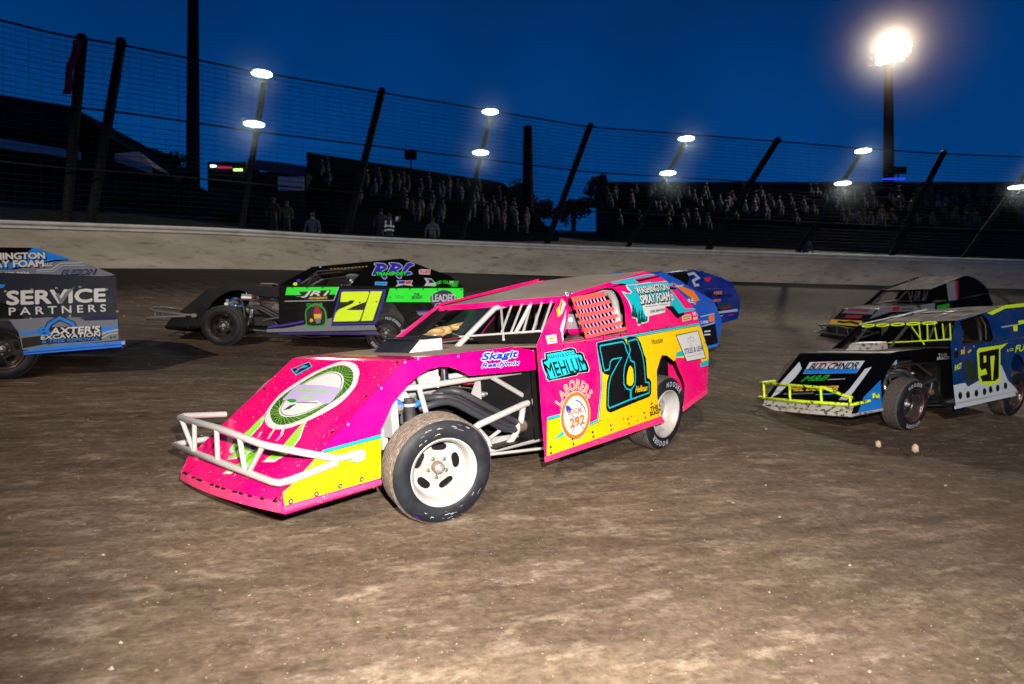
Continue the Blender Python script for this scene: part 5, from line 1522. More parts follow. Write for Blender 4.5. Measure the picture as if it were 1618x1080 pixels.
        b.tube([(1.42, 0.49, 0.292), (1.41, 0.49, 0.292)], 0.058, M_STEEL, 16)
        b.tube([(1.29, 0.49, 0.288), (1.28, 0.49, 0.288)], 0.055, M_STEEL, 16)
        b.build('exhaust_collector', root)
        b = MB(xf)
        b.tube([(2.575, 0.49, 0.86), (2.545, 0.50, 0.74)], 0.007, M_DARK, 6)
        b.tube([(2.30, 0.35, 0.72), (2.0, 0.42, 0.66), (1.8, 0.42, 0.60)], 0.007, M_RUBBER_STRAP, 6)
        b.tube([(2.40, 0.30, 0.70), (2.1, 0.38, 0.70), (1.7, 0.40, 0.66)], 0.006, M_RED, 6)
        b.tube([(1.92, 0.44, 0.60), (1.86, 0.47, 0.60)], 0.014, M_STEEL, 8)
        b.ball((1.90, 0.47, 0.60), 0.022, M_STEEL, 10)
        b.ball((2.02, 0.45, 0.605), 0.02, M_STEEL, 10)
        b.build('wiring', en)
    # ---- window net
    if P.get('net'):
        mh, mv = P['net']
        TL, TR, BR, BL = (Vector(a) + pN * 0.012 for a in ((1.166, 0.777, 1.291), (0.679, 0.76, 1.331), (0.637, 0.941, 0.992), (1.225, 0.95, 0.965)))
        def q(u, v2, h=0.0):
            sag = math.sin(math.pi * u) * math.sin(math.pi * v2) * 0.02
            return TL.lerp(TR, u).lerp(BL.lerp(BR, u), v2) + pN * (h - sag)
        b = MB(xf)
        def strap(u0, v0, u1, v1, du, dv, m, h):
            n = 8
            for i in range(n):
                a, c = i / n, (i + 1) / n
                p0, p1 = (u0 + (u1 - u0) * a, v0 + (v1 - v0) * a), (u0 + (u1 - u0) * c, v0 + (v1 - v0) * c)
                b.add([q(p0[0], p0[1], h), q(p1[0], p1[1], h), q(p1[0] + du, p1[1] + dv, h), q(p0[0] + du, p0[1] + dv, h)], [(0, 1, 2, 3)], m)
        for v0, dv in ((0.0, 0.12), (0.225, 0.085), (0.41, 0.085), (0.585, 0.085), (0.765, 0.085), (0.925, 0.075)):
            strap(0, v0, 1, v0, 0, dv, mh, 0.004)
        strap(0.0, 0, 0.0, 1, 0.055, 0, mh, 0.006)
        for i in range(9):
            u = 0.115 + i * 0.098
            strap(u, 0.0, u, 1.0, 0.040, 0, mv, 0.0)
        b.build('window_net', root)
    # mud flung over the flanks: flecks stuck on the doors and the lip of the nose
    mr = random.Random(len(label))
    for pl, n_, (u0, u1), (w0, w1), par_ in (('door', 170, (-0.75 + dx, 1.75), (0.14, 0.62), 'door'), ('side', 26, (3.10, 3.55), (0.22, 0.42), 'side')):
        b = MB(xf)
        fl = Flat(b, PLANES[pl])
        for i in range(n_):
            u = u0 + (u1 - u0) * (mr.random() ** (1.6 if pl == 'door' else 1.0))
            v_ = w0 + (w1 - w0) * mr.random() ** 2.2
            if pl == 'door' and -0.33 < u < 0.22:
                continue
            if pl == 'door' and v_ < 0.20 + (0.12 if u < -0.3 else 0):
                v_ += 0.12
            r_ = 0.0025 + 0.007 * mr.random() ** 4
            n5 = 6
            fl.put([(u + r_ * mr.uniform(0.6, 1.5) * math.cos(k2 * 6.283 / n5), v_ + r_ * mr.uniform(0.6, 1.3) * math.sin(k2 * 6.283 / n5)) for k2 in range(n5)], [list(range(n5))], M_MUD if mr.random() < 0.7 else M_MUD2, 11 + 0.01 * i)
        b.build('mud_speck', par[par_])
    if key in DECALS:
        draw_decals(key, PLANES, xf, par)
    return root, xf
# ------------------------------------------------------------------ the banked dirt track
FPX = 1062.722
def px(u, v, Y):           # world point of an image pixel, at a chosen depth from the camera
    return Vector(((u - 809) / FPX * Y, Y, CAMZ - (v - 540) / FPX * Y))

PLN, PLT = Vector((0.06183, -0.13188, 0.98933)), Vector((0.71, 6.8984, 0.8727))
BUMPS = [((0.7, 6.9), 0.0), ((-0.6, 4.8), 0.0), ((-2.3, 12.6), -0.15), ((-4.9, 12.3), -0.15), ((7.1, 10.9), -0.26), ((4.7, 9.5), -0.27), ((-6.2, 8.35), -0.06), ((-8.5, 7.0), -0.06), ((4.2, 16.2), 0.08), ((2.3, 11.6), 0.03), ((11.8, 18.8), 0.09), ((1.5, 5.0), 0.0), ((0, 2.5), 0.0)]
WALL = [(-26, -10, 1.2), (-20, 9.0, 2.6), (-16.6, 13.5, 3.1), (-13.2, 17.3, 3.55), (-9.1, 20.9, 3.95), (-6.2, 23.8, 4.2), (-3.07, 26.3, 4.42), (3.2, 27.6, 4.36), (9.85, 28.2, 4.22), (16.4, 29.1, 4.14), (22.9, 30.0, 4.07), (32.0, 31.5, 3.95), (45.0, 33.5, 3.8), (70.0, 36.0, 3.5)]
WALLH = 1.3
def wall_at(X):
    if X <= WALL[0][0]:
        return WALL[0][1], WALL[0][2]
    for i in range(len(WALL) - 1):
        a, b = WALL[i], WALL[i + 1]
        if a[0] <= X <= b[0]:
            t = (X - a[0]) / (b[0] - a[0])
            p0 = WALL[max(0, i - 1)]
            p3 = WALL[min(len(WALL) - 1, i + 2)]
            out = []
            for k2 in (1, 2):
                m1 = (b[k2] - p0[k2]) / (b[0] - p0[0]) * (b[0] - a[0])
                m2 = (p3[k2] - a[k2]) / (p3[0] - a[0]) * (b[0] - a[0])
                h00, h10, h01, h11 = 2 * t ** 3 - 3 * t * t + 1, t ** 3 - 2 * t * t + t, -2 * t ** 3 + 3 * t * t, t ** 3 - t * t
                out.append(h00 * a[k2] + h10 * m1 + h01 * b[k2] + h11 * m2)
            return out[0], out[1]
    return WALL[-1][1], WALL[-1][2]

def ground_z(X, Y):
    z = PLT.z - (PLN.x * (X - PLT.x) + PLN.y * (Y - PLT.y)) / PLN.z
    sw = s = 0.0
    for (bx, by), h in BUMPS:
        d2 = (X - bx) ** 2 + (Y - by) ** 2
        wgt = 1.0 / (d2 + 0.25) ** 1.6
        sw += wgt
        s += wgt * h
    far = 1.0 / 80.0
    z += s / (sw + far)
    if Y < -4:
        z = z * 0 + (PLT.z - (PLN.x * (X - PLT.x) + PLN.y * (-4 - PLT.y)) / PLN.z) + s / (sw + far) + (Y + 4) * 0.02
    yw, zw = wall_at(X)
    d = yw - Y
    if d < 6.5 and Y > -6:
        t = max(0.0, min(1.0, 1 - d / 6.5))
        t = t * t * (3 - 2 * t)
        z = z + (zw + 0.02 - z) * t
    return z

def dirt_material():
    m, nt, b = new_mat('packed_dirt')
    rot = R(19)
    broad = noise(nt, 0.22, 5, 0.6, stretch=(3.2, 0.7, 1), rot=rot)
    streak = noise(nt, 1.0, 8, 0.70, stretch=(0.50, 0.13, 1), rot=rot)
    fine = noise(nt, 21, 7, 0.72)
    clod = noise(nt, 6.5, 7, 0.68, stretch=(2.0, 0.9, 1), rot=rot)
    c1_ = ramp(nt, streak, [(0.28, (0.082, 0.057, 0.040)), (0.5, (0.136, 0.098, 0.069)), (0.72, (0.195, 0.145, 0.105))])
    c2_ = ramp(nt, broad, [(0.32, (0.62, 0.60, 0.58)), (0.66, (1.0, 1.0, 1.0))])
    c = mix(nt, 1.0, c1_, c2_, 'MULTIPLY')
    pf = ramp(nt, clod, [(0.53, 0.0), (0.72, 0.48)])
    c = mix(nt, pf, c, (0.40, 0.32, 0.245))
    ff = ramp(nt, fine, [(0.30, 0.62), (0.5, 1.0), (0.70, 1.42)])
    c = mix(nt, 1.0, c, ff, 'MULTIPLY')
    lane = noise(nt, 1.0, 4, 0.55, stretch=(9.0, 0.42, 1), rot=rot)      # lanes worn by passing tyres
    lf = ramp(nt, lane, [(0.36, (0.84, 0.835, 0.83)), (0.50, (1.0, 1.0, 1.0)), (0.62, (1.12, 1.115, 1.11))])
    c = mix(nt, 1.0, c, lf, 'MULTIPLY')
    sf = ramp(nt, noise(nt, 55, 2, 0.5), [(0.715, 0.0), (0.74, 0.8)])
    c = mix(nt, sf, c, (0.42, 0.36, 0.30))
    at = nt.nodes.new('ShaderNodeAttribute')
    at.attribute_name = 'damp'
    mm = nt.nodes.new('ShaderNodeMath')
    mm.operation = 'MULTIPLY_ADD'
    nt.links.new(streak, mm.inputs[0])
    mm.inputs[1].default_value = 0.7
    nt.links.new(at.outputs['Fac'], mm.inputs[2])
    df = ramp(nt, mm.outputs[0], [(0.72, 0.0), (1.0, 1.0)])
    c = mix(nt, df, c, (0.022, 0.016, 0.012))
    nt.links.new(c, b.inputs['Base Color'])
    rr = ramp(nt, broad, [(0.3, 0.72), (0.7, 0.95)])
    nt.links.new(rr, b.inputs['Roughness'])
    b.inputs['Specular IOR Level'].default_value = 0.06
    ad = nt.nodes.new('ShaderNodeMath')
    ad.operation = 'ADD'
    nt.links.new(fine, ad.inputs[0])
    nt.links.new(clod, ad.inputs[1])
    bump(nt, b, ad.outputs[0], 0.40, 0.025)
    return m
M_DIRT = dirt_material()

def axis_samples(lo, hi, dense, fine, coarse):
    out, v = [], lo
    while v < hi:
        out.append(v)
        v += fine if dense[0] <= v <= dense[1] else coarse
    out.append(hi)
    return out

xs = axis_samples(-26, 70, (-16, 24), 0.5, 2.0)
ts = [i / 110 for i in range(111)]
vs, fs = [], []
rg = random.Random(5)
for X in xs:
    yw, zw = wall_at(X)
    for t in ts:
        Y = -25 + (yw + 0.12 + 25) * t ** 0.8
        vs.append((X, Y, ground_z(X, Y)))
n = len(ts)
for i in range(len(xs) - 1):
    for j in range(n - 1):
        fs.append([i * n + j, (i + 1) * n + j, (i + 1) * n + j + 1, i * n + j + 1])
b = MB()
b.add(vs, fs, M_DIRT, True)
trk = tag(b.build('dirt_track'), kind='structure')
at = trk.data.attributes.new('damp', 'FLOAT', 'POINT')          # dirt of the cushion, darker towards the wall
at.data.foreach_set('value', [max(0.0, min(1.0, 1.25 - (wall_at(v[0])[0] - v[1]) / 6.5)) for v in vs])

# loose crumbs of dirt thrown over the surface
b = MB()
mcl = [paint('pale_dirt_crumb', (0.27, 0.21, 0.155), 0.9, 0.3), paint('brown_dirt_crumb', (0.12, 0.085, 0.06), 0.9, 0.3), paint('dark_dirt_crumb', (0.06, 0.043, 0.031), 0.9, 0.3)]
for i in range(2600):
    Y = 1.9 + 13 * rg.random() ** 1.7
    X = rg.uniform(-0.95, 0.95) * Y
    s = (0.0028 + 0.010 * rg.random() ** 6) * (1.0 + 0.06 * Y)
    c = Vector((X, Y, ground_z(X, Y) + s * 0.25))
    vs = []
    for p in ((1, 0, 0), (-1, 0, 0), (0, 1, 0), (0, -1, 0), (0, 0, 0.8), (0, 0, -0.7)):
        vs.append(c + Vector(p) * s * rg.uniform(0.6, 1.3))
    b.add(vs, [(0, 2, 4), (2, 1, 4), (1, 3, 4), (3, 0, 4), (2, 0, 5), (1, 2, 5), (3, 1, 5), (0, 3, 5)], mcl[rg.choice((0, 1, 1, 1, 2, 2))])
tag(b.build('loose_dirt'), kind='stuff')

# ------------------------------------------------------------------ trackside wall
def concrete_material():
    m, nt, b = new_mat('mud_stained_concrete')
    n1 = noise(nt, 0.9, 6, 0.65, stretch=(2.2, 2.2, 0.55))
    n2 = noise(nt, 3.5, 5, 0.7, stretch=(2.4, 2.4, 0.5))
    c = ramp(nt, n1, [(0.30, (0.30, 0.265, 0.195)), (0.55, (0.43, 0.385, 0.295)), (0.75, (0.54, 0.49, 0.385))])
    f = ramp(nt, n2, [(0.53, 0.0), (0.70, 0.85)])
    c = mix(nt, f, c, (0.13, 0.10, 0.075))
    f2 = ramp(nt, noise(nt, 30, 3, 0.6), [(0.66, 0.0), (0.72, 0.55)])
    c = mix(nt, f2, c, (0.12, 0.09, 0.065))
    nt.links.new(c, b.inputs['Base Color'])
    b.inputs['Roughness'].default_value = 0.9
    bump(nt, b, n2, 0.3, 0.02)
    return m
M_WALL = concrete_material()
M_JOINT = paint('joint_shadow_gap', (0.05, 0.045, 0.04), 0.9, 0.2)  # plain dark colour of the wall's panel joints
M_CAP = paint('pale_wall_cap', (0.62, 0.59, 0.53), 0.6, 0.5)
WX = axis_samples(-25, 68, (-16, 26), 0.6, 2.0)
wp = []
for X in WX:
    y, z = wall_at(X)
    wp.append(Vector((X, y, z)))
wn = []
for i in range(len(wp)):
    d = wp[min(i + 1, len(wp) - 1)] - wp[max(i - 1, 0)]
    d.z = 0
    d.normalize()
    wn.append(Vector((d.y, -d.x, 0)))          # towards the track
wl = tag(empty('trackside_wall', None, wp[len(wp) // 2]), 'long mud-stained pale concrete wall curving along the far edge of the dirt track', 'wall')
def sweep(prof, m, name, parent, smooth=False):
    b = MB()
    vs = []
    for p, nrm in zip(wp, wn):
        for o, h in prof:
            vs.append(p + nrm * o + Vector((0, 0, h)) - Vector(wl.location))
    k2 = len(prof)
    fs = [[i * k2 + j, i * k2 + j + 1, (i + 1) * k2 + j + 1, (i + 1) * k2 + j] for i in range(len(wp) - 1) for j in range(k2 - 1)]
    b.add(vs, fs, m, smooth)
    return b.build(name, parent)
sweep([(0.05, -0.7), (0.02, WALLH - 0.18), (-0.30, WALLH - 0.18), (-0.34, -1.2)], M_WALL, 'concrete_face', wl)
b = MB()
for i in range(3, len(wp) - 1, 6):                 # panel joints
    d_ = (wp[i + 1] - wp[i]).normalized()
    p0 = wp[i] + wn[i] * 0.024 - Vector(wl.location)
    b.add([p0 + d_ * 0.0 + Vector((0, 0, -0.3)), p0 + d_ * 0.035 + Vector((0, 0, -0.3)), p0 + d_ * 0.035 - wn[i] * 0.02 + Vector((0, 0, WALLH - 0.2)) + wn[i] * 0.012, p0 - wn[i] * 0.008 + Vector((0, 0, WALLH - 0.2))], [(0, 1, 2, 3)], M_JOINT)
b.build('panel_joint', wl)
sweep([(0.03, WALLH - 0.175), (0.07, WALLH - 0.16), (0.07, WALLH - 0.10), (0.03, WALLH - 0.085)], M_CAP, 'rub_rail', wl)
sweep([(0.03, WALLH - 0.08), (0.10, WALLH - 0.055), (0.11, WALLH), (0.07, WALLH + 0.035), (-0.28, WALLH + 0.035), (-0.30, WALLH - 0.17)], M_CAP, 'cap', wl, True)

# ------------------------------------------------------------------ ground behind the wall
M_GRASS, nt, bb = new_mat('dark_grass')
gc = ramp(nt, noise(nt, 1.6, 6, 0.7), [(0.35, (0.016, 0.020, 0.008)), (0.6, (0.028, 0.030, 0.012)), (0.75, (0.045, 0.036, 0.024))])
nt.links.new(gc, bb.inputs['Base Color'])
bb.inputs['Roughness'].default_value = 0.95
bump(nt, bb, noise(nt, 25, 5, 0.7), 0.8, 0.05)
def bank_point(i, d):
    p = wp[i] - wn[i] * d
    h = WALLH - 0.55
    if d > 1.5:
        h += (min(d, 24.0) - 1.5) * 0.235
    return p + Vector((0, 0, h))
ds = [0.32, 1.0, 2, 4, 7, 10, 14, 18, 24, 40, 90, 200, 420]
b = MB()
vs = [bank_point(i, d) for i in range(len(wp)) for d in ds]
k2 = len(ds)
b.add(vs, [[i * k2 + j, i * k2 + j + 1, (i + 1) * k2 + j + 1, (i + 1) * k2 + j] for i in range(len(wp) - 1) for j in range(k2 - 1)], M_GRASS, True)
tag(b.build('grass_bank'), kind='structure')

# ------------------------------------------------------------------ catch fence
M_POST = paint('dark_fence_steel', (0.006, 0.007, 0.009), 0.7, 0.05, spec=0.08)
M_WIRE = paint('fence_wire', (0.012, 0.013, 0.016), 0.7, 0.05, spec=0.08)
def wall_hit(u):              # where the camera ray through an image column meets the wall line
    k2 = (u - 809) / FPX
    best = None
    for i in range(len(wp) - 1):
        a, c = wp[i], wp[i + 1]
        f0, f1 = a.x - k2 * a.y, c.x - k2 * c.y
        if f0 <= 0 <= f1 and a.y > 0:
            t = f0 / (f0 - f1)
            best = a.lerp(c, t)
            nn = wn[i].lerp(wn[i + 1], t)
    return best, nn
FENCE_TOP = [(-420, -75), (-200, -15), (0, 30), (100, 55), (190, 69), (300, 90), (410, 112), (603, 144), (770, 173), (932, 200), (1080, 211), (1228, 222), (1360, 233), (1490, 242), (1618, 247), (1800, 255), (2100, 265)]
def fence_top(u):
    for (a, ya), (c, yc) in zip(FENCE_TOP, FENCE_TOP[1:]):
        if a <= u <= c:
            return ya + (yc - ya) * (u - a) / (c - a)
fence = tag(empty('catch_fence', None, wp[len(wp) // 2]), 'tall wire catch fence with leaning dark posts above the concrete wall', 'fence')
F0 = Vector(fence.location)
cols = []
for u in range(-400, 2080, 40):
    h, nn = wall_hit(u)
    base = h - nn * 0.55 + Vector((0, 0, WALLH - 0.45))
    Y = base.y
    top = CAMZ - (fence_top(u) - 540) / FPX * Y
    cols.append((u, base, top))
b = MB()
rows = 34
for r_ in range(rows + 1):
    if r_ in (0, 9, 20, rows):
        continue
    path = [c[1].lerp(Vector((c[1].x, c[1].y, c[2])), 0.10 + 0.90 * r_ / rows) - F0 for c in cols]
    b.tube(path, 0.0085, M_WIRE, 4, False)
for i in range(len(cols) - 1):
    for t in (0.25, 0.75):
        a = cols[i][1].lerp(cols[i + 1][1], t)
        z = cols[i][2] + (cols[i + 1][2] - cols[i][2]) * t
        b.tube([a - F0, Vector((a.x, a.y, z)) - F0], 0.004, M_WIRE, 3, False)
b.build('wire_mesh', fence)
for r_ in (0.10, 0.36, 0.66, 1.0):
    b = MB()
    b.tube([c[1].lerp(Vector((c[1].x, c[1].y, c[2])), r_) - F0 for c in cols], 0.026 if r_ < 1 else 0.03, M_WIRE, 6, False)
    b.build('cable', fence)
def lean_post(u_top, v_top, u_bot, v_bot, r, m, parent, name, up=0.0):
    h, nn = wall_hit(u_top)
    base = h - nn * 0.75
    Y = base.y
    t, q = px(u_top, v_top, Y), px(u_bot, v_bot, Y)
    d = (q - t)
    zb = base.z + WALLH - 0.7
    k3 = (zb - t.z) / d.z
    bot = t + d * k3
    b = MB()
    mid = t.lerp(bot, 0.35)
    org = Vector(parent.location)
    b.tube([bot - org, mid - org, t - org, t + Vector((0.04, -0.10, 0.02)) - org] if name == 'post' else [bot - org, t - org], r, m, 10)
    b.build(name, parent)
    return t, bot
for a in ((130, 62, 118, 200), (192, 68, 165, 225), (603, 145, 577, 250), (932, 200, 884, 330), (1228, 222, 1188, 285), (1490, 242, 1468, 285), (-150, -5, -170, 200), (1800, 254, 1775, 300)):
    lean_post(*a, 0.14, M_POST, fence, 'post')

# lamp posts along the fence: each carries two floodlights
M_LAMP, nt, bb = new_mat('lit_floodlight_lens')
bb.inputs['Base Color'].default_value = (0.9, 1, 1, 1)
bb.inputs['Emission Color'].default_value = (0.86, 1.0, 0.95, 1)
bb.inputs['Emission Strength'].default_value = 7
M_HOUSING = paint('lamp_housing', (0.05, 0.05, 0.055), 0.5, 0.2)
GLOWS = []
def lamp_post(u1, v1, u2, v2, label):
    h, nn = wall_hit((u1 + u2) / 2)
    Y = h.y + 0.9
    a, c = px(u1, v1, Y), px(u2, v2, Y)
    d = c - a
    zb = h.z + WALLH - 0.7
    bot = a + d * ((zb - a.z) / d.z)
    root = tag(empty('light_post', None, bot), label, 'light post', 'floodlight posts along the catch fence')
    b = MB()
    b.tube([(0, 0, 0), a - bot - Vector((0, 0, 0.12))], 0.10, M_POST, 10)
    b.build('pole', root)
    for q in (a, c):
        q = q - bot + Vector((0.0, -0.25, 0))
        b = MB()
        b.lathe([(0.05, 0.12), (0.22, 0.09), (0.33, 0.03), (0.34, 0.0)], M_HOUSING, 20, q, 'z')
        b.tube([q + Vector((0, 0.25, 0.0)), q + Vector((0, 0.05, 0.12))], 0.03, M_POST, 8)
        hd = b.build('floodlight', root)
        b = MB()
        b.lathe([(0.335, -0.005), (0.33, -0.03), (0.24, -0.06), (0.0, -0.075)], M_LAMP, 20, q, 'z')
        b.build('lens', hd)
        at_ = bot + q + Vector((0, -0.1, -0.25))
        GLOWS.append((at_ + Vector((0, -0.5, 0.05)), 1.6))
        lamp('dust_glow_lamp', 'POINT', tuple(at_ + Vector((0, -0.5, 0.05))), 14, (0.55, 0.95, 1.0), None, 0.12)  # extra point lamp, added only to light the glow ball
        lamp('floodlight_lamp', 'SPOT', tuple(at_), 260, (0.88, 1.0, 0.95), (at_.x * 0.5 - 1.0, 9.0, 1.0), 0.2, 110, 0.6)
lamp_post(418, 120, 406, 199, 'leaning post with two lit floodlights, leftmost of those on the fence')
lamp_post(775, 179, 760, 243, 'leaning floodlight post above the middle bleachers, second from the left')
lamp_post(1082, 221, 1053, 275, 'leaning floodlight post over the left end of the long right bleachers')
lamp_post(1359, 240, 1327, 291, 'leaning floodlight post just left of the tall bright light tower')
lamp_post(1632, 252, 1600, 297, 'floodlight post at the right edge with only its lower lamp in view')

# tall light towers
M_HOT, nt, bb = new_mat('lit_tower_lamp')
bb.inputs['Base Color'].default_value = (1, 0.9, 0.7, 1)
bb.inputs['Emission Color'].default_value = (1.0, 0.80, 0.45, 1)
bb.inputs['Emission Strength'].default_value = 2.4
def tower(u, vtop, Y, r, label, lamps=True, base_v=300):
    t = px(u, vtop, Y)
    bot = px(u, base_v, Y)
    root = tag(empty('light_tower', None, bot), label, 'light tower')
    b = MB()
    b.tube([(0, 0, -3), t - bot], [r * 1.25, r * 0.8], M_POST, 12)
    b.build('pole', root)
    if lamps:
        b = MB()
        for q in range(3):
            b.box(t - bot + Vector((0.15 * q - 0.1, -0.15, 0.05 + 0.52 * q)), (3.6, 0.16, 0.16), M_HOUSING, Matrix.Rotation(R(-12), 3, 'Y'))
        b.build('crossarm', root)
        for q in range(3):
            for k3 in range(5 if q else 4):
                p = t - bot + Vector((-1.25 + 0.62 * k3 + 0.15 * q + (0.2 if q == 0 else 0), -0.45, 0.05 + 0.52 * q + (-1.25 + 0.62 * k3) * 0.21))
                b = MB()
                b.ball(p, 0.34, M_HOT, 14, 1, 0.45, 0.8)
                b.build('lamp', root)
    return root
tower(1404, 98, 60, 0.42, 'tall light tower at the right with three rows of glaring warm lamps')
GLOWS.append((Vector((BIG[0] + 0.1, BIG[1] - 1.6, BIG[2] + 0.2)), 9.5))
lamp('dust_glow_lamp', 'POINT', (BIG[0] + 0.1, BIG[1] - 1.6, BIG[2] + 0.2), 1200, (1.0, 0.60, 0.27), None, 0.8)  # extra point lamp added inside the tower's glow ball
tower(305, -120, 38, 0.32, 'tall dark mast on the left whose top is above the picture', False)
tower(834, 200, 48, 0.38, 'plain dark mast between the two bleachers', False)

# scattering balls added round the lamps to give them a glow
mh = bpy.data.materials.new('dusty_air')
mh.use_nodes = True
hn = mh.node_tree
hn.nodes.remove(hn.nodes['Principled BSDF'])
hv = hn.nodes.new('ShaderNodeVolumePrincipled')
hv.inputs['Color'].default_value = (0.95, 0.93, 0.9, 1)
hc_ = hn.nodes.new('ShaderNodeTexCoord')
hl = hn.nodes.new('ShaderNodeVectorMath')
hl.operation = 'LENGTH'
hn.links.new(hc_.outputs['Object'], hl.inputs[0])
h1_ = hn.nodes.new('ShaderNodeMapRange')
h1_.interpolation_type = 'SMOOTHERSTEP'
h1_.inputs['From Min'].default_value = 0.12
h1_.inputs['From Max'].default_value = 0.98
h1_.inputs['To Min'].default_value = 1.0
h1_.inputs['To Max'].default_value = 0.0
hn.links.new(hl.outputs['Value'], h1_.inputs['Value'])
hd_ = hn.nodes.new('ShaderNodeMath')
hd_.operation = 'MULTIPLY'
hd_.inputs[1].default_value = 0.026
hn.links.new(h1_.outputs[0], hd_.inputs[0])
hn.links.new(hd_.outputs[0], hv.inputs['Density'])
hn.links.new(hv.outputs[0], hn.nodes['Material Output'].inputs['Volume'])
b = MB()
b.ball((0, 0, 0), 1.0, mh, 24)
hm = b.mesh('haze')
for c_, r_ in GLOWS:
    ho = bpy.data.objects.new('haze', hm)
    COL.objects.link(ho)
    ho.location = c_
    ho.scale = (r_, r_, r_)
    tag(ho, kind='stuff')

# unseen infield tower; a baffle added here keeps its light off the stands
it = tag(empty('light_tower', None, (INFIELD[0], INFIELD[1], -0.5)), 'infield light tower with a visored lamp', 'light tower')
b = MB()
b.tube([(0, -0.6, 0), (0, -0.6, 24.3)], [0.35, 0.22], M_POST, 12)
b.build('pole', it)
b = MB()
vis = []
for k3 in range(25):
    an = R(20 + 140 * k3 / 24)
    cut = math.tan(R(-12.9 - 4.6 * k3 / 24))
    vis += [Vector((2.6 * math.cos(an), 2.6 * math.sin(an), 24.5 + 2.6 * cut)), Vector((2.6 * math.cos(an), 2.6 * math.sin(an), 28.0))]
b.add(vis, [(2 * i, 2 * i + 2, 2 * i + 3, 2 * i + 1) for i in range(24)], M_HOUSING)
b.build('visor', it)

# ------------------------------------------------------------------ grandstands, booths and trees
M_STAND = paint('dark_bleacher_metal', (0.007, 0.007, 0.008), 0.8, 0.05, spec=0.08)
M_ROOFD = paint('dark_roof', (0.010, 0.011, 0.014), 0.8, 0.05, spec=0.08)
M_FASCIA = paint('pale_fascia', (0.35, 0.37, 0.40), 0.6, 0.3)
CLOTH = [paint('cloth_' + k2, c, 0.9, 0.05) for k2, c in (('dark', (0.03, 0.03, 0.035)), ('black', (0.015, 0.015, 0.018)), ('red', (0.045, 0.008, 0.010)), ('blue', (0.014, 0.02, 0.05)), ('pink', (0.07, 0.03, 0.05)), ('white', (0.10, 0.10, 0.11)), ('green', (0.04, 0.07, 0.015)), ('grey', (0.05, 0.05, 0.06)), ('tan', (0.07, 0.05, 0.035)))]
M_SKIN = paint('skin', (0.085, 0.055, 0.042), 0.6, 0.05)
rc = random.Random(11)
def bleachers(u0, v0, u1, v1, Y0, Y1, rows_n, label):
    a, c = px(u0, v0, Y0), px(u1, v1, Y1)
    ax = c - a
    ln = Vector((ax.x, ax.y, 0)).length
    dirn = Vector((ax.x, ax.y, 0)).normalized()
    back = Vector((-dirn.y, dirn.x, 0))
    if back.y < 0:
        back = -back
    root = tag(empty('bleachers', None, a), label, 'bleachers')
    rise, tread = 0.42, 0.75
    b = MB()
    def P3(s, d, h):
        return dirn * s + back * d + Vector((0, 0, h + ax.z * s / ln))
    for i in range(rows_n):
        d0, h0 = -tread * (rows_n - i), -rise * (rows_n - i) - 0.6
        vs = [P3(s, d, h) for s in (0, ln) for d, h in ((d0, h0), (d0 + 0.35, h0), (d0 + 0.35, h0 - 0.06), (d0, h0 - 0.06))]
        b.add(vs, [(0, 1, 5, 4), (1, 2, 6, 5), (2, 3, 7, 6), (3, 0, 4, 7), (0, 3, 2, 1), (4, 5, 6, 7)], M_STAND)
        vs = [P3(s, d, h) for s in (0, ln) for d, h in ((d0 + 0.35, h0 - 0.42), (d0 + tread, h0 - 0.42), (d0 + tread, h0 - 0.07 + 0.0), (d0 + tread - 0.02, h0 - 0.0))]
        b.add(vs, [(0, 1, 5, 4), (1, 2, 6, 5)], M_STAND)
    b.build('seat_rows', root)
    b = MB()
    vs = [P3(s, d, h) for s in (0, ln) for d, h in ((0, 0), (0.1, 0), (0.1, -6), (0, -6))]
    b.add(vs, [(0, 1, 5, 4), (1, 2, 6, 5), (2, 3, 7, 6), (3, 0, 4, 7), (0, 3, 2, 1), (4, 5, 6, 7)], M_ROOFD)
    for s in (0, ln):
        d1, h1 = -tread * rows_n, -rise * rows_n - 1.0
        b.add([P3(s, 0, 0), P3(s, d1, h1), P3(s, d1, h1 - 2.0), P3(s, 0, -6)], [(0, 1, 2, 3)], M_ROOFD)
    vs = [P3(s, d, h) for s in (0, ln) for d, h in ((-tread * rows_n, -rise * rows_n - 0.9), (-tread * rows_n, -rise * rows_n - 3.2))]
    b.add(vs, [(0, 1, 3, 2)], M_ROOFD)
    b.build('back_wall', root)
    cb = MB()
    for i in range(rows_n):
        s = 0.5
        while s < ln - 0.4:
            if rc.random() < (0.42 if int(s / 3.1) % 4 else 0.16):
                d0, h0 = -tread * (rows_n - i), -rise * (rows_n - i) - 0.6
                o = a + P3(s, d0 + 0.18, h0)
                m = rc.choice(CLOTH)
                hh = rc.uniform(0.50, 0.62)
                cb.tube([o + Vector((0, 0, 0.0)), o + Vector((0, -0.02, hh * 0.55)), o + Vector((0, -0.04, hh))], [0.17, 0.20, 0.10], m, 7)
                cb.ball(o + Vector((rc.uniform(-.03, .03), -0.06, hh + 0.14)), 0.105, M_SKIN if rc.random() < 0.6 else rc.choice(CLOTH), 8)
                cb.tube([o + Vector((-0.1, 0, 0.05)), o + Vector((-0.1, -0.42, 0.06)), o + Vector((-0.1, -0.45, -0.36))], 0.075, CLOTH[rc.choice((0, 1, 3, 7))], 6)
                cb.tube([o + Vector((0.1, 0, 0.05)), o + Vector((0.1, -0.42, 0.06)), o + Vector((0.1, -0.45, -0.36))], 0.075, CLOTH[rc.choice((0, 1, 3, 7))], 6)
            s += rc.uniform(0.5, 0.95)
    tag(cb.build('crowd'), kind='stuff')
    return root
bleachers(485, 240, 795, 288, 40, 47, 9, 'dark bleachers with a sloping top line left of the plain mast')
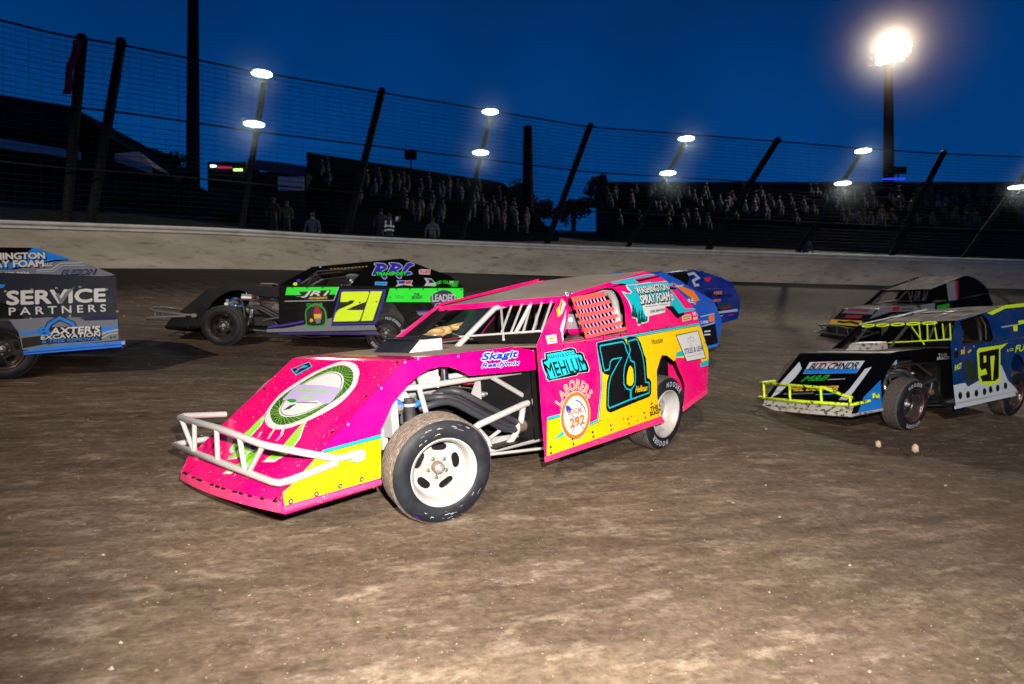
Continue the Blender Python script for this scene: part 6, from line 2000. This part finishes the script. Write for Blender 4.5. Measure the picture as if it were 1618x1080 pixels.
bleachers(942, 287, 1760, 287, 50, 52, 9, 'long dark bleachers with a level top line on the right')

def block(name, label, cat, u0, v0, u1, v1, vb, Y, depth, m, kids=()):
    a, c = px(u0, v0, Y), px(u1, v1, Y)
    zb = px(u0, vb, Y).z
    root = tag(empty(name, None, (a.x, Y, zb)), label, cat)
    o = Vector(root.location)
    return root, a - o, c - o, o
# roofed grandstand at the far left
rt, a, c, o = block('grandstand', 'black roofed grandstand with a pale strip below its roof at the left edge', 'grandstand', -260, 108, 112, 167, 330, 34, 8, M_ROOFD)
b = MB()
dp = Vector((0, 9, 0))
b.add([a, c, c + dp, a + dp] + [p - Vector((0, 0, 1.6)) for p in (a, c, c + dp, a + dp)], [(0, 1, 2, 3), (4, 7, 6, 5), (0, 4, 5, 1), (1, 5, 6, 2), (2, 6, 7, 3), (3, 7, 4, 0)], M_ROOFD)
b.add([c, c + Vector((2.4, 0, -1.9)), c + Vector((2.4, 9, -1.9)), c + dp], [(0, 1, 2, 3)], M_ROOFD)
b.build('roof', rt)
b = MB()
b.add([a + Vector((0, -0.1, -2.15)), c + Vector((0.6, -0.1, -2.35)), c + Vector((0.6, -0.1, -2.75)), a + Vector((0, -0.1, -2.8))], [(0, 1, 2, 3)], M_FASCIA)
b.build('fascia', rt)
b = MB()
b.add([a + Vector((0, 3, -1.5)), c + Vector((2.5, 3, -1.9)), Vector((c.x + 2.5, c.y + 3, -2)), Vector((a.x, a.y + 3, -2))], [(0, 1, 2, 3)], M_ROOFD)
b.build('back_wall', rt)
# dark hipped roof and small canopies beyond the fence
M_TENT = paint('pale_tent_cloth', (0.22, 0.23, 0.27), 0.8, 0.3)
rt, a, c, o = block('pavilion', 'low dark building with a gabled roof beyond the fence on the left', 'building', 112, 196, 275, 275, 330, 36, 8, M_ROOFD)
b = MB()
b.add([a, a + Vector((2.2, 0, -1.0)), c + Vector((0, 0, 0)), c + Vector((0, 0, -1.5)), a + Vector((0, 0, -4.0)), a + Vector((0, 7, 0)), a + Vector((2.2, 7, -1.0)), c + Vector((0, 7, 0)), c + Vector((0, 7, -1.5)), a + Vector((0, 7, -4.0))],
      [(0, 4, 3, 2, 1), (5, 6, 7, 8, 9), (0, 1, 6, 5), (1, 2, 7, 6), (2, 3, 8, 7), (3, 4, 9, 8), (4, 0, 5, 9)], M_ROOFD)
b.build('roof', rt)
b = MB()
b.box((c.x * 0.5, c.y + 3, -0.2), (7, 5, 3.4), M_ROOFD)
b.build('wall', rt)
rt, a, c, o = block('canopy_tent', 'small pale canopy tent in front of the low dark building', 'tent', 180, 236, 242, 262, 292, 33, 3, M_TENT)
b = MB()
pk = (a + c) / 2 + Vector((-0.3, 1, 0.6))
q = [a + Vector((0, 0, -0.2)), c + Vector((0, 0, -0.05)), c + Vector((0, 2, -0.05)), a + Vector((0, 2, -0.2))]
b.add(q + [pk], [(0, 1, 4), (1, 2, 4), (2, 3, 4), (3, 0, 4)], M_TENT)
b.add(q[:2] + [p - Vector((0, 0, 0.35)) for p in q[:2]], [(0, 1, 3, 2)], M_TENT)
b.build('canopy', rt)
for p in q:
    b = MB()
    b.tube([p, Vector((p.x, p.y, -0.6))], 0.03, M_POST, 6)
    b.build('leg', rt)
rt, a, c, o = block('vendor_booth', 'dark blue roofed vendor booth with pale panels beside the middle bleachers', 'booth', 392, 250, 482, 262, 320, 36, 4, M_ROOFD)
b = MB()
M_NAVYROOF = paint('navy_roof', (0.012, 0.02, 0.07), 0.6, 0.1)
b.add([a, c, c + Vector((0, 4, 0.3)), a + Vector((0, 4, 0.3)), a - Vector((0.1, 0, 0.55)), c - Vector((0, 0, 0.55))], [(0, 1, 2, 3), (0, 4, 5, 1)], M_NAVYROOF)
b.build('roof', rt)
b = MB()
b.box(((a.x + c.x) / 2, a.y + 1.5, 0.3), (c.x - a.x, 2.5, a.z * 1.2), M_ROOFD)
b.build('wall', rt)
b = MB()
b.box((c.x - 0.75, c.y - 0.02, c.z - 0.95), (1.4, 0.05, 0.75), paint('pale_booth_panel', (0.30, 0.33, 0.40), 0.6, 0.3))
b.build('panel', rt)
rt, a, c, o = block('trackside_trailer', 'dark trailer with small red and green lights left of the vendor booth', 'trailer', 328, 255, 388, 268, 318, 35, 3, M_ROOFD)
b = MB()
b.box(((a.x + c.x) / 2, a.y + 1.2, (a.z - 0.6) / 2), (c.x - a.x, 2.4, a.z + 0.6), M_ROOFD)
b.build('body', rt)
def glow(name, col, st):
    m, nt, bb = new_mat(name)
    bb.inputs['Base Color'].default_value = (*col, 1)
    bb.inputs['Emission Color'].default_value = (*col, 1)
    bb.inputs['Emission Strength'].default_value = st
    return m
for (uu, vv, wd, m) in ((337, 262, 0.28, glow('lit_white_lamp', (0.8, 1.0, 0.7), 3)), (355, 264, 0.75, glow('lit_red_sign', (0.8, 0.03, 0.1), 0.5)), (376, 268, 0.45, glow('lit_green_lamp', (0.5, 1.0, 0.25), 2.5))):
    p = px(uu, vv, 34.9) - o
    b = MB()
    b.box(p, (wd, 0.08, 0.10), m)
    b.build('marker_light', rt)
rt, a, c, o = block('loudspeaker', 'small dark loudspeaker box on a thin pole above the middle bleachers', 'loudspeaker', 640, 238, 658, 250, 300, 44, 1, M_POST)
b = MB()
b.box(((a.x + c.x) / 2, 0, a.z - 0.25), (0.75, 0.5, 0.55), M_POST)
b.build('cabinet', rt)
b = MB()
b.tube([((a.x + c.x) / 2, 0.1, a.z - 0.5), ((a.x + c.x) / 2, 0.1, -1.5)], 0.05, M_POST, 8)
b.build('pole', rt)
rt, a, c, o = block('scoreboard', 'small dark board with a blue lit strip at the foot of the tall light tower', 'scoreboard', 1408, 263, 1432, 273, 300, 56, 1, M_POST)
b = MB()
b.box(((a.x + c.x) / 2, 0, a.z - 0.3), (1.2, 0.2, 0.6), M_POST)
b.tube([((a.x + c.x) / 2, 0.1, a.z - 0.5), ((a.x + c.x) / 2, 0.1, -2.0)], 0.06, M_POST, 8)
b.build('board', rt)
b = MB()
b.box(((a.x + c.x) / 2 - 0.45, -0.12, a.z - 1.05), (1.9, 0.06, 0.14), glow('lit_blue_strip', (0.02, 0.06, 1.0), 1.2))
b.build('light_strip', rt)
# red banner hanging from a fence post
h, nn = wall_hit(120)
a = px(122, 62, h.y + 0.4)
c = px(104, 148, h.y + 0.4)
b = MB()
vs = []
for i in range(9):
    t = i / 8
    p = a.lerp(c, t) + Vector((0, 0.05 * math.sin(t * 9), 0))
    vs += [p + Vector((-0.12, 0, 0)), p + Vector((0.12, 0.03 * math.sin(t * 7), 0))]
b.add(vs, [(2 * i, 2 * i + 1, 2 * i + 3, 2 * i + 2) for i in range(8)], paint('red_cloth', (0.22, 0.012, 0.02), 0.8, 0.1), True)
tag(b.build('flag'), 'narrow dark red flag hanging on the leftmost fence post', 'flag')
# trees behind the stands
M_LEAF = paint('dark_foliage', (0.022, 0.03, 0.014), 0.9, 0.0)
M_TRUNK = paint('tree_bark', (0.05, 0.038, 0.028), 0.9, 0.1)
def tree(u, vt, vb, Y, wd, label):
    t, q = px(u, vt, Y), px(u, vb, Y)
    root = tag(empty('tree', None, q), label, 'tree', 'trees behind the stands')
    hgt = (t - q).z
    b = MB()
    b.tube([(0, 0, -2), (0.1, 0, hgt * 0.35), (0, 0.1, hgt * 0.75)], [0.25, 0.18, 0.06], M_TRUNK, 8)
    for k3 in range(5):
        an = k3 * 1.3
        b.tube([(0.05, 0, hgt * (0.3 + 0.08 * k3)), (math.cos(an) * wd * 0.3, math.sin(an) * wd * 0.3, hgt * (0.5 + 0.07 * k3))], [0.09, 0.03], M_TRUNK, 6)
    b.build('trunk', root)
    b = MB()
    rt_ = random.Random(int(u))
    cl = []
    for k3 in range(26):
        an, rr_ = rt_.uniform(0, 6.28), wd * 0.5 * math.sqrt(rt_.random())
        zz = hgt * rt_.uniform(0.30, 0.95)
        sh = 1.0 - 0.6 * max(0, zz / hgt - 0.5) * 2
        cl.append((Vector((math.cos(an) * rr_ * sh, math.sin(an) * rr_ * sh, zz)), wd * rt_.uniform(0.10, 0.2)))
    for ce, cr in cl:
        for _ in range(46):
            d = Vector((rt_.gauss(0, 1), rt_.gauss(0, 1), rt_.gauss(0, 1))).normalized() * cr * rt_.random() ** 0.4
            p = ce + d
            s = 0.10 + 0.10 * rt_.random()
            u1 = Vector((rt_.uniform(-1, 1), rt_.uniform(-1, 1), rt_.uniform(-1, 1))).normalized() * s
            v1 = u1.cross(Vector((rt_.uniform(-1, 1), rt_.uniform(-1, 1), rt_.uniform(-1, 1)))).normalized() * s * 0.7
            b.add([p - u1, p + v1, p + u1, p - v1], [(0, 1, 2, 3)], M_LEAF)
    b.build('crown', root)
tree(820, 292, 345, 54, 3.2, 'dark low tree left of the gap between the two bleachers')
tree(850, 316, 350, 52, 3.0, 'dark bush-like tree in the gap between the two bleachers')
tree(946, 276, 345, 58, 2.6, 'narrow dark tree at the left end of the long right bleachers')
tree(905, 322, 350, 56, 4.0, 'low dark tree just left of the long right bleachers')
tree(262, 245, 330, 42, 3.4, 'dark tree behind the low building on the left')
tree(215, 238, 320, 46, 3.0, 'dark tree between the roofed grandstand and the mast')

# ------------------------------------------------------------------ people behind the wall
M_VEST = paint('reflective_vest', (0.75, 0.78, 0.72), 0.4, 0.0)
def spectator(u, v_head, label, top, legs, arm=0.0, vest=False, Yoff=1.3):
    h, nn = wall_hit(u)
    Y = h.y + Yoff
    p = px(u, v_head, Y)
    root_z = p.z - 1.72
    nodes = {'pelvis': ((0, 0, 0.95), 0.14), 'chest': ((0, 0, 1.30), 0.17), 'neck': ((0, 0, 1.50), 0.06), 'head': ((0, -0.02, 1.62), 0.10),
             'shl': ((0.2, 0, 1.40), 0.07), 'ell': ((0.27 + arm * 0.1, -0.02, 1.14 + arm * 0.3), 0.05), 'hal': ((0.26 + arm * 0.2, -0.12, 0.92 + arm * 0.75), 0.04),
             'shr': ((-0.2, 0, 1.40), 0.07), 'elr': ((-0.27, -0.02, 1.14), 0.05), 'har': ((-0.26, -0.12, 0.92), 0.04),
             'knl': ((0.11, -0.02, 0.5), 0.08), 'fl': ((0.12, 0, 0.06), 0.055), 'knr': ((-0.11, -0.02, 0.5), 0.08), 'fr': ((-0.12, 0, 0.06), 0.055)}
    edges = [('pelvis', 'chest'), ('chest', 'neck'), ('neck', 'head'), ('chest', 'shl'), ('shl', 'ell'), ('ell', 'hal'), ('chest', 'shr'), ('shr', 'elr'), ('elr', 'har'), ('pelvis', 'knl'), ('knl', 'fl'), ('pelvis', 'knr'), ('knr', 'fr')]
    me = skin('person', nodes, edges, [M_SKIN, top, legs])
    for pl in me.polygons:
        z, x = pl.center.z, abs(pl.center.x)
        pl.material_index = 2 if z < 0.98 and x < 0.22 else (1 if z < 1.48 and not (x > 0.2 and z < 1.08) else 0)
    o = bpy.data.objects.new('person', me)
    COL.objects.link(o)
    o.location = (p.x, p.y, root_z)
    tag(o, label, 'person', 'people behind the trackside wall')
    b = MB()
    b.ball((0, -0.005, 1.66), 0.108, CLOTH[rc.choice((0, 1, 8))], 10, 0.95, 1.0, 0.9)
    b.build('hair', o)
    if vest:
        b = MB()
        for z, r_ in ((1.05, 0.185), (1.20, 0.20)):
            b.lathe([(r_, z), (r_, z + 0.055)], M_VEST, 20, axis='z')
        for x in (-0.1, 0.1):
            b.box((x, -0.19, 1.30), (0.05, 0.02, 0.26), M_VEST)
        b.tube([(0.30, -0.05, 1.45), (0.34, -0.09, 1.60)], 0.06, M_VEST, 8)
        b.build('reflective_vest', o)
spectator(615, 338, 'track marshal in a bright reflective vest standing behind the wall with one arm up', CLOTH[1], CLOTH[1], 1.0, True)
spectator(601, 330, 'person in a pale pink top standing left of the marshal', CLOTH[4], CLOTH[0], 0.0, False, 5.0)
spectator(494, 336, 'person in a blue top behind the wall below the middle bleachers', CLOTH[3], CLOTH[0])
spectator(453, 318, 'person in a yellow-green shirt standing on the bank under the vendor booth', CLOTH[6], CLOTH[1], 0.0, False, 6.0)
spectator(432, 312, 'person in a red shirt beside the one in yellow-green', CLOTH[2], CLOTH[1], 0.0, False, 6.5)
spectator(683, 344, 'person in a white top standing to the right of the marshal', CLOTH[5], CLOTH[0])
spectator(1273, 372, 'person in dark clothes behind the wall under the right bleachers', CLOTH[3], CLOTH[0])

# ------------------------------------------------------------------ the race cars
def pf(name, rgb, rough=0.17, dirt=0.12, chips=0.0):
    return paint(name, s2l(*rgb), rough, dirt, chips)
PINK = pf('hot_pink_wrap', PALETTE['pink'], 0.25, 0.2)
PINKN = pf('chipped_hot_pink_wrap', (228, 0, 100), 0.17, 0.10, 1.0)
PINK_FLASH = pf('magenta_wrap', PALETTE['magenta'], 0.17, 0.05)  # the same pink, with the flash's hue shift put into the colour
LIPP = pf('scuffed_pink_plastic', (225, 45, 110), 0.5, 0.25, 0.8)
root, xf = race_car('pink', 'race_car', 'hot pink and yellow race car with black number 71, nearest of all the cars', dict(
    body=PINK, side=PINK_FLASH, roof=M_DIRTY_DECK, sail=PINK, nose=PINKN, tube=M_TUBE_WHITE, door=PINK, skirt=LIPP, bumper=M_TUBE_WHITE, lip=LIPP,
    scoop=(paint('white_scoop', (0.52, 0.52, 0.52), 0.4, 0.15), M_GLASS, M_DARK), wheels=(RIM_WHITE, TYRE_PLAIN, TYRE_LETTER), steer=-19, spin=20,
    net=(pal('coral'), pal('palepink')), shock=pal('white'), full=True, roof_edge=PINK, post=PINK))
driver(root, xf, 'driver in a black, grey and pink helmet behind the coral window net', (paint('helmet_black', (0.02, 0.02, 0.025), 0.25, 0.0), paint('helmet_visor', (0.22, 0.20, 0.21), 0.15, 0.0), pal('magenta')))

BLK = paint('gloss_black_wrap', s2l(6, 6, 8), 0.5, 0.0, spec=0.05)
BLKN = paint('dark_blue_black_wrap', s2l(8, 11, 16), 0.3, 0.0, spec=0.12)
DTUBE = paint('dark_tube_paint', (0.025, 0.025, 0.03), 0.4, 0.3)
root, xf = race_car('black', 'race_car', 'black race car with yellow-green number 21 and bright green bands on its side', dict(
    body=BLK, side=BLKN, roof=BLK, sail=BLK, nose=BLKN, tube=DTUBE, door=BLK, skirt=pf('dull_violet', (50, 35, 90)), bumper=paint('worn_steel_bumper', (0.12, 0.11, 0.11), 0.45, 0.3), lip=BLK,
    scoop=(M_DARK, M_GLASS, M_DIRTY_DECK), wheels=(RIM_BLACK, tyre_mesh(M_TREAD_DARK), TYRE_LETTER), steer=-6, bumper_out=0.34, tail=-0.62, spin=10, fold=(3.04, 0.895), back=[(-0.226, 1.495), (-0.306, 1.475), (-1.109, 1.175), (-1.32, 0.985)], deck=paint('dark_dusty_deck', (0.10, 0.085, 0.07), 0.5, 0.5)))
driver(root, xf, 'dark helmeted driver sitting inside the black number 21 car', (paint('helmet_grey', (0.05, 0.05, 0.05), 0.2, 0.0), M_GLASS, pal('grey')))

ACID = pf('fluorescent_yellow', (205, 235, 5), 0.4, 0.1)
ACIDM = pf('mud_specked_yellow', (205, 235, 5), 0.4, 0.1, 1.6)
MUDW = pf('mud_specked_white', (175, 172, 165), 0.5, 0.35, 2.6)
BLUEW = pf('blue_wrap', (10, 46, 98), 0.17, 0.15)
root, xf = race_car('lime', 'race_car', 'blue, black and white race car with fluorescent yellow bumper and number 97', dict(
    body=BLK, side=BLK, roof=M_OLD_DECK, deck=M_OLD_DECK, sail=BLUEW, nose=BLK, tube=DTUBE, door=BLUEW, skirt=pal('palegrey'), bumper=ACIDM, lip=MUDW, mud=MUDW,
    scoop=(MUDW, MUDW, MUDW), wheels=(RIM_BLACK, TYRE_LETTER, tyre_mesh(M_TREAD_DARK)), steer=-2, back=[(-0.62, 1.465), (-0.80, 1.42), (-0.95, 1.25), (-0.80, 1.04), (-0.652, 0.982)], bars=ACID, square=True, roof_edge=pal('palegrey'), roof_front=BLK, visor_marks=ACID, post=BLK, spin=30))
driver(root, xf, 'dark helmeted driver inside the number 97 car behind yellow windscreen bars', (paint('helmet_dark', (0.03, 0.03, 0.03), 0.2, 0.0), M_GLASS, pal('grey')))

NAVY = paint('dark_navy_wrap', s2l(13, 18, 32), 0.42, 0.03, spec=0.15)
AZ = pf('azure_plastic', (15, 110, 205), 0.4, 0.2)
race_car('grey', 'race_car', 'navy, grey and blue race car cut off by the left edge, only its tail showing', dict(
    body=NAVY, side=NAVY, roof=BLK, sail=BLK, nose=NAVY, tube=DTUBE, tail=-0.46, deck_rise=0.105, rear_bumper=False, tail_shape=(-0.714, -0.69, -0.665, -0.652), rear_track=0.87, tailm=M_DARK, back=[(-0.266, 1.405), (-0.303, 1.397), (-0.655, 1.27), (-0.861, 1.19), (-1.109, 1.105)], door=NAVY, skirt=AZ, bumper=DTUBE, lip=AZ, wheels=(RIM_BLACK, TYRE_LETTER, tyre_mesh(M_TREAD_DARK)), steer=-5, engine=False))
COB = pf('cobalt_wrap', (10, 38, 125), 0.17, 0.15)
race_car('cobalt', 'race_car', 'cobalt blue race car near the wall, the farther of two behind the pink tail', dict(
    body=COB, side=COB, roof=COB, sail=COB, nose=COB, tube=DTUBE, back=[(0.285, 1.394), (-0.1, 1.32), (-0.40, 1.212), (-0.672, 1.06), (-0.655, 0.982)], door=COB, skirt=COB, bumper=DTUBE, lip=COB, wheels=(RIM_BLACK, TYRE_PLAIN, TYRE_LETTER), steer=-5, engine=False))
AZW = pf('azure_wrap', (12, 78, 180), 0.17, 0.15)
race_car('orange', 'race_car', 'bright blue race car with orange graphics mostly hidden by the tail of the pink car', dict(
    body=AZW, side=NAVY, roof=COB, sail=AZW, nose=NAVY, tube=DTUBE, back=[(0.149, 1.44), (-0.1, 1.33), (-0.297, 1.198), (-0.651, 1.0), (-0.65, 0.982)], door=AZW, skirt=AZ, bumper=DTUBE, lip=AZW, wheels=(RIM_BLACK, TYRE_PLAIN, TYRE_LETTER), steer=-5, engine=False))  # side and nose darkened: the unlit front is put into the colour
race_car('dark', 'race_car', 'dark race car with a yellow nose band, in the distance behind number 97', dict(
    body=BLK, side=BLK, roof=M_OLD_DECK, deck=M_OLD_DECK, sail=BLK, nose=BLK, tube=DTUBE, door=BLK, skirt=BLK, bumper=DTUBE, lip=BLK, wheels=(RIM_BLACK, TYRE_PLAIN, TYRE_LETTER), steer=-5, engine=False))

# ------------------------------------------------------------------ clods and litter
def clod(u, v, Y, s, label, m, seed):
    p = px(u, v, Y)
    rr_ = random.Random(seed)
    b = MB()
    vs, fs = [], []
    for i in range(7):
        ph = math.pi * i / 6
        for j in range(9):
            t = 2 * math.pi * j / 9
            k3 = s * rr_.uniform(0.75, 1.15)
            vs.append((k3 * math.sin(ph) * math.cos(t) * 0.9, k3 * math.sin(ph) * math.sin(t), k3 * math.cos(ph) * 1.1))
    for i in range(6):
        for j in range(9):
            fs.append([i * 9 + j, i * 9 + (j + 1) % 9, (i + 1) * 9 + (j + 1) % 9, (i + 1) * 9 + j])
    b.add(vs, fs, m, True)
    o = b.build('dirt_clod')
    o.location = p
    tag(o, label, 'dirt clod', 'dirt clods thrown up on the track')
clod(1388, 701, 5.6, 0.028, 'smaller, left one of two pale dirt clods in the air below the 97 car', mcl[0], 1)
clod(1446, 708, 5.4, 0.033, 'rounder, right one of two pale dirt clods in the air below the 97 car', mcl[0], 2)
p = px(229, 747, 6.4)
zz = ground_z(p.x, p.y)
b = MB()
b.add([(-0.10, -0.03, 0.01), (0.0, -0.05, 0.025), (0.12, 0.0, 0.03), (0.08, 0.05, 0.02), (-0.02, 0.04, 0.01), (-0.09, 0.03, 0.012)], [(0, 1, 4, 5), (1, 2, 3, 4)], paint('dirty_paper', (0.5, 0.46, 0.40), 0.8, 0.3))
o = b.build('paper_scrap')
o.location = (p.x, p.y, zz)
tag(o, 'pale crumpled scrap lying on the dirt left of the front bumper', 'scrap')
